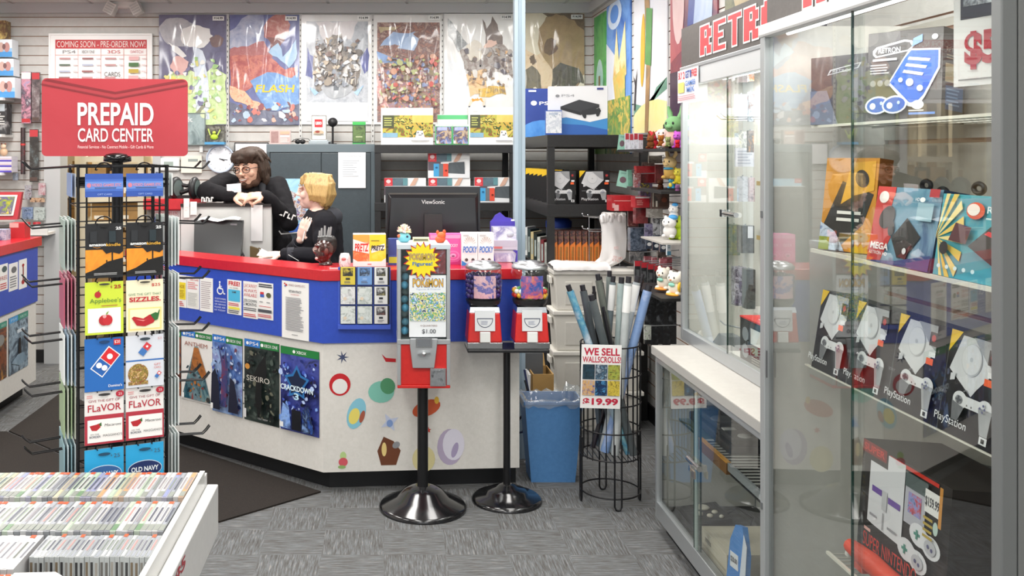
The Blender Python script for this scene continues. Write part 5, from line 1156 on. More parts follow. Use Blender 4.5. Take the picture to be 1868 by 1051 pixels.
def xcase(f): f.r(0, .86, 1, 1, '#3fae54'); f.r(.05, .1, .95, .82, V('#3a4a2a', '#5f7a3f', '#24301f', scale=22, coat=.4)); f.r(.25, .3, .75, .36, '#a9b48a'); f.r(0, 0, 1, .06, '#3f9a4f')
oncab(643, 667, 41, .014, '#2f4a34', xcase, 'game_case', 'green game case standing at the end of the grey cabinet top', 'game case')

# ================================================================ black back shelf unit
YS = 6.72; ss = YS / F
BLK = V('#1c1c1d', '#252526', scale=60, rough=.45)
def shelf_unit(name, label, x0, x1, y0, y1, zs, ztop, post=.042, th=.06):
    t = thing(name, label, 'shelf', (x0, y0, 0)); W_ = x1 - x0; D_ = y1 - y0
    for ux in (0, W_ - post):
        for uy in (0, D_ - post):
            q = MB(); q.box(ux, uy, 0, ux + post, uy + post, ztop, BLK); obj('post', q, t)
    for z in zs:
        q = MB(); q.box(-.003, -.003, z - th, W_ + .003, D_ + .003, z, BLK); obj('shelf_board', q, t, .002)
    return t
xs0 = (684 - CX) * ss; xs1 = (941 - CX) * ss
ZS = P(0, 264, YS).z; ZS2 = P(0, 370, YS).z
shelf_unit('shelf_unit', 'black shelf unit with boxed consoles behind the monitor', xs0, xs1, YS, 7.17, (ZS, ZS2, .85, .35), ZS)
def cons(f):
    f.r(0.03, .2, 1, .8, V('#5f7a34', '#8a5f34', '#a9b04a', '#c9a44a', '#3f5428', '#d9c46a', scale=16, hard=True, detail=2, rough=.35)); f.r(.6, .6, 1, .8, V('#e2c46a', '#d9b45a')); f.r(.03, .45, .25, .8, V('#3f4430', '#54583f')); f.lines(.06, .5, .22, .75, 4, '#b9bc6a'); f.r(.03, .2, .32, .32, V('#8fb4c9', '#6f9ab4'))
    f.g([(.58, .08), (.93, .08), (.86, .2), (.65, .2)], '#f2f2f2'); f.g([(.66, .2), (.84, .2), (.8, .38), (.69, .38)], '#f6f6f6'); f.e(.71, .33, .012, .025, '#444'); f.e(.79, .3, .012, .025, '#444'); f.r(.72, .25, .78, .27, '#555'); f.r(.58, .1, .93, .115, '#8a8a8a'); f.lines(.06, .88, .26, .94, 1, '#d0d2d0')
ys = YS + .05
def onshelf(px0, px1, py0, z, d, base, art, name, label, cat, Y=ys, group=None):
    s_ = Y / F; x = P(px0, 0, Y).x; h_ = (H - (py0 - CY) * s_) - z
    return carton(name, label, cat, (x, Y, z + .0005), (px1 - px0) * s_, d, h_, base, art, group=group)
G3 = 'white console cartons on the black shelf top'
onshelf(695, 790, 197, ZS, .13, '#f0f0ee', cons, 'console_box', 'white console carton with green landscape picture, at cabinet end of shelf top', 'box', group=G3)
onshelf(855, 940, 196, ZS, .13, '#f0f0ee', cons, 'console_box', 'white console carton with green landscape picture, beside the pale pillar', 'box', group=G3)
def gcase(f): f.r(0, .9, 1, 1, '#c9dccf'); f.r(.05, .04, .95, .88, V('#6a6a9a', '#c9b08a', '#4a3a5a', '#8fa0d0', '#d9a04a', scale=20, coat=.4)); f.r(.12, .7, .7, .86, V('#8f98d0', '#c4c9e6', scale=10)); f.r(.06, .06, .2, .2, '#ddd')
onshelf(798, 853, 209, ZS, .03, '#e2e6e4', lambda f: (f.r(0, .84, 1, .98, '#5cb87a'), f.r(0, .98, 1, 1, '#d9e2dc')), 'game_box', 'wide white and green game box behind the pair of green cases', 'box', Y=ys + .06)
for a_, b_, wd in ((794, 825, 'toward the steel cabinet'), (825.5, 855, 'toward the pale pillar')):
    onshelf(a_, b_, 227, ZS, .014, '#4fae6a', gcase, 'game_case', 'green edged game case with violet cover on shelf top, %s' % wd, 'game case', group='green game cases on the shelf top')
def sw(f):
    f.r(.01, .0, .3, 1, '#55606a'); f.r(.0, .66, .2, 1, '#d9343e'); f.e(.1, .86, .055, .08, '#f0d4d4'); f.t('SWITCH', .04, .72, .16, .76, '#f3dada'); f.g([(.2, 1), (.56, 1), (.56, .68), (.35, .66), (.2, .6)], V('#4a5560', '#5f7480', '#3a4a54', scale=8)); f.r(.45, .7, .56, 1, V('#4f7f8a', '#6fa0a4')); f.r(.0, .3, .3, .66, V('#6a4a54', '#55606a'))
    f.g([(.6, .66), (.72, 1), (.82, 1), (.74, .72), (.66, .64)], '#cfa894'); f.r(0, 0, 1, .3, '#e2e4e6'); f.g([(.4, .2), (.5, .62), (.87, .66), (.88, .16)], V('#454b50', '#565d62', scale=9)); f.r(.13, .06, .26, .58, '#45a0d4'); f.r(.26, .06, .36, .58, '#6a7076'); f.r(.36, .06, .48, .58, '#e0523c'); f.e(.2, .42, .03, .04, '#1f5f8a'); f.e(.43, .3, .03, .04, '#7a2418')
G4 = 'red cornered console boxes on the second shelf'
zS2 = ZS2
for a_, b_, top, Yx, lab in ((701, 777, 325, ys, 'boxed console with red corner at the cabinet end of the second shelf'), (782, 858, 325, ys, 'boxed console with red corner under the upper box, middle of shelf'), (866, 941, 324, ys, 'boxed console with red corner next to the pale pillar')):
    onshelf(a_, b_, top, zS2, .085, '#e9eaea', sw, 'console_box', lab, 'box', Y=Yx, group=G4)
zU = H - (325 - CY) * ys / F + .001
onshelf(781, 857, 280, zU, .085, '#e9eaea', sw, 'console_box', 'boxed console with red corner standing on top of another box', 'box', group=G4)

# ================================================================ corner shelf unit
CX0, CY0_, CX1, CY1_ = .995, 5.65, 1.60, 7.12
zA = P(0, 246, 5.65).z; zB = P(0, 373, 5.65).z; zC = .90
shelf_unit('shelf_unit', 'black corner shelf unit with console boxes, beside the side wall', CX0, CX1, CY0_, CY1_, (zA, zB, zC, .3), zA + .0, .042, .075)
def ps4w(f):
    f.e(.75, .12, .9, .3, '#3f8fd0'); f.g([(0, 0), (1, 0), (1, .1), (.6, .2), (.3, .22), (0, .26)], '#2a62b4'); f.g([(0, .3), (.3, .36), (.7, .26), (1, .34), (1, .5), (0, .5)], '#eef0f2'); f.t('PS4', .22, .78, .44, .83, '#9a9ca0'); f.e(.15, .8, .035, .03, '#8a8c90')
    f.g([(.2, .58), (.52, .72), (.86, .62), (.54, .46)], '#34363a'); f.g([(.2, .58), (.54, .46), (.54, .40), (.2, .52)], '#1f2124'); f.g([(.54, .46), (.86, .62), (.86, .56), (.54, .40)], '#2a2c30'); f.e(.72, .47, .17, .06, '#26282c', rot=.1); f.e(.6, .42, .035, .09, '#26282c', rot=.3); f.e(.84, .46, .035, .09, '#26282c', rot=-.2); f.r(.82, .92, .93, .96, '#3a3f86')
a = P(994, 246, 5.72)
carton('console_box', 'large white boxed console with black machine picture on corner shelf top', 'box', (a.x + .02, 5.70, zA + .001), .352, .11, .297, '#eceef0', ps4w, rz=RAD(-7), side=lambda f: (f.r(0, 0, 1, 1, '#23387f'), f.r(.3, .1, .7, .3, '#4a6ab4')))
carton('console_box', 'blue boxed console behind large white one on corner shelf', 'box', (P(957, 0, 6.35).x, 6.35, zA + .001), .26, .1, .33, V('#233a86', '#2a4596', scale=6), lambda f: (f.t('PS4', .38, .66, .76, .73, WHITE, .01), f.e(.24, .7, .08, .05, WHITE), f.e(.5, .1, .6, .25, V('#3f80d0', '#5fa0e0')), f.e(.85, .22, .1, .08, '#24344f'), f.r(.1, .93, .3, .97, '#c9d0e4')), rz=RAD(-4))
carton('game_box', 'small white and blue boxed item in front of large white console box', 'box', (P(995, 0, 5.66).x, 5.655, zA + .001), .098, .038, .148, '#2b57b0', lambda f: (f.r(.02, .06, .98, .96, V('#dfe4ea', '#c4ccd6', '#eef1f4', '#9aa8b8', scale=24, coat=.5)), f.lines(.2, .8, .8, .9, 2, '#8aa0c0')), rz=RAD(-6))
PSB = M('#17181b', .35)
def psone(f):
    f.g([(0, .78), (0, 1), (.2, 1)], '#efc31c'); f.g([(.06, .62), (.22, .97), (.62, .97), (.8, .72), (.55, .5), (.48, .42)], V('#d9dadb', '#cfd0d2', '#e4e4e5', scale=6)); f.g([(.4, .98), (.78, .98), (.8, .72), (.66, .78)], V('#8f9194', '#a9abad')); f.e(.42, .76, .17, .155, '#bfc1c3', 26); f.e(.42, .765, .16, .145, '#d6d7d8', 26); f.e(.42, .765, .025, .022, '#b9bbbd')
    f.g([(.12, .58), (.2, .6), (.2, .53), (.12, .51)], '#d0d1d3')
    f.e(.34, .36, .12, .085, '#d9dadb'); f.e(.76, .36, .12, .085, '#d9dadb'); f.r(.34, .31, .76, .415, '#d9dadb'); f.g([(.66, .36), (.88, .36), (.86, .12), (.74, .12)], V('#b9bbbd', '#8a8c8f')); f.g([(.23, .34), (.44, .3), (.36, .16), (.26, .16)], V('#7a7c7f', '#54565a'))
    f.e(.34, .365, .055, .04, '#8a8c92'); f.r(.325, .33, .355, .4, '#55575c'); f.r(.295, .355, .385, .375, '#55575c')
    for du, dv in ((0, .03), (0, -.03), (.035, 0), (-.035, 0)): f.e(.76 + du, .365 + dv, .016, .012, '#5a5c80')
    f.e(.52, .34, .012, .01, '#777'); f.e(.6, .34, .012, .01, '#777')
    for i in range(6): f.r(.44 + .02 * i, .455 + .018 * math.sin(i / 5 * pi), .465 + .02 * i, .465 + .018 * math.sin(i / 5 * pi), '#77797c')
    f.t('SONY', .06, .38, .2, .41, '#8f9194'); f.t('PlayStation', .05, .09, .60, .19, '#e6e7e8', .0); f.r(.83, .06, .95, .13, '#e0e1e2'); f.r(.865, .075, .915, .115, '#333'); f.r(.80, .78, .95, .92, '#2a1a1c'); f.e(.875, .86, .04, .035, '#b03030'); f.r(.83, .67, .95, .72, '#e9e9e9'); f.r(.80, .59, .93, .655, '#f0622c')
G5 = 'black retro console boxes on the corner shelf'
a = P(1006, 0, 5.68)
carton('console_box', 'black boxed console with grey machine picture beside shelf post', 'box', (P(1002, 0, 5.69).x, 5.69, zB + .001), .157, .1, .203, PSB, psone, group=G5, rz=RAD(-1))
carton('console_box', 'black boxed console with grey machine picture nearer the side wall', 'box', (P(1057, 0, 5.69).x, 5.69, zB + .001), .185, .1, .203, PSB, psone, group=G5)
for i in range(6):
    Yq = 5.78 + .17 * i
    carton('console_box', 'black and yellow box flank in row behind shelf post, %s from post' % nth(i), 'box', (1.01, Yq, zB + .001), .11, .09, .207, PSB, lambda f: (f.g([(0, .78), (0, 1), (1, 1), (.3, .84)], '#efc31c'), f.t('P', .55, .12, .8, .2, '#e4e4e4', .02), f.lines(.3, .36, .8, .4, 1, '#aaa')), group='boxes receding along the corner shelf', rz=RAD(-38))
for i in range(10):
    x = 1.02 + .0365 * i + .005
    q = MB(); q.box(0, 0, 0, .031, .12, .21, '#d9772a'); q.plate([(0, .16), (.031, .185), (.031, .248), (0, .248)], -.0005, .12, V('#4a3a38', '#2a2426', '#7a4a44', '#5a5f3a', scale=60)); f = Face(q, 0, 0, .031, .21, -.0005); f.r(.25, .1, .75, .72, V('#b04a24', '#8f6a2c', '#d9772a', scale=60)); f.r(.9, 0, 1, .8, '#e9a060')
    solo('boxed_toy', q, 'slim orange boxed toy in row on corner shelf, %s from the black post' % nth(i), 'box', (x, 5.67, zC + .001), 0, 0, 0, 'orange boxes on the corner shelf')
for i in range(7):
    q = MB(); c_ = ['#dfe2e0', '#2a3a3a', '#c9b98a', '#1f2a28', '#cfd4cc', '#7a2a30', '#b9c0b4'][i]
    q.box(0, 0, 0, .02, .14, .20 - .006 * i, c_); Face(q, 0, 0, .02, .18).r(.2, .2, .8, .8, V('#8f9894', '#b9c4c0', scale=40))
    solo('game_case', q, 'case standing at the pillar end of corner shelf, %s from the pillar' % nth(i), 'game case', (1.002 , 6.62 - .135 * i, zC + .001), RAD(-35), group='cases on the corner shelf behind the pillar')
t = thing('blue_tub', 'round blue lidded tub on the corner shelf behind the post', 'tub', (1.22, 6.5, zC)); q = MB(); q.lathe([(.08, 0), (.085, .2), (.085, .21)], '#7a86a8', 24); obj('body', q, t); q = MB(); q.lathe([(.09, .21), (.09, .25), (.07, .27), (0, .272)], '#2f50b4', 24); obj('lid', q, t)
# cardboard boxes and cables on the floor by the pillar
KB = V('#a9834a', '#b8935a', scale=6, rough=.8)
def openbox(label, loc, w_, d, h_, rz=0):
    t = thing('cardboard_box', label, 'box', loc, rz)
    q = MB(); q.box(0, 0, 0, w_, d, .006, KB); q.box(0, 0, .006, w_, .006, h_, KB); q.box(0, d - .006, .006, w_, d, h_, KB); q.box(0, .006, .006, .006, d - .006, h_, KB); q.box(w_ - .006, .006, .006, w_, d - .006, h_, KB); obj('walls', q, t)
    q = MB(); q.hexa([(.01, d - .004, h_), (w_ - .01, d - .004, h_), (w_ - .01, d, h_), (.01, d, h_), (.01, d + .05, h_ + .06), (w_ - .01, d + .05, h_ + .06), (w_ - .01, d + .054, h_ + .06), (.01, d + .054, h_ + .06)], KB); obj('flap', q, t)
openbox('open cardboard box behind the blue waste bin', (P(972, 0, 5.1).x, 5.1, 0), .115, .22, .41)
t = thing('folding_stool', 'white slim frame leaning behind the waste bin', 'frame', (P(965, 0, 5.0).x, 5.05, 0)); q = MB(); q.tube([(0, 0, .0), (.01, .0, .42)], .008, '#e2e2e0'); q.tube([(0, .08, .0), (.01, .08, .42)], .008, '#e2e2e0'); q.tube([(.01, 0, .42), (.01, .08, .42)], .008, '#e2e2e0'); obj('frame', q, t)
for i, (c_, pts) in enumerate((('#1a1a22', [(0, 0, .45), (.03, -.02, .33), (-.02, .0, .26), (-.05, .02, .22)]), ('#24305a', [(.0, .02, .5), (.035, .0, .30), (-.01, .01, .18), (-.05, .02, .17)]), ('#e0e0e0', [(.01, .03, .5), (.05, .02, .25), (.06, .02, .05), (.0, .02, .02)]))):
    q = MB(); q.tube([Vector(p) for p in pts], .006, c_, 6); solo('cable', q, '%s cable looping beside the counter end' % ('black', 'dark blue', 'white')[i], 'cable', (P(955, 0, 4.85).x, 4.80, 0))
q = MB()
for k in range(12): q.ell((random.uniform(0, .05), random.uniform(0, .08), random.uniform(.50, .62)), random.uniform(.015, .03), V('#c9ced0', '#e6e9ea', '#9aa3a8', scale=30, rough=.2), 7, 5)
q.box(-.02, -.03, 0, .08, .11, .50, '#5a5c5e'); solo('bagged_supplies', q, 'clear plastic bags heaped on grey stand behind the pillar', 'bag', (P(963, 0, 5.25).x, 5.25, 0))
# ================================================================ on the service counter
CT = 1.0645
def onc(px, Y): return Vector((P(px, 0, Y).x, Y, CT))
# two-flavor snack carton
def pretz(f):
    f.r(0, 0, .49, .8, V('#e9a05a', '#d96a3a', '#f0c48a', scale=22, rough=.4)); f.r(0, .78, .49, 1, '#f0a84a'); f.g([(0, .86), (.49, .7), (.49, .4), (0, .5)], '#f1ede2'); f.t('PRETZ', .05, .47, .46, .72, '#d3302c', .03, .06)
    f.r(.5, 0, 1, 1, V('#f0dc3a', '#eed02f', '#f4e86a', scale=8)); f.g([(.54, .58), (.96, .72), (.98, .56), (.56, .42)], '#f1ede2'); f.t('PRETZ', .55, .50, .94, .66, '#2a2c34', .04, .1); f.r(.55, .8, .8, .82, '#5a5a2a')
    f.g([(0, 0), (1, 0), (1, .27), (.86, .16), (.14, .16), (0, .25)], '#f0ebe8'); f.r(.44, .05, .56, .09, '#d98a86')
a = onc(644, 4.56); s_ = 4.56 / F
carton('snack_carton', 'orange and yellow snack carton lettered PRETZ on counter', 'snack box', a, 60 * s_, .10, 58 * s_, '#efe6dc', pretz, rz=RAD(2), side=lambda f: f.r(0, 0, 1, 1, '#ecc82f'))
def pink(f): f.r(0, .0, 1, 1, '#d95aa0'); f.r(.04, .86, .96, .98, '#e69ac4'); f.t('POCKY', .25, .58, .8, .68, '#f4d9e8', .02); f.e(.5, .3, .42, .16, '#e27ab4'); f.e(.5, .3, .3, .115, '#d95aa0'); f.e(.5, .3, .19, .07, '#e9a0c9'); f.g([(0, 0), (1, 0), (1, .2), (.8, .1), (0, .06)], '#b5286f'); f.e(.5, .28, .1, .03, '#8a4a74')
G6 = 'pocket biscuit boxes on the counter'
s2 = 4.66 / F
carton('snack_carton', 'pink snack carton half behind the capsule machine', 'snack box', onc(784, 4.66), 28 * s2, .09, 54 * s2, '#d95aa0', pink, group=G6)
carton('snack_carton', 'pink snack carton with pale swirl beside the white pair', 'snack box', onc(812, 4.64), 29 * s2, .09, 55 * s2, '#d95aa0', pink, group=G6)
def pocky(f):
    f.r(0, 0, 1, 1, '#e9ebea')
    for k in range(9):
        a = pi * (.12 + .76 * k / 8); f.g([(.5 + .16 * cos(a), .62 + .1 * sin(a)), (.5 + .4 * cos(a) + .02, .62 + .28 * sin(a)), (.5 + .4 * cos(a) - .02, .62 + .28 * sin(a))], '#a98a74')
    f.t('POCKY', .08, .40, .95, .6, '#3f74c0', .03, .08); f.e(.3, .18, .1, .05, '#4a4444', rot=.5); f.e(.7, .18, .1, .05, '#4a4444', rot=-.5); f.g([(0, 0), (1, 0), (1, .16), (.7, .07), (.3, .07), (0, .16)], '#2f7fc4'); f.lines(.1, .9, .5, .96, 2, '#9a9a9a')
carton('snack_carton', 'white snack carton with blue POCKY lettering nearer the pink ones', 'snack box', onc(842, 4.60), 29 * s2, .09, 58 * s2, '#e4e6e5', pocky, group=G6)
carton('snack_carton', 'white snack carton with blue POCKY lettering nearer the purple display', 'snack box', onc(872, 4.60), 28.5 * s2, .09, 58 * s2, '#e4e6e5', pocky, group=G6)
t = thing('card_display', 'purple and silver counter display of foil packs by the pillar', 'display box', onc(898, 4.74)); s3 = 4.74 / F; w_ = 46 * s3
q = MB(); q.box(0, .09, 0, w_, .1, 72 * s3, '#3f2f9a'); q.plate([(0, 72 * s3), (w_, 72 * s3), (w_ * .86, 78 * s3), (w_ * .62, 80 * s3), (w_ * .4, 89 * s3), (w_ * .2, 84 * s3), (w_ * .1, 76 * s3)], .09, .1, '#4334a4'); q.box(w_ * .84, .0885, 73 * s3, w_ * .97, .0895, 76 * s3, '#dcdce8'); obj('back_card', q, t)
q = MB(); q.box(0, 0, .0, w_, .088, 40 * s3, '#c9c4d4'); f = Face(q, 0, 0, w_, 40 * s3); f.r(0, .7, 1, 1, '#bdb8c9'); f.r(.02, .62, .4, .72, '#d0787c'); f.lines(.05, .52, .95, .6, 1, '#7a7a86', .05); f.r(.1, .02, .9, .42, V('#d9d9ea', '#a9a4c9', '#efeffa', scale=18, rough=.2)); f.g([(0, 0), (.12, 0), (.06, .5), (0, .5)], '#4a3aa8'); f.g([(1, 0), (.9, 0), (.95, .4), (.8, .55), (1, .55)], '#4a3aa8'); obj('tray', q, t)
q = MB(); q.box(.004, .01, 40 * s3, w_ - .004, .086, 64 * s3, V('#c4bfe0', '#efeff6', '#9a94c4', '#dcdce6', scale=14, rough=.18, metal=.3)); q.ell((w_ * .72, .01, 50 * s3), (.018, .006, .014), '#b9bcc9', 12, 8); obj('foil_packs', q, t)
# skull-like display bust, glass jar
t = thing('display_bust', 'glossy dark brown display head with grey finger crest', 'bust', onc(594, 4.63), RAD(-8))
HB = M('#3a1d18', .18, 0, .8)
q = MB()
for c, r in (((0, 0, .085), (.047, .056, .055)), ((-.012, -.012, .055), (.036, .042, .045)), ((-.0, .0, .022), (.026, .028, .03)), ((-.03, -.022, .05), (.018, .02, .016)), ((-.047, -.022, .07), (.011, .012, .014)), ((-.03, -.028, .098), (.022, .022, .012)), ((-.03, -.03, .034), (.018, .018, .012))): q.ell(c, r, HB)
q.lathe([(.036, 0), (.034, .008), (.024, .02)], HB, 20)
o = obj('head', q, t); m_ = o.modifiers.new('union', 'REMESH'); m_.mode = 'VOXEL'; m_.voxel_size = .0035; m_.use_smooth_shade = True; m2_ = o.modifiers.new('smooth', 'SMOOTH'); m2_.iterations = 3
q = MB(); q.ell((.004, .012, .118), (.05, .052, .03), '#17110f'); q.ell((.03, .015, .10), (.024, .045, .045), '#17110f'); obj('hair', q, t)
q = MB(); q.ell((.012, -.048, .072), (.011, .008, .018), '#6a3a34'); obj('ear', q, t)
for sx_ in (-.046, -.014):
    q = MB(); q.X = Matrix.Translation((sx_, -.046 if sx_ > -.03 else -.03, .078)) @ Matrix.Rotation(pi / 2, 4, 'X'); q.lathe([(.012, 0), (.013, .002), (.012, .004), (.010, .002)], '#b9a9a0', 16); obj('eye_ring', q, t)
q = MB(); q.ell((-.036, -.048, .036), (.008, .006, .007), '#c9a9a4'); obj('mouth', q, t)
q = MB()
for k, (x, h_) in enumerate(((-.028, .035), (-.018, .048), (-.002, .06), (.012, .052), (.022, .055))):
    q.tube([(x, -.01, .135), (x + (.004 if k > 2 else 0), -.01, .135 + h_ * .6), (x + (.008 if k > 2 else .0), -.008, .135 + h_)], [.0065, .006, .0045], '#8f9090', 8)
q.tube([(-.036, -.012, .138), (.034, -.012, .140)], .006, '#7a7c7c', 8); obj('crest', q, t)
t = thing('wrapped_trinket', 'clear wrapped silvery trinket beside the orange snack carton', 'trinket', onc(629, 4.55)); 
q = MB(); q.lathe([(.026, 0), (.029, .02), (.027, .05), (.02, .066), (0, .068)], V('#b9bcbc', '#e9e9e8', '#8f9494', scale=60, rough=.2, coat=.8, seed=3), 18); obj('wrap', q, t); q = MB(); q.ell((-.004, -.027, .04), (.012, .004, .008), '#c97a76', 10, 6); obj('label', q, t)
q = MB(); q.box(0, 0, 0, .05, .008, .003, '#e9e7e2'); solo('paper_slip', q, 'thin white paper slip lying at the counter corner', 'paper', onc(601, 4.47), RAD(3))
q = MB(); q.box(0, 0, 0, .06, .05, .05, '#3f54a0'); q.box(0, .0, .05, .06, .05, .13, '#36498f'); q.box(.004, -.001, .01, .056, 0, .04, '#b9c43a'); solo('toy_box', q, 'dark blue and lime box behind the capsule machine edge', 'box', onc(708, 4.62))
# hanging rack of packs on the fascia
dr = thing('pack_display', 'blue shelf board with black pockets hung on the counter fascia', 'display rack', (P(617, 0, 4.44).x, 4.418, 0)); w_ = 96 * 4.41 / F; zb = P(0, 600, 4.41).z
q = MB(); q.box(0, 0, zb, w_, .008, P(0, 488, 4.41).z, V('#3f5cc0', '#4360c4', scale=30, rough=.35)); q.box(0, -.02, zb, w_, -.0005, zb + .02, '#3c58bb'); obj('board', q, dr)
q = MB()
for r_ in range(3):
    for c_ in range(3):
        x = w_ * (.05 + .32 * c_); z = zb + .026 + .092 * r_; q.box(x - .002, -.008, z - .003, x + .072, -.0008, z + .083, '#17181b') if (c_, r_) != (2, 9) else None
obj('pocket', q, dr)
packs = [[('yellow and black pack', ['#d9c44a', '#3a3a2a']), ('light blue pack', ['#6f9ad0', '#8fb0dc']), ('white pack with dark olive top', ['#e4e4e2', '#8f8a6a'])], [('silver foil pack', ['#b9bcba', '#e9e9e8', '#8f9290']), ('grey green foil pack', ['#a9b4ac', '#d9dedb', '#8a958c']), ('white pack with yellow top', ['#e6e6e3', '#b9b07a'])], [('silver green foil pack', ['#a9b0aa', '#dfe3e0', '#7f8a82']), ('grey green spotted foil pack', ['#a4aea6', '#d4dad6', '#838e86']), ('white pack with brown top', ['#dcd9d6', '#8a5a54'])]]
for r_ in range(3):
    for c_ in range(3):
        nm_, pal = packs[r_][c_]; ww = .068 if c_ < 2 or r_ < 0 else .062
        q = MB(); q.box(0, 0, 0, ww, .008, .082, V(*pal, scale=30, rough=.22, coat=.6, seed=r_ * 3 + c_) if len(pal) > 2 else pal[0]); f = Face(q, 0, 0, ww, .082)
        if len(pal) == 2:
            f.r(.15, .5, .85, .95, V(pal[1], '#2c2c30', pal[0], scale=40)); f.r(.35, .28, .65, .40, '#33343a' if c_ == 2 else pal[1]); f.lines(.25, .08, .75, .22, 2, '#66666a')
        else: f.r(.1, .62, .5, .92, '#d4d9d4'); f.e(.3, .32, .12, .1, '#d9c9b4'); f.e(.68, .32, .12, .1, '#cfd6d4')
        solo('card_pack', q, '%s in pocket, %s column, %s row of counter display' % (nm_, nth(c_), nth(r_)), 'pack', (P(617, 0, 4.44).x + w_ * (.05 + .32 * c_) + .001, 4.418 - .017, zb + .026 + .092 * (2 - r_)), group='packs in the counter pocket display')

# monitors
Ym = 5.0; s_ = Ym / F
mt = thing('monitor', 'large black computer monitor seen from behind, lettered ViewSonic', 'monitor', (P(790, 0, Ym).x, Ym, .7505))
w_ = 174 * s_; z0 = P(0, 438, Ym).z - .75; z1 = P(0, 341, Ym).z - .75
MBK = M('#17171a', .28, 0, .3)
q = MB(); q.box(-w_ / 2, .025, z0, w_ / 2, .05, z1, MBK); q.hexa([(-w_ / 2 + .02, .0, z0 + .01), (w_ / 2 - .02, .0, z0 + .01), (w_ / 2 - .01, .0248, z0 + .005), (-w_ / 2 + .01, .0248, z0 + .005), (-w_ / 2 + .03, .0, z1 - .06), (w_ / 2 - .03, .0, z1 - .06), (w_ / 2 - .012, .0248, z1 - .035), (-w_ / 2 + .012, .0248, z1 - .035)], MBK); q.box(-w_ / 2 + .02, .018, z1 - .045, w_ / 2 - .02, .0249, z1 - .034, '#4a4742'); q.box(-w_ / 2, .0495, z1 - .002, w_ / 2, .052, z1 + .003, '#a9abaf'); obj('housing', q, mt, .004)
q = MB(); q.text('ViewSonic', -.062, z1 - .092, .124, .022, -.0012, '#c9c9c9', .01); obj('lettering', q, mt)
q = MB(); q.box(-.048, -.035, .18, .048, -.0005, z0 + .14, M('#2c2b2a', .35)); q.box(-.02, -.036, .22, .022, -.035, .245, '#0c0c0d'); q.box(-.045, -.03, .02, .045, .0, .18, '#1c1c1e'); obj('stand_neck', q, mt, .003)
q = MB(); q.box(-.12, -.09, 0, .12, .1, .02, '#1c1c1e'); obj('stand_foot', q, mt, .006)
q = MB(); q.box(0, .01, 0, .076, .016, .40, '#d6d4d0'); q.box(.006, .0095, .25, .07, .0101, .29, '#c4a86a'); solo('white_carton', q, 'narrow pale board standing beside the black monitor', 'board', (P(876, 0, 5.02).x, 5.05, .7505))
q = MB(); q.box(0, 0, 0, .03, .02, .36, '#17171a'); f = Face(q, 0, 0, .03, .36); f.r(.3, .55, .7, .6, '#c9ccd0'); f.r(.3, .45, .7, .48, '#8f949a'); f.r(.2, .85, .8, .99, '#d4d6d6'); solo('card_reader', q, 'black upright card reader at the edge of black monitor', 'device', (P(692, 0, 4.98).x - .0, 4.99, .7505)) if False else None
rt = thing('register_monitor', 'black tilted register monitor seen from behind by the partition', 'monitor', (P(392, 0, 5.44).x, 5.43, 0), RAD(-4))
s_ = 5.44 / F
q = MB(); q.X = Matrix.Translation((0, 0, P(0, 478, 5.44).z)) @ Matrix.Rotation(RAD(-12), 4, 'X') @ Matrix.Rotation(RAD(3), 4, 'Y')
q.hexa([(-.125, 0, 0), (.15, 0, 0), (.15, .05, 0), (-.125, .05, 0), (-.148, 0, .245), (.148, 0, .255), (.14, .05, .25), (-.14, .05, .24)], M('#1b1c1f', .3, 0, .3)); q.box(.07, -.001, .222, .11, 0, .232, '#9a9da2'); obj('housing', q, rt, .006)
q = MB(); q.box(-.05, .0, .76, .05, .1, P(0, 478, 5.44).z + .02, '#1b1c1f'); q.box(-.11, -.0, .745, .11, .14, .76, '#1b1c1f'); obj('stand', q, rt)
q = MB(); q.X = Matrix.Translation((0, 0, 0)) @ Matrix.Rotation(RAD(3), 4, 'Y'); vs = []
for i in range(9):
    for j in range(3): vs.append((-.10 + .03 * i, -.02 + .05 * j, .018 * (i / 8) + .008 * sin(i * 1.2) + .004 * j))
q.add(vs, [(i * 3 + j, (i + 1) * 3 + j, (i + 1) * 3 + j + 1, i * 3 + j + 1) for i in range(8) for j in range(2)], M('#efefef', .7), True)
solo('paper_sheets', q, 'curled white papers lying on top of the register monitor', 'paper', (P(392, 0, 5.44).x, 5.44, P(0, 404, 5.44).z))
q = MB(); q.box(-.13, -.04, .70, .36, .14, .744, '#b9b7b2'); q.box(-.12, -.03, 0, -.08, .13, .70, '#b9b7b2'); q.box(.30, -.03, 0, .34, .13, .70, '#b9b7b2'); solo('register_desk', q, 'low grey shelf desk under the register monitor', 'desk', (P(392, 0, 5.44).x, 5.45, 0))
for i, (x0_, x1_, y0_, y1_) in enumerate(((335, 345.5, 362, 397), (347, 359, 368, 392))):
    sheet('price_tag', ('taller' if i == 0 else 'shorter') + ' white tag hanging from red bar counter edge', 'tag', x0_, y0_, x1_, y1_, 5.58, '#eeebe8', lambda f: f.lines(.2, .3, .8, .6, 2, '#e4dcd8'), .0015)
sheet('receipt_strip', 'long white receipt paper hanging down the partition', 'paper', 458, 374, 479, 440, 5.583, '#eae9e8', None, .0015)
q = MB(); q.hexa([(0, 0, 0), (.06, 0, -.01), (.06, .03, -.01), (0, .03, 0), (0, 0, .12), (.05, 0, .105), (.05, .03, .105), (0, .03, .12)], M('#6b5836', .5)); q.tube([(.05, .015, .11), (.066, .015, .1), (.06, .015, .02)], .004, '#6b5836'); a = P(455, 474, 5.5); a.z = .95; q.box(.0, .0, -.2, .06, .03, .001, '#4a3d28'); solo('paper_bag', q, 'brown crumpled bag between partition and register monitor', 'bag', (a.x, 5.52, .95))
q = MB()
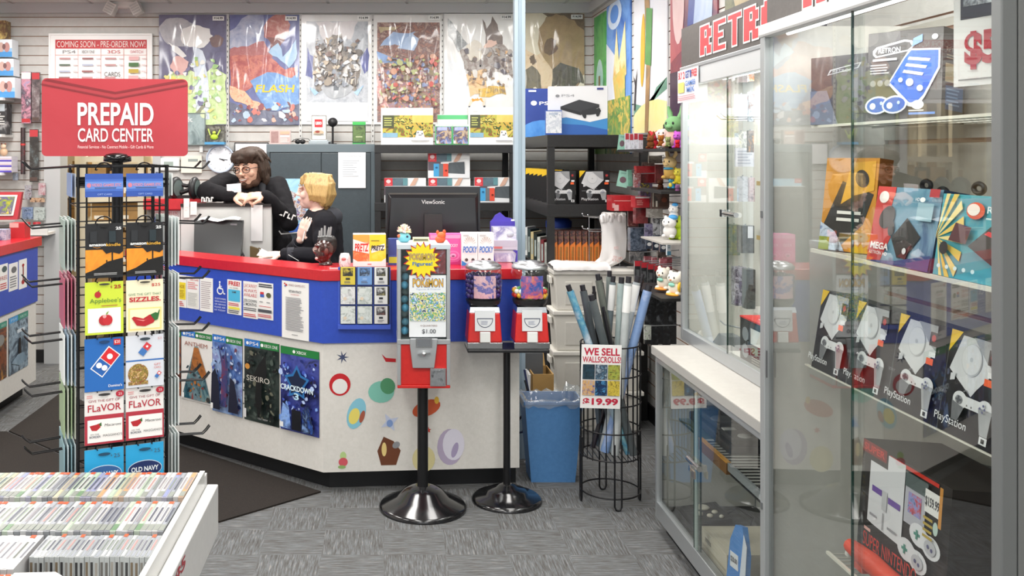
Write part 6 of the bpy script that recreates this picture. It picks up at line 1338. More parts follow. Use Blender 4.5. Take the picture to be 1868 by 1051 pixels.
for k in range(7): q.tube([(.004 * k, 0, .0), (.004 * k + .01 * (k % 2), -.005, .06), (.012 - .002 * k, .0, .11)], .006, random.choice(['#1b1b1d', '#8a8c90', '#d0d0ce', '#3a3a3c']), 6)
q.box(-.005, -.01, -.2, .035, .02, .0, '#28282a'); solo('charm_strands', q, 'bunch of dark and silver strands beside the register monitor', 'charms', (P(436, 0, 5.5).x, 5.5, .955))
# headset display on the red bar counter
t = thing('headset', 'large black headphones resting on the red bar counter', 'headphones', (P(338, 0, 5.70).x, 5.72, 1.3455)); s_ = 5.70 / F
for nm_, px in (('ear_cup', 318), ('ear_cup', 352)):
    q = MB(); x = (px - 338) * s_; q.X = Matrix.Translation((x, 0, .062)) @ Matrix.Rotation(RAD(62 if px < 330 else 78), 4, 'Z') @ Matrix.Rotation(pi / 2, 4, 'X')
    q.X = q.X @ Matrix.Scale(1.15, 4, (0, 1, 0)); q.lathe([(.018, -.02), (.048, -.016), (.06, 0), (.062, .012), (.052, .024), (.044, .026)], M('#1a1b1d', .4), 26); q.lathe([(.044, .0265), (0, .029)], '#5a6664', 26); obj(nm_, q, t)
q = MB(); q.tube([(-20 * s_, .0, .05), (-8 * s_, .01, .035), (4 * s_, .0, .05), (14 * s_, .0, .06)], .014, '#121214', 8); q.tube([(-14 * s_, .02, .085), (0, .03, .075), (14 * s_, .02, .09)], .012, '#1b1b1d', 8); q.box(-34 * s_, -.02, 0, 30 * s_, .05, .018, '#121214'); obj('headband', q, t)

# ================================================================ second counter at the far side of the shop
LX = -2.34; LY1 = 6.27
lc = thing('side_counter', 'white and blue counter run with red top by the door post', 'counter', (LX, 4.6, 0), pi / 2)
LL = LY1 - 4.6
for nm, o_, dp, z0, z1, m in (('countertop', -.03, .6, 1.0, 1.062, RLAM), ('fascia', -.012, .5, .63, .999, BLAM), ('body_panel', 0, .5, .1, .629, CREAM), ('kick_plate', .09, .4, 0, .1, '#141416')):
    q = MB(); q.box(0, o_, z0, LL + (.03 if nm in ('countertop',) else (.0)), o_ + dp, z1, m); obj(nm, q, lc, .003 if nm == 'countertop' else 0)
def side_sheet(name, label, px0, px1, z0, z1, base, art, off, group):
    Y0 = LX * F / (px0 - CX); Y1 = LX * F / (px1 - CX)
    q = MB(); q.box(0, -.002, 0, Y1 - Y0, 0, z1 - z0, base); art(Face(q, 0, 0, Y1 - Y0, z1 - z0, -.002)); solo(name, q, label, 'notice' if 'notice' in name else 'poster', (LX + off, Y0, z0), pi / 2, group=group)
lz = lambda px, py: H - (py - CY) * abs(LX) / (CX - px)
side_sheet('paper_notice', 'white notice with teal and red print at frame edge on side counter', -6, 10, lz(2, 530), lz(2, 482), PAPER, lambda f: (f.e(.6, .8, .3, .12, '#4a5a5a'), f.t('FREE', .1, .4, .9, .55, '#b0555a'), f.lines(.1, .05, .9, .3, 3, RINK)), .0125, 'notices on the side counter')
side_sheet('paper_notice', 'white notice with grey figure on side counter, middle one', 12, 28.5, lz(20, 530), lz(20, 480), PAPER, lambda f: (f.e(.55, .75, .3, .12, '#6a6a6c'), f.lines(.1, .1, .9, .55, 5, '#7a7a80')), .0125, 'notices on the side counter')
side_sheet('paper_notice', 'white notice with a tall red guitar-like shape on side counter', 30.5, 45, lz(38, 526), lz(38, 473), PAPER, lambda f: (f.e(.5, .22, .2, .08, '#a3262a'), f.r(.45, .25, .58, .8, '#8a2a2c'), f.e(.5, .8, .14, .05, '#a3262a')), .0125, 'notices on the side counter')
def sp(base, d):
    def art(f): f.r(0, 0, 1, .9, base); f.r(0, .9, .46, 1, '#4f9ad0'); f.r(.46, .9, 1, 1, '#3f8f7a'); f.t('PS4', .1, .925, .38, .97, '#b9d9ea'); f.t('XBOX', .55, .925, .9, .97, '#bfe0d4'); d(f)
    return art
side_sheet('game_poster', 'red brown game poster at frame edge on the side counter', -14, 11, lz(4, 692), lz(4, 588), '#333', sp(V('#4a2a1c', '#8a4a24', '#2a1a16', '#c98a3a', scale=12, coat=.3), lambda f: f.e(.5, .7, .3, .1, '#8a8a86')), .0015, 'game posters on the side counter')
side_sheet('game_poster', 'icy blue black game poster with small dark figure on side counter', 15, 50, lz(30, 678), lz(30, 575), '#333', sp(V('#1c242c', '#4a5a6a', '#9ab0c0', '#2a343f', scale=10, coat=.3), lambda f: (f.r(.4, .68, .8, .74, '#cfd9e0'), f.g([(.46, .3), (.5, .58), (.58, .58), (.62, .3)], '#1c1416'), f.g([(.1, .2), (.4, .3), (.7, .3), (.95, .15), (.5, .1)], V('#9ab0c0', '#6a8294')))), .0015, 'game posters on the side counter')
# things on the side counter and the pegs behind it
def lp(px, py, Y): return P(px, py, Y)
Yl = BW - .013
t = thing('boxed_figure', 'red framed yellow boxed picture leaning above side counter', 'box', P(-14, 401, 6.9), RAD(6)); s_ = 6.9 / F
q = MB(); q.hexa([(0, 0, 0), (44 * s_, 0, 0), (44 * s_, .06, 0), (0, .06, 0), (.004, .03, 50 * s_), (50 * s_, .03, 50 * s_), (50 * s_, .08, 50 * s_), (.0, .08, 50 * s_)], '#b8303a'); obj('frame', q, t); q = MB(); q.hexa([(.0, -.004, .03), (37 * s_, -.004, .03), (37 * s_, -.0005, .03), (0, -.0005, .03), (.0, .022, 45 * s_), (43 * s_, .022, 45 * s_), (43 * s_, .026, 45 * s_), (0, .026, 45 * s_)], '#ece6dc'); q.hexa([(.0, -.008, .045), (34 * s_, -.008, .045), (34 * s_, -.0045, .045), (0, -.0045, .045), (.0, .0175, 42 * s_), (39 * s_, .0175, 42 * s_), (39 * s_, .0215, 42 * s_), (0, .0215, 42 * s_)], V('#c9b42f', '#8a9a3a', '#5a4a8a', '#e2d04a', '#6a5a3a', scale=14)); obj('picture', q, t)
def wshelf(label, px1, py, depth=.22, Y=Yl, px0=-60):
    q = MB(); a = P(px0, py, Y); c = P(px1, py, Y); q.box(0, -depth, -.02, c.x - a.x, 0, 0, '#e9e8e4'); solo('wall_shelf', q, label, 'shelf', (a.x, Y, a.z), group='white shelves on the slatted wall')
wshelf('white shelf under three blue boxed figures', 26, 181); wshelf('white shelf below the black boxed toys', 24, 246); wshelf('white shelf carrying purple striped boxes', 24, 314); wshelf('white shelf under the red framed picture', 30, 402)
for i, (y0_, y1_, lab) in enumerate(((70, 102, 'upper'), (105, 136, 'middle'), (139, 176, 'lower'))):
    s_ = 7.05 / F; a = P(-30, y1_, 7.05)
    carton('boxed_toy', 'white to blue boxed toy with two round figures, %s of a stack of three' % lab, 'box', (a.x, 7.05, P(0, 181, Yl).z + (176 - y1_) * s_ + .001 * (2 - i)), (52 + 2.5 * i) * s_, .12, (y1_ - y0_) * s_, '#dfe6ec', lambda f: (f.r(0, 0, 1, .3, '#4f94d0'), f.r(0, .3, 1, .5, '#9ac0e0'), f.e(.62, .55, .1, .28, '#c9a9a0'), f.e(.82, .55, .1, .28, '#b98a86'), f.e(.72, .58, .06, .16, '#7a5a5a')), group='blue boxed toys on top shelf')
carton('boxed_toy', 'olive and brown boxed toy on top of the blue box stack', 'box', (P(-20, 0, 7.05).x, 7.05, P(0, 181, Yl).z + 106 * 7.05 / F + .004), 30 * 7.05 / F, .1, 34 * 7.05 / F, V('#8a7a4a', '#5a3a2a', '#c9b06a', scale=18))
for i, (x0_, x1_, y0_, c_) in enumerate(((-22, 12, 186, ['#1c1c1e', '#3a3a3c', '#cfcfcf']),)):
    carton('boxed_toy', 'black boxed toy with white lettering on white shelf at frame edge', 'box', (P(x0_, 0, 7.08).x, 7.08, P(0, 246, Yl).z + .001), (x1_ - x0_) * 7.08 / F, .1, (242 - y0_) * 7.08 / F, V(*c_, scale=9), lambda f: (f.lines(.4, .3, .95, .7, 5, '#d0d0cc', .5), f.r(.1, .75, .9, .99, V('#9aa8b0', '#c4ccd0'))))
for k in range(3):
    carton('striped_box', 'purple and white striped box, %s from the top of three stacked' % nth(k), 'box', (P(-25, 0, 7.06).x, 7.06, P(0, 314, Yl).z + .001 + (2 - k) * .0405), 46 * 7.06 / F, .12, .04, '#d9d4dc', lambda f: (f.r(0, .0, 1, .35, '#5a4ab0'), f.r(.0, .5, 1, .6, '#c9a9b0')), group='purple striped boxes')
blob_toy('plush_toy', 'small tan plush sitting on the purple striped boxes', (P(8, 0, 7.12).x, 7.11, P(0, 314, Yl).z + .123), .07, '#c9a98a', [('head', (0, -.1, 1.05), (.3, .3, .28), '#d9bfa4'), ('ear', (-.2, -.1, 1.35), (.1, .06, .12), '#8a5a4a'), ('ear', (.2, -.1, 1.35), (.1, .06, .12), '#8a5a4a')])
for (x0_, x1_, y0_, y1_, pal, lab, dep) in ((39, 56, 131, 225, ['#7f8fb4', '#c98a9a', '#3a3a4a', '#d9d0d4'], 'long pink and violet carded toy hanging beside the red rack sign', .04), (58, 72, 132, 222, ['#2c2a2c', '#6a5a5c', '#a9a4a4'], 'long dark carded toy hanging next to the pink one', .04), (37, 47, 233, 318, ['#1f1a1b', '#3a2a2c', '#7a2f34'], 'black tube toy with red band hanging on slatted wall', .03), (54, 69, 236, 332, ['#1d1c1c', '#34302c', '#6a7a7c'], 'long black toy in clear sleeve hanging beside red banded tube', .03)):
    s_ = 7.18 / F; a = P(x0_, y1_, 7.18); w_ = (x1_ - x0_) * s_; h_ = (y1_ - y0_) * s_
    t = thing('hanging_toy', lab, 'toy', a, group=None); q = MB()
    if x0_ == 37: q.tube([(w_ / 2, 0, 0), (w_ / 2, 0, h_)], w_ * .42, V(*pal, scale=16, coat=.4), 10); q.tube([(w_ / 2, 0, h_ * .62), (w_ / 2, 0, h_ * .66)], w_ * .45, '#c23a3a', 10)
    else: q.box(0, 0, 0, w_, .02, h_, V(*pal, scale=16, coat=.5)); f = Face(q, 0, 0, w_, h_); f.r(.0, .86, 1, .99, random.choice(['#d9d6d4', '#b8383e'])); f.r(.05, .02, .95, .09, '#b5343a' if x0_ == 39 else '#54423c')
    obj('card', q, t); q = MB(); q.tube([(w_ / 2, .02, h_ + .0), (w_ / 2, .06, h_ + .004)], .003, '#9a9c9e', 6); obj('peg', q, t)
for (x0_, y0_, w__, h__, pal, lab) in ((45, 338, 12, 26, ['#6a2a34', '#a9aab0', '#3a2a30'], 'small maroon keychain pack on pegs'), (70, 334, 12, 22, ['#c9c6c8', '#a05a64'], 'small white and pink pack by door post'), (40, 378, 20, 22, ['#3f5a8a', '#8fa4c0', '#2a3a4a'], 'blue pouch pack on pegs above red counter'), (61, 378, 20, 24, ['#8a9a94', '#b9c4c0', '#5f6a64'], 'grey green pouch pack next to the blue pouch'), (23, 316, 9, 13, ['#5a6474', '#9aa4b0'], 'tiny grey blue pack under the purple boxes shelf'), (55, 361, 26, 8, ['#5a3a34', '#c9a98a', '#2a2422'], 'row of tiny figures on the pegs under the maroon pack')):
    s_ = 7.16 / F; a = P(x0_, y0_ + h__, 7.16); q = MB(); q.box(0, 0, 0, w__ * s_, .02, h__ * s_, V(*pal, scale=40, rough=.25, coat=.5)); q.tube([(w__ * s_ / 2, .02, h__ * s_ - .006), (w__ * s_ / 2, .085, h__ * s_ - .002)], .003, '#9a9c9e', 6); solo('hanging_pack', q, lab, 'pack', a)
q = MB(); a = P(36, 430, 7.0); s_ = 7.0 / F; q.box(0, 0, 0, 48 * s_, .2, .02, '#e2dfda'); q.box(.0, -.0, .02, 48 * s_, .01, .05, '#d9d6d2'); solo('wall_shelf', q, 'low white tray shelf with red topped jars by door post', 'shelf', (a.x, 7.03, a.z))
for k, px in enumerate((41, 60)):
    t = thing('small_jar', ('red capped jar on tray shelf nearer the counter end', 'red capped jar on tray shelf nearer the door post')[k], 'jar', (P(px, 0, 7.0).x, 7.08, P(0, 430, 7.0).z + .0205)); q = MB(); q.lathe([(.025, 0), (.027, .03), (.025, .05)], '#d4d6da', 14); obj('glass', q, t); q = MB(); q.lathe([(.028, .05), (.028, .075), (0, .078)], '#a3202a', 14); obj('cap', q, t)
t = thing('toy_figure', 'dark green toy heap on the red side counter', 'toy', (-2.72, 5.95, 1.0625)); q = MB()
for k in range(6): q.ell((.03 * k - .04, .02 * (k % 3), .035 + .02 * (k % 2)), (.04, .035, .035), ['#2f4a34', '#1f2f28', '#5a6a4a'][k % 3], 10, 7)
obj('body', q, t)
t = thing('toy_box', 'blue and white small box on the red side counter end', 'box', (-2.52, 6.0, 1.0625)); q = MB(); q.box(0, 0, 0, .09, .07, .07, V('#5a6a94', '#b9c0d0', '#3a4a7a', scale=30)); obj('carton', q, t)
q = MB(); q.box(0, 0, 0, .1, .1, .1, '#b52a30'); q.box(.0, -.0008, .07, .06, 0, .1, '#d9a9a4'); solo('red_box', q, 'red box at the end of the side counter top', 'box', (-2.47, 6.15, 1.0625))

# ================================================================ merchandise along the side wall
def rw(px, Y, off): return 0
def peg(q, x, y, z, L_=.2): q.tube([(RW, y, z), (RW - L_, y, z), (RW - L_ - .012, y, z + .012)], .003, '#8f9294', 6)
def rpack(label, px, py, w__, h__, X, pal, name='hanging_pack', tilt=0.0, d=.02, cat='pack', group='packs on side wall pegs', rz=0.0, art=None):
    Y = X * F / (px - CX); s_ = Y / F
    t = thing(name, label, cat, (X, Y, H - (py + h__ - CY) * s_), rz, 0, tilt, group)
    q = MB(); q.box(0, 0, 0, w__ * s_, d, h__ * s_, V(*pal, scale=34, rough=.3, coat=.4, seed=len(label)) if len(pal) > 1 else pal[0])
    if art: art(Face(q, 0, 0, w__ * s_, h__ * s_))
    obj('card', q, t)
    q = MB(); q.tube([(w__ * s_ / 2, .01, h__ * s_ - .004), (RW - X + .0, .012, h__ * s_ + .004)], .0028, '#8f9294', 6); obj('peg', q, t)
    return t
MINT = ['#8fc4b0', '#7fb4a0']
def mint(f): f.e(.5, .45, .3, .2, V('#4a3a44', '#7a5a64')); f.lines(.2, .82, .8, .92, 2, '#5f8a7a')
rpack('mint card with dark picture at outer end of upper pegs', 1126, 245, 14, 29, 1.36, MINT, art=mint, tilt=.12, rz=-.15)
rpack('mint card with dark picture hanging on pegs below, outer one', 1124, 310, 19, 29, 1.34, MINT, art=mint, tilt=.2, rz=-.3)
rpack('mint green pack edge beside the lower mint card', 1146, 310, 8, 30, 1.38, ['#5f9a84', '#7fb4a0'], tilt=-.05)
rpack('pale grey pack with red spots beside lower mint packs', 1157, 316, 12, 32, 1.40, ['#c9cbc9', '#b9a4a4', '#a03a40', '#dfe0de'])
for k in range(4):
    rpack('small clear pack with red header on upper pegs, %s from the mint card' % nth(k), 1141 + 8 * k, 243 + (k % 2), 8, 34, 1.385 + .02 * k, ['#a9aab4', '#d4d6dc', '#8f909a'], art=lambda f: f.r(0, .66, 1, .98, '#a8303a'))
rpack('red boxed item hanging on pegs beside the tan plush', 1161, 303, 34, 24, 1.42, ['#a8242a', '#c0353a', '#8a1c22'], name='red_box', d=.05, cat='box')
rpack('dark red boxed item below the hanging red one', 1168, 318, 34, 18, 1.44, ['#6a1a1e', '#8c2428'], name='red_box', d=.05, cat='box')
rpack('clear blister with dark violet figure and yellow spot', 1168, 334, 22, 36, 1.42, ['#4a4a44', '#5a4a6a', '#2f2e2c', '#b9a93a'], name='blister_pack', d=.04)
t = rpack('wide red box with curved top standing on wall bracket', 1116, 357, 42, 28, 1.30, ['#b0242a', '#c23036'], name='red_box', d=.12, cat='box', art=lambda f: (f.lines(.1, .62, .9, .7, 1, '#e0a9a4'), f.r(.02, .2, .14, .5, '#d9a4a0'), f.r(.1, .02, .3, .4, V('#d98a86', '#e9d4d0'))))
rpack('red box with white top beside the wide red box', 1159, 359, 26, 20, 1.36, ['#a3222a', '#b82c34'], name='red_box', d=.09, cat='box', art=lambda f: (f.r(0, .86, 1, 1, '#e6e0de'), f.lines(.1, .2, .6, .7, 3, '#d98a86')))
rpack('dark maroon packs stacked under the red box with white top', 1160, 380, 22, 28, 1.38, ['#5a1a1e', '#7a2228', '#8a3a3a'], d=.06)
rpack('dark brown packs hanging near the bag stand', 1146, 383, 18, 30, 1.40, ['#3a1a1a', '#5a2426', '#8a7a6a'])
rpack('brown and black carded toy with white bottle shape', 1189, 345, 32, 36, 1.42, ['#3a201c', '#241815', '#5a3a30', '#1c1412'], name='carded_toy', cat='toy', art=lambda f: (f.g([(.4, .1), (.5, .5), (.6, .8), (.9, .8), (.9, .1)], '#4a2a1c'), f.r(.04, .1, .1, .95, '#cfc6b9'), f.r(.22, .1, .32, .4, '#e2dcd0'), f.e(.7, .45, .16, .12, '#7a3a24')))
rpack('white lidded clear box under the brown carded toy', 1183, 381, 26, 16, 1.42, ['#b9b4ac', '#8f8a84', '#d0ccc6'], d=.05)
rpack('sheaf of dark blue clear packs beside the shopping bags', 1150, 416, 30, 42, 1.38, ['#1f2430', '#34404f', '#6a7484', '#141820'], d=.06)
rpack('purple and grey clear pack left of round white plushes', 1177, 408, 22, 24, 1.42, ['#5a4a84', '#8f8aa4', '#3a3450', '#b9b4c4'])
for k in range(3):
    rpack('clear pack with dark penguin-like toy on lower pegs, %s from the blue packs' % nth(k), 1178 + 13 * k, 426 + 3 * k, 13, 28, 1.43 + .01 * k, ['#1c1f2c', '#2f3a4c', '#8f949c'], art=lambda f: (f.e(.5, .3, .3, .12, '#e2e2e0'), f.e(.5, .75, .3, .14, '#a9a49c')))
rpack('narrow blue and white hanging tag card under white plushes', 1217, 436, 7, 30, 1.46, ['#dfe6ea'], art=lambda f: (f.r(0, 0, 1, .25, '#5fa0c0'), f.lines(.2, .4, .8, .9, 4, '#7a94a4')))
for k in range(4):
    rpack('red headed black hanging pack above the owl plushes, %s from the basket' % nth(k), 1158 + 12 * k, 476 + 3 * k, 14, 40, 1.36 + .02 * k, ['#151517', '#2a2a2c', '#54585a'], art=lambda f: (f.r(0, .76, 1, 1, '#b52a34'), f.r(.2, .3, .6, .6, '#5a5c5e')))
for k in range(3):
    rpack('clear pink topped pack behind the red headed ones, %s' % nth(k), 1176 + 14 * k, 468 + 2 * k, 13, 26, 1.48, ['#c98a94', '#b0545f', '#dfc4c6'])
for k in range(5):
    rpack('black clear wrapped pack low on side wall pegs, %s of the dark row' % nth(k), 1176 + 11 * k, 536 + (k % 2) * 5, 14, 92, 1.34 + .03 * k, ['#0f1012', '#1c1d20', '#2a2c30', '#6a6e72'], name='dark_pack')
rpack('green and white pack at bottom of pegs beside display cabinet', 1176, 594, 12, 26, 1.30, ['#8aa47a', '#d9dcd4', '#2a3a2a'])
# plush toys along the side wall: plain animals
def plush(label, px, py, hpx, X, body, head, ear='round', accents=(), squash=1.0, yaw=-.9):
    Y = X * F / (px - CX); s_ = Y / F; hh = hpx * s_; body = M(body, 1, 0, 0, 1, 0, .1); head = M(head, 1, 0, 0, 1, 0, .1)
    t = thing('plush_toy', label, 'plush toy', (X, Y, H - (py - CY) * s_), yaw, group='plush toys on the side wall')
    q = MB(); q.ell((0, 0, hh * .28), (hh * .27 * squash, hh * .24, hh * .28), body); q.ell((-hh * .2, -hh * .12, hh * .08), (hh * .11, hh * .14, hh * .08), body); q.ell((hh * .2, -hh * .12, hh * .08), (hh * .11, hh * .14, hh * .08), body); obj('body', q, t)
    q = MB(); q.ell((0, -hh * .04, hh * .66), (hh * .28 * squash, hh * .25, hh * .25), head); q.ell((0, -hh * .26, hh * .6), (hh * .1, hh * .08, hh * .07), head); hd = obj('head', q, t)
    for sg in (-1, 1):
        q = MB()
        if ear == 'long': q.tube([(sg * hh * .12, 0, hh * .82), (sg * hh * .2, .01, hh * 1.0), (sg * hh * .22, .0, hh * 1.2)], [hh * .07, hh * .08, hh * .03], head, 8)
        elif ear == 'floppy': q.tube([(sg * hh * .2, 0, hh * .84), (sg * hh * .32, -.01, hh * .7), (sg * hh * .34, -.0, hh * .48)], [hh * .07, hh * .1, hh * .06], body, 8)
        else: q.ell((sg * hh * .2, 0, hh * .86), (hh * .1, hh * .05, hh * .1), head, 10, 7)
        obj('ear', q, hd)
        q = MB(); q.ell((sg * hh * .11, -hh * .255, hh * .70), (hh * .035, hh * .02, hh * .045), '#1c1a1e', 8, 6); obj('eye', q, hd)
    for nm, c, r, m in accents:
        q = MB(); q.ell(tuple(v * hh for v in c), tuple(v * hh for v in r), m, 12, 8); obj(nm, q, t)
plush('green and pink long eared plush at top beside glass case', 1231, 270, 64, 1.47, '#d9a9a0', '#7fae7a', 'long')
plush('black plush behind the green eared one', 1222, 271, 48, 1.50, '#1a1a1c', '#242426')
plush('red plush lying at the back of the upper shelf', 1192, 273, 36, 1.50, '#b02a34', '#c23a44')
plush('white and pink plush between red and purple ones', 1212, 271, 40, 1.46, '#e2dcda', '#e9c9c4', 'floppy')
plush('purple plush by the edge of the glass case', 1238, 271, 34, 1.46, '#a04aa8', '#b45ab9')
plush('brown plush at the outer end of the black shelf', 1187, 271, 26, 1.40, '#6a3f24', '#7a4a2a', 'long')
plush('orange brown round plush on the black shelf', 1206, 267, 22, 1.42, '#8a5428', '#9a5f2c', squash=.9)
plush('olive green round plush on the black shelf', 1219, 268, 20, 1.42, '#7a8454', '#8a9460', squash=.9)
plush('red plush at case end of the black shelf', 1236, 270, 16, 1.42, '#b0202a', '#c42c34')
plush('tan rabbit plush with long pale ears hanging by glass case', 1223, 327, 46, 1.42, '#c9a45a', '#e0c48f', 'long', [('scarf', (0, -.1, .42), (.22, .2, .06), '#3f9ac4')])
plush('pair of dark brown plush feet, small brown plush on middle shelf', 1205, 346, 20, 1.42, '#3f2216', '#4a2a1c')
plush('sky blue and yellow plush under the tan rabbit', 1226, 344, 24, 1.43, '#4aa4cf', '#5fb0d6', 'round', [('belly', (0, -.2, .28), (.16, .1, .18), '#e2cf4a')])
plush('yellow plush tucked against the glass case edge', 1238, 336, 32, 1.45, '#dfcf3f', '#e9dc5a')
plush('plum plush below the yellow one', 1236, 352, 16, 1.44, '#8a5a84', '#9a6a94')
plush('round white plush with dark ringed eyes, upper of two', 1229, 402, 30, 1.42, '#dcdad8', '#e9e7e4', 'round', [('cap', (.1, 0, .95), (.2, .16, .12), '#3f9ad9')], 1.1)
plush('round white plush with dark ringed eyes, lower of two', 1222, 434, 42, 1.40, '#d9d7d4', '#e9e7e4', 'round', [('cap', (.16, 0, .9), (.22, .16, .12), '#4aa0dc')], 1.15)
plush('lime green plush squeezed beside the glass case', 1238, 438, 50, 1.45, '#b9d43a', '#c9e04a', 'floppy')
plush('cream owl plush with mint bow nearest the basket', 1211, 528, 44, 1.36, '#ece4d4', '#efe9dc', 'round', [('bow', (0, -.26, .42), (.15, .05, .08), '#8fd0bc'), ('feet', (0, -.2, .03), (.3, .16, .07), '#e08a2a'), ('beak', (0, -.33, .62), (.05, .04, .04), '#d9845a')], 1.1)
plush('cream owl plush with mint bow tucked against the glass case', 1232, 538, 46, 1.34, '#ece4d4', '#efe9dc', 'round', [('bow', (0, -.26, .42), (.15, .05, .08), '#8fd0bc'), ('wing', (.28, -.1, .34), (.08, .14, .2), '#e2b82f'), ('feet', (0, -.2, .03), (.3, .16, .07), '#e9a02f'), ('beak', (0, -.33, .62), (.05, .04, .04), '#d9845a')], 1.1)
for (px, py, w__, h__, X, pal, lab) in ((1192, 398, 15, 36, 1.46, ['#8f9296', '#d0d2d4', '#4a4c50', '#b9b4ae'], 'clear grey pack on pegs between penguin packs and white lidded box'), (1206, 400, 12, 34, 1.49, ['#5a5c60', '#c4c6c8', '#2f3034'], 'clear dark pack on pegs nearest the round white plushes'), (1149, 460, 26, 20, 1.44, ['#2a2c2e', '#6a6c6e', '#a9a4a0'], 'dark crumpled pack under the sheaf of blue packs'), (1200, 458, 16, 22, 1.50, ['#3a3430', '#6a5f58', '#1f1c1a'], 'small brown pack beneath the penguin packs'), (1172, 296, 22, 18, 1.50, ['#2f2a28', '#5f4a44', '#8a7a74'], 'dim brown pack behind the hanging red box'), (1196, 300, 14, 34, 1.50, ['#4a2a2a', '#8a3a3a', '#2a1c1c'], 'dim maroon pack behind the tan rabbit'), (1184, 284, 24, 14, 1.52, ['#5a564f', '#8a8478', '#3a3632'], 'grey pack under the upper black shelf'), (1210, 470, 16, 30, 1.50, ['#7a2a30', '#b0545f', '#3a1c1e'], 'dark red pack above the owl plushes by the glass case'), (1196, 520, 14, 40, 1.52, ['#141416', '#2c2c30', '#4a4c50'], 'black pack behind the first owl plush')):
    rpack(lab, px, py, w__, h__, X, pal)
# brackets shelves carrying the plush
for (pz_, Ya, Yb, X0_, lab) in ((271, 5.3, 4.4, 1.33, 'upper'), (347, 5.05, 4.5, 1.34, 'middle'), (539, 4.85, 4.3, 1.28, 'lower')):
    Ym_ = (1.42 if pz_ < 500 else 1.35) * F / (1222 - CX); z = H - (pz_ - CY) * Ym_ / F
    q = MB(); q.box(X0_, Yb, z - .014, RW, Ya, z - .001, '#1d1c1c'); solo('wall_shelf', q, '%s black shelf on side wall carrying plush toys' % lab, 'shelf')
q = MB(); z = H - (436 - CY) * 4.6 / F; q.box(1.31, 4.38, z - .008, RW, 4.75, z, '#b4b0aa'); solo('wall_shelf', q, 'pale shelf on side wall under the round white plushes', 'shelf')
# ================================================================ glass display cabinets
ALU = M('#b4b8ba', .32, .65); ALUL = M('#d2d5d6', .35, .4); GL = glass('#fbfdfc', 2.0, 'glass'); EDGE = M('#1f3a34', .15); WP = V('#e2e0d9', '#e8e6df', scale=30, rough=.5)
def pane(parent, X, Y0, Y1, Z0, Z1, e0=True, e1=True):
    q = MB(); q.box(X, Y0, Z0, X + .005, Y1, Z1, GL); o = obj('glass_pane', q, parent)
    for yy, on_ in ((Y0, e0), (Y1, e1)):
        if on_: q = MB(); q.box(X - .0006, yy - .0012, Z0, X + .0056, yy + .0012, Z1, EDGE); obj('pane_edge', q, o)
    return o
# ---- low cabinet
LXF, LYA, LYB, LZ = 1.165, 4.0, 2.835, .79
lcab = thing('display_cabinet', 'low grey framed glass display cabinet with laminate top', 'display cabinet', (0, 0, 0))
q = MB(); q.box(LXF - .012, LYB, LZ - .035, RW - .014, LYA + .012, LZ, V('#b5b2ac', '#bdbab4', scale=40, rough=.4)); q.box(LXF - .0135, LYB, LZ - .034, LXF - .0125, LYA + .012, LZ - .002, '#a3a29e'); obj('top', q, lcab)
q = MB()
q.box(LXF, LYA - .02, .06, LXF + .03, LYA, LZ - .036, ALU); q.box(LXF, LYB, .06, LXF + .03, LYA - .0205, .13, ALU); q.box(LXF, LYB, LZ - .065, LXF + .03, LYA - .0205, LZ - .036, ALU); q.box(RW - .03, LYA - .02, .06, RW - .014, LYA, LZ - .036, ALU); q.box(LXF + .03, LYA - .02, .06, RW - .03, LYA, .09, ALU)
obj('frame', q, lcab, .002)
q = MB(); q.box(LXF + .04, LYB, 0, RW - .02, LYA - .03, .06, '#151517'); obj('plinth', q, lcab)
q = MB(); q.box(LXF + .03, LYB, .09, RW - .02, LYA - .02, .105, V('#3a3a3a', '#474745', scale=40, rough=.9)); obj('deck', q, lcab)
q = MB(); q.box(RW - .03, LYB, .106, RW - .02, LYA - .0205, LZ - .037, WP); q.box(LXF + .03, LYA - .012, .106, RW - .032, LYA - .006, LZ - .037, WP); obj('back_panel', q, lcab)
YSM = 3.487
pane(lcab, LXF + .012, YSM - .02, LYA - .021, .131, LZ - .066, True, False); pane(lcab, LXF + .002, LYB, YSM + .02, .131, LZ - .066, False, True)
q = MB(); q.box(LXF + .004, YSM - .005, .131, LXF + .011, YSM + .018, LZ - .067, M('#a9bcb4', .3, .2)); obj('channel', q, lcab)
q = MB(); z = .455; q.tube([(LXF - .006, YSM + .06, z), (LXF - .006, YSM - .07, z)], .011, CHROME, 10); q.box(LXF - .03, YSM - .03, z - .02, LXF - .01, YSM - .018, z + .0, CHROME); q.box(LXF - .024, YSM - .06, z - .04, LXF - .018, YSM - .03, z - .012, M('#c9b9a9', .25, .9)); obj('lock', q, lcab)
q = MB(); q.box(1.26, 3.40, .478, RW - .032, LYA - .025, .486, glass('#dfe9e4', 1.3, 'glass')); q.box(1.259, 3.40, .477, 1.2595, LYA - .025, .487, EDGE); obj('glass_shelf', q, lcab)
q = MB()
for k in range(16): q.tube([(1.255, 3.64 - .016 * k * 2 + .0, .492), (RW - .035, 3.64 - .032 * k, .492)], .004, '#c9c9c4', 5) if 3.64 - .032 * k > LYB else None
q.box(1.235, 3.36, .455, 1.25, 3.66, .496, '#8a6238'); q.box(1.236, 3.36, .496, 1.252, 3.66, .5, '#e0a44a'); q.box(1.24, LYB, .47, 1.25, 3.3595, .498, '#8f9496'); q.box(1.25, 3.645, .45, RW - .035, 3.66, .492, '#c9c4b8'); q.box(1.25, LYB, .452, RW - .035, 3.64, .456, '#2f2f30'); obj('slatted_shelf', q, lcab)
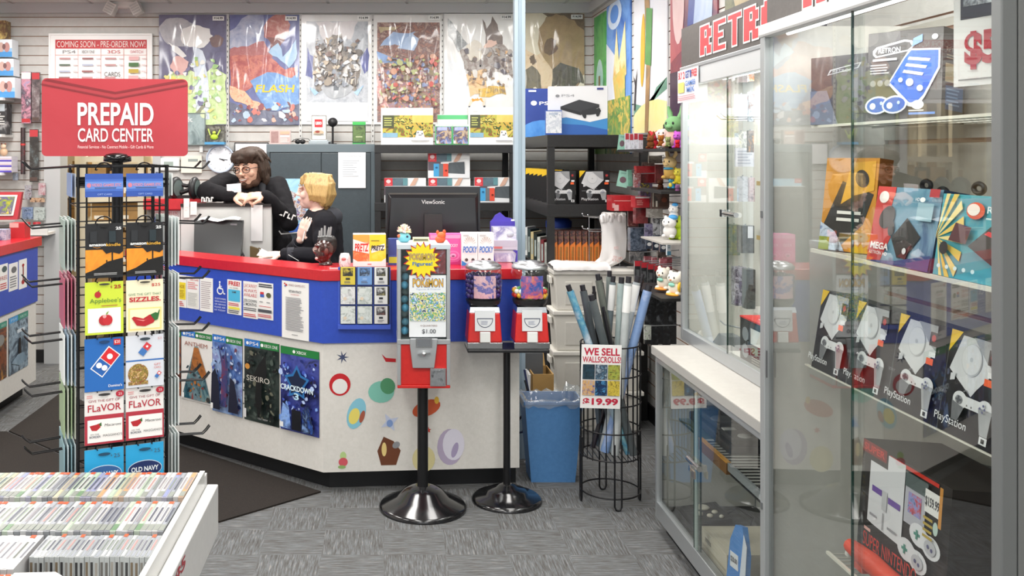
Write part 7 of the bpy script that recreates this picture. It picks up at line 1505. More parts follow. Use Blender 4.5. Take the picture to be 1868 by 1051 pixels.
def console_flat(label, loc, w_, d, h_, c1, c2, rz=0):
    t = thing('game_console', label, 'console', loc, rz); q = MB(); q.box(0, 0, 0, w_, d, h_ * .55, c1); q.box(.01, .02, h_ * .55, w_ - .01, d - .01, h_, c1); obj('shell', q, t, .006)
    q = MB(); q.box(w_ * .3, d * .4, h_, w_ * .7, d * .62, h_ + .004, '#0e0e10'); q.box(.02, d * .1, h_ * .56, w_ * .3, d * .3, h_ + .003, c2); q.lathe([(w_ * .15, h_), (w_ * .14, h_ + .004), (0, h_ + .005)], c2, 18, w_ * .75, d * .3); obj('controls', q, t); return t
console_flat('long dark grey game console lying on glass shelf of low cabinet', (1.30, 3.97, .4865), .30, .2, .06, '#3c3e40', '#6a6c6e', -pi / 2)
console_flat('black game console with white round badge on the low cabinet glass shelf', (1.28, 3.62, .4865 + .012), .17, .24, .055, '#232426', '#dcdcda', -pi / 2 + .0)
q = MB()
for k in range(5): q.tube([(.02 * k, 0, .01), (.05, .05 + .02 * k, .03 + .005 * k), (.1 - .01 * k, .1, .012)], .005, '#1d1e20', 6)
solo('controller_cables', q, 'tangle of black controller cables behind the consoles in low cabinet', 'cable', (1.45, 3.70, .487))
q = MB(); q.box(0, 0, 0, .09, .2, .03, V('#c9c9c2', '#8a8c84', '#e4e4de', scale=50, rough=.2, coat=.5)); solo('clear_pouch', q, 'clear pouch of pale parts at back of the slatted shelf', 'pouch', (1.44, 3.22, .4965))
for (x_, y_, lab, c2) in ((1.24, 3.92, 'dark game pad with white round disc on low cabinet deck beside post', '#d9d4c4'), (1.40, 3.62, 'dark game pad with small white buttons on low cabinet deck', '#a9a9a4')):
    t = thing('arcade_pad', lab, 'controller', (x_, y_, .1055), -pi / 2); q = MB(); q.hexa([(0, 0, 0), (.2, 0, 0), (.2, .16, 0), (0, .16, 0), (.005, .005, .03), (.195, .005, .03), (.195, .155, .05), (.005, .155, .05)], '#2a2a2b'); obj('shell', q, t, .006)
    q = MB()
    for bx_, by_, r_ in ((.06, .08, .03), (.12, .05, .013), (.15, .08, .013), (.12, .11, .013), (.17, .12, .01)): q.ell((bx_, by_, .04 + .1 * by_ - .004), (r_, r_, .008), c2, 14, 6)
    obj('buttons', q, t); q = MB(); q.tube([(.1, .16, .03), (.08, .22, .05), (.14, .26, .03), (.2, .22, .01)], .005, '#141416', 6); obj('cable', q, t)
q = MB(); q.tube([(0, 0, 0), (0, 0, .10)], .014, '#1b1b1c', 8); q.ell((0, 0, .11), .022, '#141415'); q.box(-.05, -.05, -.03, .05, .05, 0, '#222224'); solo('joystick', q, 'black joystick standing at back of the low cabinet', 'joystick', (1.5, 3.55, .136))
q = MB(); q.box(0, 0, 0, .26, .28, .085, '#d4ccb6'); q.box(0.01, -.001, .02, .25, 0, .03, '#bab29c'); q.box(.04, -.0012, .045, .1, 0, .06, '#8f8a7a'); solo('game_console', q, 'large beige game console on the low cabinet deck', 'console', (1.215, 3.56, .106), -pi / 2, bevel=.006)
q = MB(); q.box(0, 0, 0, .2, .24, .07, '#cfc6ae'); q.box(.04, .04, .07, .16, .16, .074, '#a9a28e'); solo('game_console', q, 'smaller beige game console in low cabinet nearer the tall case', 'console', (1.22, 3.16, .106), -pi / 2, bevel=.006)
t = thing('blister_bag', 'blue and white bag priced $20.00 leaning in low cabinet', 'bag', (1.192, 3.25, .108), -pi / 2, RAD(-3)); q = MB(); q.plate([(0, 0), (.16, 0), (.16, .17), (.12, .25), (.06, .235), (.02, .17)], 0, .018, '#2f86d4'); q.plate([(.11, .0), (.165, .0), (.165, .2), (.135, .23)], -.001, .0, '#dfe6ee'); obj('pack', q, t); q = MB(); q.X = Matrix.Translation((.035, -.002, .085)) @ Matrix.Rotation(-.12, 4, 'Y'); q.box(0, 0, 0, .07, .0015, .05, '#eceef0'); q.text('$20.00', .006, .016, .058, .02, -.0006, '#3a3c44', .02); obj('price_tag', q, t)

# ---- upper retro cabinet
UX, UYA, UYB, UZ0, UZ1 = 1.322, 4.15, 2.83, .7915, 1.985
uc = thing('display_cabinet', 'tall narrow glass wall cabinet under the RETRO sign', 'display cabinet', (0, 0, 0))
q = MB(); q.box(UX, UYA - .026, UZ0, UX + .03, UYA, UZ1, ALU); q.box(UX, UYB, UZ0, UX + .03, UYA - .0265, UZ0 + .05, ALU); q.box(UX, UYB, UZ1 - .075, UX + .03, UYA - .0265, UZ1, ALUL); q.box(UX - .004, UYB, UZ1 - .004, UX + .03, UYA, UZ1 + .012, ALU)
obj('frame', q, uc, .002)
q = MB(); q.box(UX + .031, UYA - .012, UZ0, RW - .014, UYA, UZ1, WP); q.box(RW - .026, UYB, UZ0 + .001, RW - .014, UYA - .0125, UZ1, WP); obj('back_panel', q, uc)
q = MB(); q.box(UX + .03, UYB, UZ1 - .002, RW - .014, UYA, UZ1 + .012, WP); q.box(UX + .03, UYB, UZ0 , RW - .027, UYA - .013, UZ0 + .012, '#c9c7c2'); obj('top_panel', q, uc)
US = 3.575
pane(uc, UX + .012, US - .02, UYA - .027, UZ0 + .051, UZ1 - .076, False, False); pane(uc, UX + .002, UYB, US + .02, UZ0 + .051, UZ1 - .076, False, True)
q = MB(); z = H - (390 - CY) * 3.575 / F; q.tube([(UX - .004, US + .05, z), (UX - .004, US - .09, z)], .010, CHROME, 10); q.box(UX - .014, US + .03, z - .014, UX + .0, US + .055, z + .014, CHROME); obj('lock', q, uc)
for z in (1.0, 1.32):
    q = MB(); q.box(UX - .003, UYA - .018, z, UX - .0005, UYA - .008, z + .02, '#6a6c6e'); obj('pane_clip', q, uc)
hs = thing('header_sign', 'dark header board with red RETRO pixel lettering', 'sign', (UX + .004, UYA, UZ1 + .013), -pi / 2)
HG = V('#4a4542', '#524d4a', scale=50, rough=.5)
q = MB(); q.box(0, 0, 0, UYA - UYB, .02, .172, HG); obj('board', q, hs)
# block lettering on a pixel grid, white outline under red
PIX = {'R': ['11110', '11011', '11011', '11110', '11110', '11011', '11011'], 'E': ['11111', '11000', '11000', '11110', '11000', '11000', '11111'], 'T': ['111111', '001100', '001100', '001100', '001100', '001100', '001100'], 'O': ['01110', '11011', '11011', '11011', '11011', '11011', '01110']}
def pixel_word(q, word, x, z, adv, h_, y):
    for ch in word:
        g = PIX[ch]; n_ = len(g[0]); pw = adv * .84 / n_; ph = h_ / 7
        for layer, gr, m in ((1, .007, '#ece9e6'), (2, 0, '#c4363c')):
            for r_ in range(7):
                for c_ in range(n_):
                    if g[r_][c_] == '1':
                        a0 = x + c_ * pw - gr; a1 = x + (c_ + 1) * pw + gr; b0 = z + (6 - r_) * ph - gr; b1 = z + (7 - r_) * ph + gr
                        yy = y - .0006 * layer - .00002 * (r_ * 6 + c_); q.add([(a0, yy, b0), (a1, yy, b0), (a1, yy, b1), (a0, yy, b1)], [(0, 1, 2, 3)], m)
        x += adv
q = MB(); pixel_word(q, 'RETRO', UYA - 3.90, .026, .158, .118, -.001); obj('lettering', q, hs)
bs = thing('offer_sign', 'small BUY 2 GET 1 FREE card on cabinet corner', 'sign', (UX - .006, 4.165, 1.84), -pi / 2)
q = MB(); q.X = Matrix.Rotation(.0, 4, 'Y'); q.box(0, -.002, 0, .27, 0, .142, '#e4e2e6'); f = Face(q, 0, 0, .27, .142, -.002)
for s_, u0, u1, m in (('BUY', .04, .25, '#c0303a'), ('2', .28, .36, '#c0303a'), ('GET', .4, .6, '#3a4f94'), ('1', .63, .69, '#3a4f94'), ('FREE!', .72, .97, '#c0303a')): f.t(s_, u0, .72, u1, .95, m, .03)
f.r(.06, .3, .36, .62, '#d9cf6a'); f.t('GAMES', .42, .48, .9, .64, '#4f78b9', .03); f.t('MIX', .5, .28, .86, .44, '#4f78b9', .03); f.lines(.06, .05, .94, .22, 3, '#c98a8f', .1); obj('card', q, bs)
# contents
def inU(px, py, X): Y = X * F / (px - CX); return Vector((X, Y, H - (py - CY) * Y / F))
def upack(label, px, py, w__, h__, X, pal, name='hanging_pack', cat='pack', d=.015, art=None):
    a = inU(px, py + h__, X); s_ = a.y / F; q = MB(); q.box(0, 0, 0, w__ * s_, d, h__ * s_, V(*pal, scale=36, rough=.3, coat=.4, seed=len(label)) if len(pal) > 1 else pal[0])
    if art: art(Face(q, 0, 0, w__ * s_, h__ * s_))
    q.tube([(w__ * s_ / 2, d / 2, h__ * s_ - .003), (w__ * s_ / 2 + .0, d / 2, h__ * s_ + .006)], .003, '#9a9c9e', 6)
    return solo(name, q, label, cat, a, group='items inside the narrow glass cabinet')
upack('bright red and yellow pack at top of narrow glass cabinet', 1366, 103, 10, 45, 1.50, ['#e0343a', '#f09a4a', '#e9d0c4', '#d92a34'])
upack('white and pale pink pack next to the bright red one', 1346, 106, 18, 44, 1.52, ['#e4e2e2', '#d9c4c6', '#f0eeee'])
upack('grey violet pack beneath the top pegs in glass cabinet', 1342, 172, 24, 48, 1.50, ['#a9aebf', '#c9cbd6', '#8a92a4'])
upack('dark and orange figure pack next to grey violet pack', 1366, 168, 10, 54, 1.48, ['#3a3c40', '#c4ccd4', '#6a5a54', '#d98a5a'])
upack('pale green and grey pack under the wire hooks', 1342, 240, 22, 34, 1.50, ['#c9cbb4', '#8f8f8c', '#dfdfda', '#b9b45a'])
upack('orange edged dark pack under the hooks beside cabinet post', 1365, 238, 10, 40, 1.47, ['#b9a49a', '#4a4a4c', '#d9a06a'])
upack('white lined paper pack in the middle of glass cabinet', 1342, 270, 34, 34, 1.46, ['#dcdce2', '#c9cad4'], art=lambda f: f.lines(.1, .1, .9, .9, 5, '#a9abb8'))
upack('clear hanging pack below the white lined paper pack', 1347, 322, 18, 46, 1.50, ['#b9bcc4', '#d9dbe2', '#8f94a0'])
upack('pink grey pack beside clear pack near cabinet post', 1367, 324, 10, 44, 1.48, ['#a98f94', '#c9b9bc', '#6a5f64'])
upack('grey green boxed item behind the cabinet lock', 1336, 410, 14, 56, 1.52, ['#6f7f70', '#8a948a', '#c4b95a'], 'boxed_item', 'box', .05)
upack('dark boxed item with white tag behind the lock', 1352, 412, 24, 50, 1.50, ['#4a4a4a', '#5f5f5c', '#7a7a78'], 'boxed_item', 'box', .05, art=lambda f: f.r(.5, .55, .9, .98, '#e2e4ea'))
upack('purple and white boxed figure above the red topped box', 1342, 488, 20, 70, 1.50, ['#7a6a8c', '#4a4454', '#c9c4d4', '#5f6f9a'], 'boxed_item', 'box', .05)
upack('dark boxed item with red cap beside purple boxed figure', 1362, 492, 16, 72, 1.48, ['#3c3c3e', '#5a5f5a', '#2a2a2c'], 'boxed_item', 'box', .05)
t = thing('console_box', 'red topped dark boxed console at bottom of narrow glass cabinet', 'box', (1.40, 3.66, UZ0 + .0125), -pi / 2); q = MB(); q.box(0, 0, 0, .24, .13, .17, '#2c2c2a'); q.box(-.001, -.001, .17, .241, .131, .176, '#d9342c'); q.box(.1, .03, .1762, .15, .07, .1768, '#f0dcd6'); f = Face(q, 0, 0, .24, .17); f.e(.22, .66, .13, .16, '#8a9094'); f.e(.22, .28, .13, .16, '#8a9094'); f.r(.45, .5, .9, .85, '#dadbd6'); f.r(.5, .3, .75, .45, '#5f7a5a'); f.lines(.5, .08, .9, .25, 3, '#8f8f84'); obj('carton', q, t)
q = MB(); q.hexa([(0, 0, 0), (.15, 0, 0), (.15, .1, 0), (0, .1, 0), (.03, .02, .05), (.12, .02, .05), (.12, .08, .05), (.03, .08, .05)], '#7f8284'); q.box(.0, -.01, 0, .2, -.002, .008, '#dcdad4'); solo('game_console', q, 'small grey console part behind the glass near cabinet corner', 'console', (1.40, 3.98, UZ0 + .0125), -pi / 2)
for k, (px, py) in enumerate(((1316, 217), (1323, 213), (1322, 592))):
    a = inU(px, py, 1.42); q = MB(); q.tube([a + Vector((-.02, .0, .016)), a, (RW - .03, a.y - .3, a.z - .01)], .0035, '#a9acae', 6); solo('peg_hook', q, 'long bare wire hook inside narrow glass cabinet, %s from the top' % nth(k), 'hook')
for z in (1.50, 1.30):
    q = MB(); q.box(UX + .06, UYB, z, RW - .03, 3.45, z + .008, '#c9cbcb'); q.box(UX + .058, UYB, z - .004, UX + .06, 3.45, z + .012, '#b9a06a'); solo('cabinet_shelf', q, 'thin %s shelf inside the narrow glass cabinet' % ('upper' if z > 1.4 else 'lower'), 'shelf')

# ---- tall cabinet close to the camera
TX, TYA, TYB, TZ0, TZ1, TW = 1.13, 2.80, 1.735, .0, 1.993, 1.495
tc = thing('display_cabinet', 'tall grey framed sliding glass display cabinet nearest the camera', 'display cabinet', (0, 0, 0))
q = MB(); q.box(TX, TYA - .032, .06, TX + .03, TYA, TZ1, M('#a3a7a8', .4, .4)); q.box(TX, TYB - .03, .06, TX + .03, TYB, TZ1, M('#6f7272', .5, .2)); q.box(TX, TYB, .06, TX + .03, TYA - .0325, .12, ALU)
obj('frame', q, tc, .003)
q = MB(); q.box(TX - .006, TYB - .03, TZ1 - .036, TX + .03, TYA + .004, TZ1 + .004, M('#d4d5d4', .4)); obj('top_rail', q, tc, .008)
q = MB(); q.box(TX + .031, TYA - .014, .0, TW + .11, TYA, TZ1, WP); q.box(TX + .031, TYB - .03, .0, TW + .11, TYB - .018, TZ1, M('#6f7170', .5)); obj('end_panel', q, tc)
q = MB(); q.box(TX + .031, TYB - .017, 0, TW + .11, TYA - .0145, .1, '#2a2a2a'); obj('bottom_panel', q, tc)
q = MB(); q.X = Matrix.Translation((TW, TYA - .015, 0)) @ Matrix.Rotation(-pi / 2, 4, 'Z'); slats(q, 0, TYA - TYB + .0, .101, TZ1 - .021, .149, .012, .012, V('#99958b', '#a5a197', scale=9)); obj('slatted_back', q, tc)
TS = 2.245
pane(tc, TX + .014, TS - .02, TYA - .0325, .121, TZ1 - .037, False, False); pane(tc, TX + .003, TYB, TS + .012, .121, TZ1 - .037, False, True)
for z in (.55, 1.42):
    q = MB(); q.box(TX - .003, TYA - .02, z, TX - .0005, TYA - .010, z + .02, '#5f6264'); obj('pane_clip', q, tc)
q = MB(); q.box(TX + .0, TYA - .05, .95, TX + .0025, TYA - .044, 1.03, '#4a4d4f'); obj('pull', q, tc)
hs2 = thing('header_sign', 'dark header board with red block lettering over the tall cabinet', 'sign', (TX + .022, TYA, TZ1 + .0045), -pi / 2)
q = MB(); q.box(0, 0, 0, TYA - TYB, .02, .18, HG); obj('board', q, hs2); q = MB(); pixel_word(q, 'RETRO', TYA - 2.555, .012, .155, .13, -.001); obj('lettering', q, hs2)
def wshelf2(label, z, x0_, y0_, y1_, rail=.007):
    t = thing('wire_shelf', label, 'shelf', (0, 0, z)); q = MB()
    q.box(x0_, y0_, -rail, x0_ + .008, y1_, 0, '#d9d6c9'); q.box(TW - .012, y0_, -.006, TW - .004, y1_, 0, '#c9c6ba'); obj('rail', q, t)
    q = MB(); n_ = int((y1_ - y0_) / .022)
    for k in range(n_ + 1): y = y0_ + k * .022; q.tube([(x0_ + .008, y, -.003), (TW - .012, y, -.003)], .0018, '#c4c2b8', 5)
    for xx in (.33, .66): q.tube([(x0_ + (TW - x0_) * xx, y0_, -.0055), (x0_ + (TW - x0_) * xx, y1_, -.0055)], .0025, '#c4c2b8', 5)
    obj('wires', q, t)
wshelf2('top wire shelf in the tall cabinet under the black and blue box', 1.692, 1.23, TYB + .0, 2.68); wshelf2('middle wire shelf in the tall cabinet carrying red and teal boxes', 1.345, 1.20, TYB, 2.62, .010); wshelf2('wire shelf under the row of black console boxes in tall cabinet', 1.003, 1.22, TYB, 2.70, .004); wshelf2('lowest wire shelf in the tall cabinet', .575, 1.153, TYB, 2.43)
def retron(f):
    f.r(0, 0, 1, 1, V('#54504e', '#5f5b58', scale=6)); f.g([(.07, .76), (.11, .72), (.56, .77), (.63, .82), (.6, .88), (.5, .9), (.12, .84), (.07, .8)], '#e6e6e8'); f.g([(.1, .765), (.13, .74), (.55, .785), (.6, .82), (.57, .865), (.5, .875), (.14, .82)], '#55514f'); f.t('RETRON', .15, .765, .45, .825, '#dcdcde', .02); f.g([(.6, .81), (.74, .86), (.74, .94), (.62, .9)], '#7fa4dc'); f.e(.9, .9, .04, .03, '#f2f2f4'); f.lines(.08, .66, .42, .72, 1, '#c4c4c6', .05)
    f.g([(.3, .42), (.5, .69), (.58, .79), (.98, .77), (.98, .56), (.8, .26), (.7, .14), (.58, .16)], '#e9ecf2'); f.g([(.33, .43), (.52, .69), (.6, .77), (.955, .75), (.955, .57), (.78, .28), (.69, .2), (.6, .2)], '#2f64c4')
    for k in range(3): f.g([(.53 - .03 * k + .05, .70 - .07 * k), (.86 - .04 * k, .665 - .075 * k), (.84 - .04 * k, .635 - .075 * k), (.51 - .03 * k + .05, .67 - .07 * k)], '#e6dccb')
    f.e(.6, .42, .05, .042, '#e9eef6'); f.e(.48, .45, .03, .026, '#e9eef6'); f.e(.74, .35, .04, .034, '#e9eef6'); f.e(.72, .17, .08, .05, '#e9ecf2')
    for u in (.18, .42): f.e(u, .18, .17, .10, '#dfe6f4', rot=.15); f.e(u, .18, .145, .08, '#2f5cb8', rot=.15); f.e(u - .06, .17, .04, .036, '#e9eef6'); f.e(u + .06, .2, .02, .02, '#b9cdf0')
    f.lines(.08, .52, .36, .64, 4, '#b4b2b2'); f.r(.62, .06, .96, .085, '#6f94d4'); f.lines(.62, .09, .9, .12, 1, '#ccc')
    for k in range(3): f.e(.13 + .1 * k, .42, .04, .035, '#8f8c8a')
carton('console_box', 'black and blue boxed console with slanted blue machine on top wire shelf', 'box', (1.262, 2.44, 1.693), .185, .12, .232, V('#4f4b49', '#5a5653', scale=6), retron, rz=RAD(-55), rx=RAD(-4), side=lambda f: (f.r(0, 0, 1, 1, '#3c3a38'), f.r(.1, .42, .9, .62, '#b4a684'), f.r(.12, .12, .9, .38, '#2f527f'), f.lines(.16, .16, .84, .36, 5, '#6f8fb9'), f.t('RETRON', .1, .74, .8, .79, '#9a968c'), f.lines(.1, .66, .9, .72, 2, '#a09a84', .1), f.r(.4, .84, .9, .95, '#8fb4c4')), top='#d9d6e0')
carton('console_box', 'dark boxed console with small rounded logo behind the black and blue box', 'box', (1.22, 2.66, 1.693), .17, .12, .19, V('#4a4745', '#55514e', scale=6), lambda f: (f.g([(.3, .72), (.85, .8), (.9, .88), (.35, .8)], '#b9b9bb'), f.g([(.33, .74), (.83, .81), (.87, .865), (.38, .79)], '#4a4745'), f.t('RETRON', .4, .755, .76, .8, '#b0b0b2'), f.r(.0, .1, .2, .5, '#9a9a96'), f.g([(0, 0), (.5, 0), (.3, .5), (0, .5)], '#6a7080')), rz=RAD(-60))
t = thing('price_sign', 'white hanging card with red $5 price inside tall cabinet', 'sign', (1.165, 1.905, 1.745), -pi / 2 + .25); q = MB(); q.box(0, 0, 0, .17, .003, .32, '#e6e4e2'); f = Face(q, 0, 0, .17, .32); f.r(.1, .42, 1, 1, '#2a3040'); f.r(.14, .5, .97, .97, V('#7a8288', '#b9c0c4', '#4a5058', '#d9dcdc', scale=18)); f.t('$5', .16, .1, .62, .34, '#b02a3a', .05); f.lines(.08, .03, .9, .05, 1, '#888'); obj('card', q, t); q = MB(); q.tube([(.085, .001, .32), (.085, .001, 1.97 - 1.745)], .001, '#999', 4); obj('string', q, t)
def mega(f):
    f.r(0, 0, 1, 1, V('#3f6f8a', '#5f8fa4', '#7a9ab0', '#2a4a78', scale=7)); f.g([(0, 0), (.22, 0), (.34, .35), (.26, .7), (.3, 1), (0, 1)], '#c4302a'); f.r(.0, .88, .3, 1, '#d9403a'); f.e(.13, .86, .08, .08, '#ece2dc'); f.g([(.5, .1), (.36, .34), (.56, .62), (.8, .4), (.62, .12)], V('#2c2a28', '#1e1c1b', scale=8)); f.e(.24, .6, .13, .14, '#26211f', rot=.5); f.e(.34, .46, .05, .1, '#26211f'); f.g([(.52, .12), (.7, .3), (.64, .1)], '#5a2226'); f.g([(0, 0), (1, 0), (1, .2), (.5, .06)], '#2f3f78'); f.t('MEGA', .06, .17, .36, .26, '#eee6e2', .03); f.t('RETRON HD', .06, .1, .36, .145, '#e6d9d6', .01); f.e(.62, .2, .03, .04, '#ddd'); f.r(.86, .9, 1, 1, '#b02a30'); f.r(.72, .6, .95, .82, '#8fb0bc'); f.e(.78, .86, .04, .03, '#f0f0f0'); f.t('HD', .68, .84, .74, .88, '#eee')
carton('console_box', 'red and blue boxed console lettered MEGA on middle shelf', 'box', (1.205, 2.325, 1.346), .268, .09, .186, '#3f5f78', mega, rz=-pi / 2, rx=RAD(-10), side=lambda f: f.r(0, 0, 1, 1, '#2a3a5a'))
def teal(f):
    f.r(0, 0, 1, 1, V('#3f9aa8', '#4aa8b2', scale=4))
    for k in range(9):
        a = -1.2 + 2.6 * k / 9; f.g([(.0, .45), (.0 + .52 * cos(a) * .6, .45 + .75 * sin(a)), (.0 + .52 * cos(a + .16) * .6, .45 + .75 * sin(a + .16))], '#e9d48a' if k % 2 == 0 else '#e0c05a')
    f.e(.42, .82, .1, .1, '#d9582f'); f.e(.40, .83, .07, .07, '#f0e6da'); f.t('RETRON', .55, .8, .96, .88, '#e9f2f2', .01); f.lines(.55, .72, .9, .76, 1, '#cfe4e4'); f.g([(.4, .4), (.62, .66), (.98, .56), (.98, .16), (.86, .1)], V('#3a2f2a', '#2c2421', scale=8)); f.g([(.56, .56), (.6, .6), (.96, .48), (.96, .42)], '#d92f35'); f.g([(.18, .44), (.24, .66), (.42, .62), (.38, .42)], '#54262a'); f.e(.14, .34, .05, .08, '#26201f'); f.e(.88, .24, .03, .04, '#9a9a9a'); f.g([(.92, 0), (1, 0), (1, .2), (.96, .2)], '#c4303a')
    for k in range(5): f.e(.12 + .1 * k, .12, .02, .025, '#cfe8ea')
carton('console_box', 'teal boxed console with yellow rays on the middle wire shelf', 'box', (1.205, 2.045, 1.346), .30, .09, .178, '#3f9aa8', teal, rz=-pi / 2, rx=RAD(-8))
def orng(f):
    f.r(0, 0, 1, 1, '#c9871f'); f.g([(.0, .2), (.35, .75), (.95, .62), (.8, .3), (.4, .05)], '#2b2722'); f.g([(.35, .5), (.5, .95), (.95, .97), (.95, .66), (.6, .6)], '#e0a52c'); f.e(.72, .78, .12, .1, '#2c2824', rot=.6); f.t('ATARI', .3, .25, .8, .42, '#e9e4dc', .02, .5) if False else f.lines(.3, .3, .75, .45, 2, '#e9e4dc', .1); f.g([(.0, .0), (.5, 0), (.3, .2), (0, .3)], V('#3a5a94', '#c9d4e4', '#2a2a2a', scale=24)); f.r(.0, .0, .2, .14, '#8f9a2f')
carton('console_box', 'orange and black boxed console at far end of middle shelf', 'box', (1.215, 2.60, 1.346), .17, .05, .255, '#8a4f14', orng, rz=RAD(-68), rx=RAD(-7))
# black retro console boxes in the row
for i, yb in enumerate((2.664, 2.462, 2.262, 2.058)):
    w_ = (.196, .194, .2, .2)[i]
    carton('console_box', 'black boxed console with white machine picture in tall cabinet, %s from its far end' % nth(i), 'box', (1.222 + .0, yb, 1.004), w_, .075, .222, PSB, psone, rz=-pi / 2, rx=RAD(-9), group='black console boxes in the tall cabinet', side=lambda f: f.r(0, 0, 1, 1, '#8d8f8f'))
def snes(f):
    f.r(0, 0, 1, 1, V('#2a2724', '#1e1b1a', scale=6)); f.r(0, .9, .3, 1, '#7a1a14'); f.t('SUPER', .02, .92, .28, .98, '#c43020', .03); f.r(.34, .955, .88, .985, '#c9301f')
    f.g([(.12, .36), (.12, .86), (.33, .86), (.33, .98), (.53, .98), (.53, .335), (.18, .35)], '#d9d9dc'); f.r(.16, .62, .28, .67, '#6a4a9a'); f.r(.36, .6, .5, .65, '#6a4a9a'); f.r(.29, .52, .35, .68, '#bfbfc2'); f.r(.31, .36, .32, .5, '#9a9a9e'); f.r(.16, .42, .24, .44, '#8f8f94'); f.r(.38, .40, .48, .42, '#8f8f94')
    f.r(.56, .56, .78, .84, '#b4b4bc'); f.r(.6, .65, .74, .81, V('#2a3a6a', '#c4484a', '#8a9ad0', '#1c2440', scale=40)); f.r(.56, .84, .8, .95, '#54605f')
    for (u, v) in ((.62, .36), (.76, .54)):
        f.e(u, v, .10, .085, '#dcdcdf'); f.e(u + .13, v - .03, .095, .085, '#dcdcdf'); f.g([(u, v + .07), (u + .13, v + .045), (u + .13, v - .09), (u, v - .07)], '#dcdcdf'); f.r(u - .045, v - .01, u + .02, v + .012, '#4a8a7a'); f.r(u - .022, v - .035, u - .002, v + .036, '#4a8a7a'); f.e(u + .13, v - .03, .06, .055, '#b9b9be'); f.e(u + .15, v - .04, .012, .015, '#55557a'); f.e(u + .115, v - .025, .012, .015, '#55557a')
    f.r(.82, .76, .97, .93, '#e6e4e0'); f.t('$159.99', .825, .80, .965, .88, '#3a3a3e', .02); f.lines(.82, .56, .92, .74, 4, '#b49a3a', .1); f.r(.97, .7, 1, 1, '#c98a3a'); f.e(.95, .68, .025, .05, '#b9cfc4'); f.r(.18, .31, .26, .335, '#d9a9a0'); f.t('SUPER NINTENDO', .18, .185, .80, .295, '#c83322', .0); f.r(.18, .135, .8, .17, '#a82a22'); f.lines(.2, .04, .6, .09, 1, '#8a2a20')
carton('console_box', 'large black boxed console with red lettering priced $159.99, low in tall cabinet', 'box', (1.222, 2.41, .576), .375, .2, .30, V('#2a2724', '#1e1b1a', scale=6), snes, rz=-pi / 2, rx=RAD(-4))
t = thing('toy_blaster', 'orange red plastic toy gun lying in front low in tall cabinet', 'toy', (1.187, 2.37, .602), -pi / 2, 0, 0); q = MB(); q.tube([(0, 0, .012), (.1, 0, .012), (.3, -.0, .004)], [.018, .026, .02], '#d9401f', 10); q.box(.04, -.012, -.025, .08, .012, .01, '#d9401f'); obj('body', q, t, 0); q = MB(); q.tube([(.0, -.0, .01), (-.01, 0, -.016)], .009, '#e2e0dc', 8); obj('grip', q, t)
q = MB(); q.box(1.18, 1.8, .40, 1.4, 2.5, .408, '#9a9a94'); q.box(1.18, 1.8, .101, 1.2, 1.82, .4, '#9a9a94'); q.box(1.18, 2.48, .101, 1.2, 2.5, .4, '#9a9a94'); q.box(1.4, 1.8, .101, 1.42, 2.5, .4, '#9a9a94'); solo('display_riser', q, 'grey riser shelf at bottom of the tall cabinet', 'riser')
def hung(label, px, py, w__, h__, X, pal, name='hanging_pack', cat='pack', rz=-.9):
    a = inU(px, py + h__, X); s_ = a.y / F; q = MB(); q.box(0, 0, 0, w__ * s_, .03, h__ * s_, V(*pal, scale=26, rough=.3, coat=.4, seed=len(label)) if len(pal) > 1 else pal[0]); f = Face(q, 0, 0, w__ * s_, h__ * s_); f.r(.1, .15, .9, .6, V(*[pal[-1], pal[0]], scale=30)); solo(name, q, label, cat, a, rz)
hung('black carded cartridge pack hanging beside the large priced box', 1722, 880, 46, 66, 1.42, ['#161615', '#24221f', '#4a4540'])
hung('dark teal stack of packs at near end of tall cabinet', 1776, 850, 30, 60, 1.42, ['#2a3a40', '#4a5f66', '#1c2426', '#7a8f94'])
hung('grey brown packs low at near end of tall cabinet', 1772, 960, 36, 80, 1.42, ['#4a463c', '#7a7468', '#2a2824', '#9a958a'])
t = thing('game_controller', 'black game controller with cable hanging beside the priced box', 'controller', inU(1738, 972, 1.40), -1.2); q = MB(); q.ell((0, 0, 0), (.035, .02, .022), '#121213'); q.ell((.06, 0, 0), (.035, .02, .022), '#121213'); q.box(0, -.014, -.014, .06, .014, .014, '#161617'); q.ell((0.01, -.02, .008), .006, '#d9d9d9'); obj('body', q, t); q = MB(); q.tube([(.03, 0, .02), (.04, .0, .06), (.08, .01, .04), (.09, .01, -.08), (.05, 0, -.14)], .004, '#0f0f10', 6); obj('cable', q, t)
for k in range(6):
    a = inU(1742, 1010 + 26 * k, 1.44); q = MB(); q.box(0, 0, 0, .07, .02, .045, V('#2f2b26', '#56605a', scale=30)); q.box(.045, -.001, .006, .065, 0, .04, '#5f6f64'); solo('cartridge', q, 'dark game cartridge in column by the controller cable, %s from top' % nth(k), 'cartridge', a, -1.3, group='cartridges in the tall cabinet') if k < 2 else None
for k, (px, py) in enumerate(((1690, 338), (1786, 344), (1720, 352))):
    q = MB(); c = inU(px, py, 1.44); q.tube([c + Vector((.0, .02 * cos(a), .012 * sin(a))) for a in [2 * pi * j / 14 for j in range(14)]], .006, '#161618', 6, True); solo('coiled_cable', q, 'black coiled cable resting over the boxes on middle shelf, %s' % ('over the red and blue box', 'over the teal box', 'between red and teal boxes')[k], 'cable')
# dark wall run beyond the cabinet

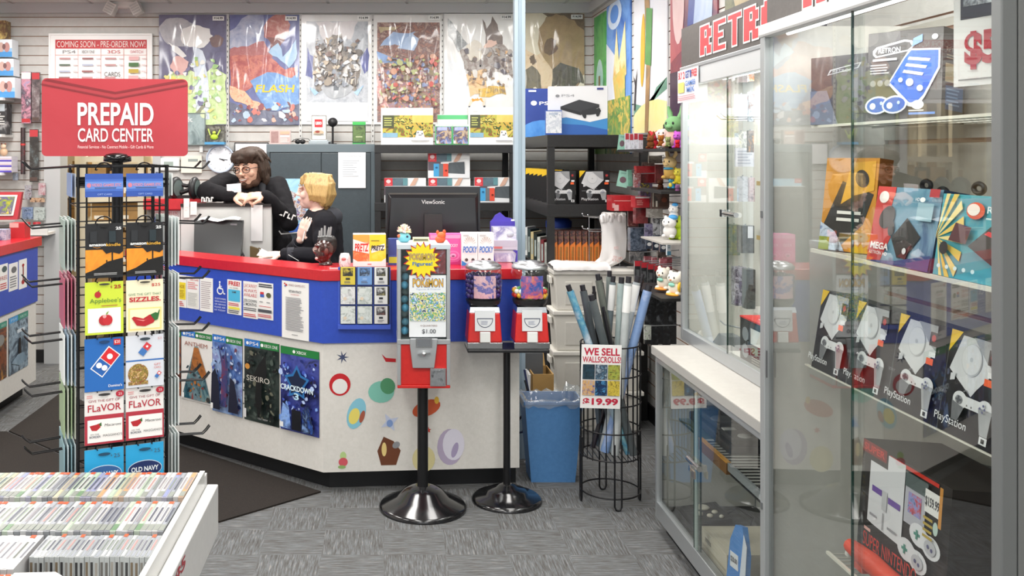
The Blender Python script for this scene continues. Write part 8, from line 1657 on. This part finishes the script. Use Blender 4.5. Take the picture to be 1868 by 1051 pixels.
# tube lamp inside the narrow cabinet
t = thing('cabinet_lamp', 'slim white tube lamp under the top of narrow glass cabinet', 'lamp', (1.46, 3.5, UZ1 - .03)); q = MB(); q.box(-.03, -.55, 0, .03, .55, .026, WHITE); obj('housing', q, t); q = MB(); q.tube([(0, -.5, -.012), (0, .5, -.012)], .012, M('#ffffff', .4, 0, 0, 1, 3.0), 10); obj('tube', q, t)
L = bpy.data.lights.new('cabinet_light', 'AREA'); L.shape = 'RECTANGLE'; L.size = .05; L.size_y = 1.0; L.energy = 9; lo = bpy.data.objects.new('cabinet_light', L); lo.location = (1.46, 3.5, UZ1 - .06); C.objects.link(lo)
t = thing('cabinet_lamp', 'slim tube lamp behind the top rail of the tall cabinet', 'lamp', (TX + .05, 2.27, TZ1 - .03)); q = MB(); q.box(-.015, -.48, .006, .015, .48, .024, WHITE); obj('housing', q, t); q = MB(); q.tube([(0, -.45, 0), (0, .45, 0)], .006, M('#ffffff', .4, 0, 0, 1, 3.0), 10); obj('tube', q, t)  # tube added to the tall cabinet to brighten its end panel
L = bpy.data.lights.new('cabinet_light', 'AREA'); L.shape = 'RECTANGLE'; L.size = .03; L.size_y = .9; L.energy = 3; lo = bpy.data.objects.new('cabinet_light', L); lo.location = (TX + .05, 2.27, TZ1 - .045); lo.rotation_euler = (0, -.5, 0); C.objects.link(lo)  # light of the added tube, a fill for the tall cabinet interior
# ================================================================ the two clerks
def remeshed(o, vox, it=4, fac=.5):
    m = o.modifiers.new('union', 'REMESH'); m.mode = 'VOXEL'; m.voxel_size = vox; m.use_smooth_shade = True
    s_ = o.modifiers.new('smooth', 'SMOOTH'); s_.iterations = it; s_.factor = fac
    return o
def limb(q, pts, rs, m, n=12):
    q.tube(pts, rs, m, n)
    for p, r in zip(pts, rs): q.ell(p, r, m, 12, 8)
def hand(q, wrist, d, up, s_, m, curl=.5, side=1, spread=.25):
    """palm with five fingers: d points along the hand, up is the back of the hand"""
    d = Vector(d).normalized(); up = Vector(up); up = (up - d * up.dot(d)).normalized(); w_ = d.cross(up) * side
    p0 = Vector(wrist); L_ = .088 * s_
    R = Matrix((d, w_, up)).transposed()
    q.ell(p0 + d * L_ * .5, (L_ * .60, .040 * s_, .0165 * s_), m, 14, 8, R); q.ell(p0 + d * L_ * .85, (L_ * .28, .040 * s_, .0145 * s_), m, 12, 8, R); q.ell(p0, (.03 * s_, .027 * s_, .02 * s_), m, 12, 8, R)
    for k, (o_, ln_) in enumerate(((-.030, .070), (-.010, .080), (.010, .075), (.029, .058))):
        b = p0 + d * L_ * .95 + w_ * o_ * s_; dd = (d + w_ * o_ * spread * 10).normalized(); c = curl + .08 * k
        pts = [b]; 
        for seg, fr in ((.42, .4), (.33, 1.0), (.25, 1.7)):
            e = (dd * cos(c * fr) - up * sin(c * fr)); pts.append(pts[-1] + e * ln_ * seg * s_)
        q.tube(pts, [.0095 * s_, .009 * s_, .0085 * s_, .007 * s_], m, 8); q.ell(pts[-1], .007 * s_, m, 8, 6)
    b = p0 + d * L_ * .3 - w_ * .034 * s_; t1 = b + (d * .6 - w_ * .65 - up * .15).normalized() * .034 * s_; t2 = t1 + (d * .9 - w_ * .2 - up * .4).normalized() * .032 * s_
    q.tube([b, t1, t2], [.014 * s_, .0115 * s_, .009 * s_], m, 8); q.ell(t2, .009 * s_, m, 8, 6)
def skinmat(a, b_):
    m = V(a, b_, scale=18, rough=.5); return m
def head_parts(q, c, R, s_, m, fem=False):
    def E(p, r): q.ell(Vector(c) + R @ Vector(tuple(v * s_ for v in p)), tuple(v * s_ for v in r), m, 18, 12, R)
    E((0, .018, .03), (.076, .092, .088)); E((0, -.022, -.03), (.062 if not fem else .055, .066, .072)); E((0, -.042, -.072), (.040 if not fem else .030, .042, .034)); E((0, -.055, -.086), (.022, .022, .018))
    for sg in (-1, 1):
        E((sg * .036, -.058, -.022), (.026, .024, .026)); E((sg * .076, .016, -.012), (.010, .020, .030)); E((sg * .03, -.083, .022), (.026, .012, .009)); E((sg * .010, -.098, -.026), (.010, .010, .008))
    E((0, -.094, .000), (.0105, .014, .03)); E((0, -.104, -.022), (.012, .014, .011)); E((0, -.086, -.05), (.026, .014, .006)); E((0, -.085, -.060), (.022, .014, .006))
def face_bits(root, c, R, s_, iris, lipcol, smile=True, browcol='#2a1c14', lid='#d3a189'):
    def W3(p): return Vector(c) + R @ Vector(tuple(v * s_ for v in p))
    for sg in (-1, 1):
        q = MB(); q.ell(W3((sg * .031, -.0815, .006)), tuple(v * s_ for v in (.0145, .008, .0075)), '#e9e6e2', 12, 8, R); q.ell(W3((sg * .031 - .001, -.0885, .006)), tuple(v * s_ for v in (.0062, .003, .0062)), iris, 10, 6, R); obj('eye', q, root)
        q = MB(); q.tube([W3((sg * .014, -.095, .031)), W3((sg * .032, -.096, .036)), W3((sg * .05, -.083, .027))], [.003 * s_, .0042 * s_, .002 * s_], browcol, 6); obj('eyebrow', q, root)
    for sg in (-1, 1):
        q = MB(); q.ell(W3((sg * .031, -.0812, .0105)), tuple(v * s_ for v in (.0165, .0105, .0066)), lid, 12, 8, R); obj('eyelid', q, root)
    q = MB()
    if smile:                                      # open smile: dark mouth, upper teeth, thin lips
        T = [-1.35 + 2.7 * k / 12 for k in range(13)]; S = [math.sin(t) for t in T]
        up = lambda k, f=0: W3((.033 * S[k], -.0995 - f + .021 * S[k] ** 2, -.0515 + .0065 * S[k] ** 2)); lo = lambda k, f=0: W3((.033 * S[k], -.0985 - f + .021 * S[k] ** 2, -.068 + .023 * S[k] ** 2))
        q.add([up(k) for k in range(13)] + [lo(k) for k in range(13)], [(k, k + 1, 14 + k, 13 + k) for k in range(12)], '#6a2c2c')
        q.add([up(k, .0008) for k in range(1, 12)] + [up(k, .0008) * .4 + lo(k, .0008) * .6 for k in range(1, 12)], [(k, k + 1, 12 + k, 11 + k) for k in range(10)], '#ddd5cc')
        q.tube([up(k, .0005) for k in range(13)], .0016 * s_, lipcol, 6); q.tube([lo(k, .0005) for k in range(13)], .0026 * s_, lipcol, 6)
    else: q.tube([W3((.022 * math.sin(t), -.099 + .014 * abs(math.sin(t)) ** 2, -.054)) for t in [-1.3 + 2.6 * k / 8 for k in range(9)]], [.002 * s_] + [.0046 * s_] * 7 + [.002 * s_], lipcol, 6)
    obj('mouth', q, root)
def body_legs(q, hip, m, hw=.10, r=.085):
    for sg in (-1, 1):
        limb(q, [hip + Vector((sg * hw, 0, -.03)), hip + Vector((sg * (hw + .005), -.02, -.45)), hip + Vector((sg * (hw + .01), .02, -hip.z + .09))], [r, r * .66, r * .46], m)
def shoes(root, hip, hw, col):
    for sg in (-1, 1):
        q = MB(); x = hip.x + sg * (hw + .01); y = hip.y + .02
        q.ell((x, y - .05, .045), (.045, .13, .045), col); q.box(x - .045, y - .16, 0, x + .045, y + .07, .022, '#1a1a1a'); obj('shoe', q, root, 0)

# ---------- bearded clerk leaning on the partition
SK = skinmat('#dba98f', '#e6bba4')
CL = M('#1b1a1d', .85, 0, 0, 1, 0, .2)
YM = 5.86
hc = P(455, 307, YM); HR = Matrix.Rotation(RAD(-22), 3, 'Z') @ Matrix.Rotation(RAD(8), 3, 'X') @ Matrix.Rotation(RAD(-3), 3, 'Y')
hip = Vector((-.80, 6.12, .98)); chest = Vector((-.835, 5.98, 1.30)); neck = Vector((-.838, 5.93, 1.425))
shR = P(409, 338, 5.93); shL = P(505, 345, 5.93); elR = P(377, 363, 5.70); elL = P(528, 405, 5.74)
wrR = P(424, 363, 5.61); wrL = P(484, 366, 5.61)
wrR.z = max(wrR.z, 1.368); wrL.z = max(wrL.z, 1.368); elR.z = max(elR.z, 1.388)
q = MB(); head_parts(q, hc, HR, 1.04, SK)
limb(q, [neck + Vector((0, .0, -.03)), hc + Vector((.01, .02, -.05))], [.062, .056], SK)
q.ell(chest, (.17, .12, .19), SK); q.ell(hip + Vector((0, 0, .04)), (.16, .12, .15), SK); limb(q, [chest, hip], [.15, .15], SK)
for sh, el, wr in ((shR, elR, wrR), (shL, elL, wrL)): limb(q, [chest + Vector((0, 0, .06)), sh + Vector((0, 0, -.01)), el, wr], [.09, .052, .042, .027], SK)
hand(q, wrR, (1, -.15, -.10), (0, -.55, 1), 1.0, SK, .75, -1); hand(q, wrL, (-1, -.25, -.02), (0, -.55, 1), 1.0, SK, .85, 1)
body_legs(q, hip, SK)
man = obj('person', q); remeshed(man, .0042, 2)
tag(man, 'bearded person with glasses in black jacket leaning on the partition, smiling', 'person')
q = MB()
q.ell(chest + Vector((0, .01, .02)), (.20, .14, .19), CL); q.ell(chest + Vector((0, .0, -.14)), (.20, .165, .20), CL); q.ell(hip + Vector((0, -.01, .06)), (.20, .16, .18), CL)
for sh in (shR, shL): limb(q, [neck + Vector((0, .03, -.05)), sh + Vector((0, .01, .0))], [.085, .078], CL)
for sh, el, wr in ((shR, elR, wrR), (shL, elL, wrL)):
    mid = sh + (el - sh) * .5; limb(q, [sh, mid, el, el + (wr - el) * .5, el + (wr - el) * .97], [.084, .072, .060, .050, .040], CL)
jk = obj('jacket', q, man); remeshed(jk, .009, 2); tx = bpy.data.textures.new('folds', 'CLOUDS'); tx.noise_scale = .09
dm_ = jk.modifiers.new('folds', 'DISPLACE'); dm_.texture = tx; dm_.strength = .022; dm_.mid_level = .5; dm_.texture_coords = 'GLOBAL'
q = MB(); limb(q, [neck + Vector((-.01, -.035, -.03)), chest + Vector((0, -.075, .06))], [.075, .078], M('#0e0d0f', .9)); sh_ = obj('shirt', q, man)
remeshed(sh_, .008, 2)
for sg in (-1, 1):
    q = MB(); a = neck + Vector((sg * .075, .03, .03)); b_ = neck + Vector((sg * .07, -.06, -.01)); c = neck + Vector((sg * .085, -.10, -.11))
    q.tube([a, b_, c], [.012, .028, .012], M('#24252a', .8), 8); obj('collar', q, man)

q = MB(); body_legs(q, hip, M('#1b1c22', .9), .10, .098); q.ell(hip, (.17, .13, .12), '#1b1c22'); remeshed(obj('trousers', q, man), .012, 2); shoes(man, hip, .10, '#202022')
face_bits(man, hc, HR, 1.04, '#3a2a20', '#b07a6a', True, '#2c1d15')
def W3(p, c=hc, R=HR, s_=1.04): return Vector(c) + R @ Vector(tuple(v * s_ for v in p))
q = MB()
BRD = V('#54392a', '#3f2a1e', '#6a4a38', scale=160, rough=.95)
for p, r in (((0, -.050, -.098), (.040, .036, .022)), ((.04, -.024, -.086), (.026, .040, .026)), ((-.04, -.024, -.086), (.026, .040, .026)), ((.060, .0, -.05), (.013, .03, .038)), ((-.060, .0, -.05), (.013, .03, .038)), ((0, -.086, -.085), (.02, .014, .014))): q.ell(W3(p), tuple(v * 1.04 for v in r), BRD, 14, 9, HR)
q.tube([W3((-.03, -.088, -.052)), W3((-.014, -.1, -.041)), W3((0, -.103, -.040)), W3((.014, -.1, -.041)), W3((.03, -.088, -.052))], [.002, .005, .004, .005, .002], BRD, 6)
remeshed(obj('beard', q, man), .005, 3)
HAIR = V('#2a1d15', '#3f2d21', '#1a120c', scale=90, stretch=(1, 1, .25), rough=.7)
q = MB()
for p, r in (((0, .026, .055), (.088, .102, .076)), ((-.02, -.045, .086), (.062, .048, .034)), ((.03, -.04, .085), (.054, .05, .035)), ((.074, .03, -.01), (.022, .05, .08)), ((-.073, .035, .005), (.018, .05, .062)), ((.04, .08, -.03), (.05, .04, .085)), ((-.035, .082, -.03), (.048, .04, .08)), ((.074, .05, -.075), (.024, .036, .045))): q.ell(W3(p), tuple(v * 1.04 for v in r), HAIR, 14, 9, HR)
random.seed(11)
for k in range(130):
    a = random.uniform(-pi, pi); e = random.uniform(.1, 1.2); d = Vector((cos(a) * cos(e), sin(a) * cos(e), sin(e)))
    if d.y < -.55 and d.z < .62: continue
    p = Vector((d.x * .088, .024 + d.y * .103, .056 + d.z * .077)); out = Vector((d.x * .45, d.y * .45, -.9)).normalized()
    L_ = random.uniform(.03, .07) if d.y > -.4 else .03
    pts = [p * .97, p + out * L_ * .5 + d * .006, p + out * L_ + d * random.uniform(-.002, .010)]
    q.tube([W3(tuple(v)) for v in pts], [.009, .007, .002], HAIR, 6)
for k in range(11):
    x = -.07 + .014 * k; q.tube([W3((x, -.065 + abs(x) * .35, .10)), W3((x - .008, -.094 + abs(x) * .45, .068)), W3((x - .014, -.094 + abs(x) * .5, .044 - .008 * (k % 3)))], [.014, .011, .003], HAIR, 6)
for sg in (-1, 1):
    for k in range(5): q.tube([W3((sg * .078, -.012 + .022 * k, .04)), W3((sg * (.089), -.012 + .024 * k, -.02)), W3((sg * (.085 + .006 * (k % 2)), -.004 + .026 * k, -.062 - .013 * (k % 3)))], [.012, .011, .003], HAIR, 6)
remeshed(obj('hair', q, man), .0045, 1)
q = MB()
for sg in (-1, 1):
    q.tube([W3((sg * .033 + .024 * cos(a), -.101 + abs(.024 * cos(a) + .033 - .033) * .1 + .25 * max(0, (.024 * cos(a) * sg)) , .004 + .019 * sin(a))) for a in [2 * pi * k / 18 for k in range(18)]], .0023, '#1a1517', 6, True)
    q.tube([W3((sg * .056, -.094, .008)), W3((sg * .078, -.05, .01)), W3((sg * .084, .01, .006))], .0022, '#1a1517', 6)
q.tube([W3((-.010, -.102, .006)), W3((.010, -.102, .006))], .0022, '#1a1517', 6); obj('glasses', q, man)
# white printed lettering on the sleeves
def sleeve_marks(pa, pb, h_, lift):
    d = pb - pa; L_ = d.length; d.normalize(); n = Vector((0, -1, .1)); n = (n - d * n.dot(d)).normalized(); u = n.cross(d); q = MB()
    q.X = Matrix.Translation(pa + n * lift) @ Matrix((d, -n, u)).transposed().to_4x4()
    for k in range(5):
        x = L_ * k / 5; c = -.004 * math.sin(pi * (k + .5) / 5); wd = L_ * .12; q.box(x, c, -h_ / 2, x + wd * .45, c + .012, h_ / 2 - .006 * (k % 2), '#e6e5e3'); q.box(x + wd * .45, c, (-h_ / 2 if k % 2 else h_ / 2 - .009), x + wd * 1.25, c + .012, (-h_ / 2 + .009 if k % 2 else h_ / 2), '#e6e5e3')
    return obj('sleeve_print', q, man)
sleeve_marks(P(504, 384, 5.66), P(540, 399, 5.66), .036, .012); sleeve_marks(P(368, 364, 5.62), P(390, 364, 5.60), .03, .006)
q = MB(); a = P(414, 352, 5.585); s_ = 5.585 / F; q.X = Matrix.Translation(a) @ Matrix.Rotation(-.08, 4, 'Y') @ Matrix.Rotation(-.25, 4, 'X'); q.box(0, 0, 0, 26 * s_, .003, 16 * s_, '#e9e8ec'); f = Face(q, 0, 0, 26 * s_, 16 * s_); f.lines(.4, .2, .9, .5, 2, '#9ac0dc'); f.r(.05, .1, .3, .8, '#eed4cf'); solo('paper_card', q, 'white card standing by bearded clerk hand', 'paper')

# ---------- blond clerk in profile
SK2 = skinmat('#e6bfae', '#efd0c2'); HD = M('#1e1e23', .9, 0, 0, 1, 0, .2)
YW = 5.33
hc2 = P(574, 351, YW); HR2 = Matrix.Rotation(RAD(-97), 3, 'Z') @ Matrix.Rotation(RAD(-6), 3, 'X')
hip2 = Vector((-.37, 5.36, .90)); ch2 = Vector((-.365, 5.36, 1.17)); nk2 = Vector((-.368, 5.34, 1.29))
shN = P(592, 409, 5.20); shF = Vector((-.385, 5.48, 1.225)); elN = P(588, 466, 5.13); wrN = P(514, 464, 5.13); elF = P(538, 458, 5.44); wrF = P(548, 437, 5.26)
q = MB(); head_parts(q, hc2, HR2, .93, SK2, True); limb(q, [nk2, hc2 + Vector((.012, 0, -.05))], [.047, .046], SK2)
q.ell(ch2, (.10, .15, .17), SK2); q.ell(hip2, (.11, .15, .14), SK2); limb(q, [ch2, hip2], [.105, .115], SK2)
for sh, el, wr in ((shN, elN, wrN), (shF, elF, wrF)): limb(q, [ch2 + Vector((0, 0, .05)), sh, el, wr], [.07, .042, .034, .022], SK2)
hand(q, wrN, (-1, -.05, -.02), (.0, -.35, 1), .88, SK2, .35, 1); hand(q, wrF, (.30, -.35, 1), (-.55, -1, 0), .86, SK2, .25, -1)
for sg in (-1, 1): limb(q, [hip2 + Vector((0, sg * .08, -.03)), hip2 + Vector((-.01, sg * .085, -.42)), hip2 + Vector((.01, sg * .085, -hip2.z + .08))], [.082, .055, .04], SK2)
wom = obj('person', q); remeshed(wom, .0042, 2)
tag(wom, 'person with blond bob in dark hoodie seen in profile, hand on chest, handing over paper', 'person')
q = MB(); q.ell(ch2 + Vector((0, 0, -.01)), (.125, .165, .17), HD); q.ell(hip2 + Vector((0, 0, .07)), (.135, .17, .17), HD); limb(q, [ch2, hip2 + Vector((0, 0, .05))], [.13, .14], HD)
for sh, el, wr, f_ in ((shN, elN, wrN, .9), (shF, elF, wrF, .82)):
    mid = sh + (el - sh) * .5; limb(q, [ch2 + Vector((.01, 0, .07)), sh, mid, el, el + (wr - el) * .5, el + (wr - el) * f_], [.085, .070, .060, .052, .045, .036], HD)
hd_ = obj('hoodie', q, wom); remeshed(hd_, .008, 2); d_ = hd_.modifiers.new('folds', 'DISPLACE'); d_.texture = tx; d_.strength = .016; d_.texture_coords = 'GLOBAL'
q = MB(); q.tube([nk2 + Vector((.06 * cos(a) + .012, .075 * sin(a), -.035 + .028 * cos(a))) for a in [2 * pi * k / 20 for k in range(20)]], .030, M('#33353c', .9), 8, True); q.ell(nk2 + Vector((.085, 0, -.035)), (.05, .085, .055), M('#2c2e35', .9)); remeshed(obj('hood', q, wom), .008, 2)
for (el, wr) in ((elN, wrN), (elF, wrF)):
    q = MB(); dvec = (wr - el); q.tube([el + dvec * .70, el + dvec * .86], [.041, .039], M('#2e2f36', .9), 12); obj('cuff', q, wom)
q = MB(); q.tube([P(568, 398, 5.17), P(566, 408, 5.145), P(560, 422, 5.14)], .0035, '#c9c9c6', 6); q.tube([P(556, 422, 5.2), P(552, 440, 5.17)], .0035, '#c9c9c6', 6); q.tube([P(526, 465, 5.075), P(545, 476, 5.065)], .0022, '#b9b9b6', 6); obj('drawstring', q, wom)
q = MB()
for sg in (-1, 1): limb(q, [hip2 + Vector((0, sg * .08, -.03)), hip2 + Vector((-.01, sg * .085, -.42)), hip2 + Vector((.01, sg * .085, -hip2.z + .08))], [.10, .068, .055], M('#23262f', .9))
q.ell(hip2, (.125, .16, .11), '#23262f'); remeshed(obj('trousers', q, wom), .012, 2)
for sg in (-1, 1):
    q = MB(); q.ell((hip2.x - .04, hip2.y + sg * .085, .04), (.12, .042, .04), '#29292b'); q.box(hip2.x - .15, hip2.y + sg * .085 - .042, 0, hip2.x + .07, hip2.y + sg * .085 + .042, .02, '#d9d9d6'); obj('shoe', q, wom)
face_bits(wom, hc2, HR2, .93, '#54606a', '#c4736c', False, '#8a6a44', '#dbb09e')
def W4(p): return W3(p, hc2, HR2, .93)
BL = V('#b08d54', '#c4a468', '#94743f', scale=45, stretch=(1, 1, .25), rough=.45)
q = MB()
for p, r in (((0, .024, .055), (.084, .100, .070)), ((0, -.045, .082), (.060, .044, .03)), ((.072, .04, .01), (.018, .052, .066)), ((-.072, .04, .01), (.018, .052, .066)), ((0, .092, -.005), (.062, .028, .072)), ((.056, .07, -.015), (.026, .036, .066)), ((-.056, .07, -.015), (.026, .036, .066))): q.ell(W4(p), tuple(v * .93 for v in r), BL, 14, 9, HR2)
for sg in (-1, 1):
    for k in range(10):
        y = -.05 + .0155 * k; y2 = -.012 + .0112 * k; q.tube([W4((sg * .045, y * .8 + .01, .118)), W4((sg * .081, y, .05)), W4((sg * .087, y2, -.012)), W4((sg * (.079 - .003 * (k % 3)), y2 + .004, -.056 + .006 * (k % 2) - (.012 if k > 6 else 0)))], [.009, .011, .0105, .003], BL, 6)
for k in range(9):
    x = -.06 + .015 * k; q.tube([W4((x, -.055, .108)), W4((x, -.090 + abs(x) * .4, .078)), W4((x + .006, -.095 + abs(x) * .45, .038))], [.012, .011, .004], BL, 6)
for k in range(8):
    x = -.065 + .0185 * k; q.tube([W4((x, .10, .07)), W4((x, .128 - abs(x) * .4, .0)), W4((x * .9, .108 - abs(x) * .3, -.075))], [.014, .014, .005], BL, 6)
remeshed(obj('hair', q, wom), .0045, 1)
q = MB()
for k in range(7): x = -.045 + .015 * k; q.tube([W4((x, .085, -.06)), W4((x * .8, .088, -.1)), W4((x * .6, .078, -.125))], [.014, .012, .004], V('#8a6a3a', '#6f5430', scale=40), 6)
remeshed(obj('nape_hair', q, wom), .005, 1)
q = MB(); a = P(468, 466, 5.10); q.X = Matrix.Translation(a) @ Matrix.Rotation(.12, 4, 'Y') @ Matrix.Rotation(-.5, 4, 'X'); q.plate([(0, -.0), (.062, .0), (.066, .026), (.02, .044)], 0, .0015, '#ecebea'); solo('paper_card', q, 'white paper slip held out by the blond clerk', 'paper')
# sheet of paper on the inner desk, between the clerks
q = MB(); a = P(510, 428, 5.75); q.tube([P(509, 421, 5.75), P(513, 427, 5.75), P(548, 424, 5.75)], .005, '#dcdcda', 6); solo('white_tray_edge', q, 'white bent edge between the two clerks behind the partition', 'tray')
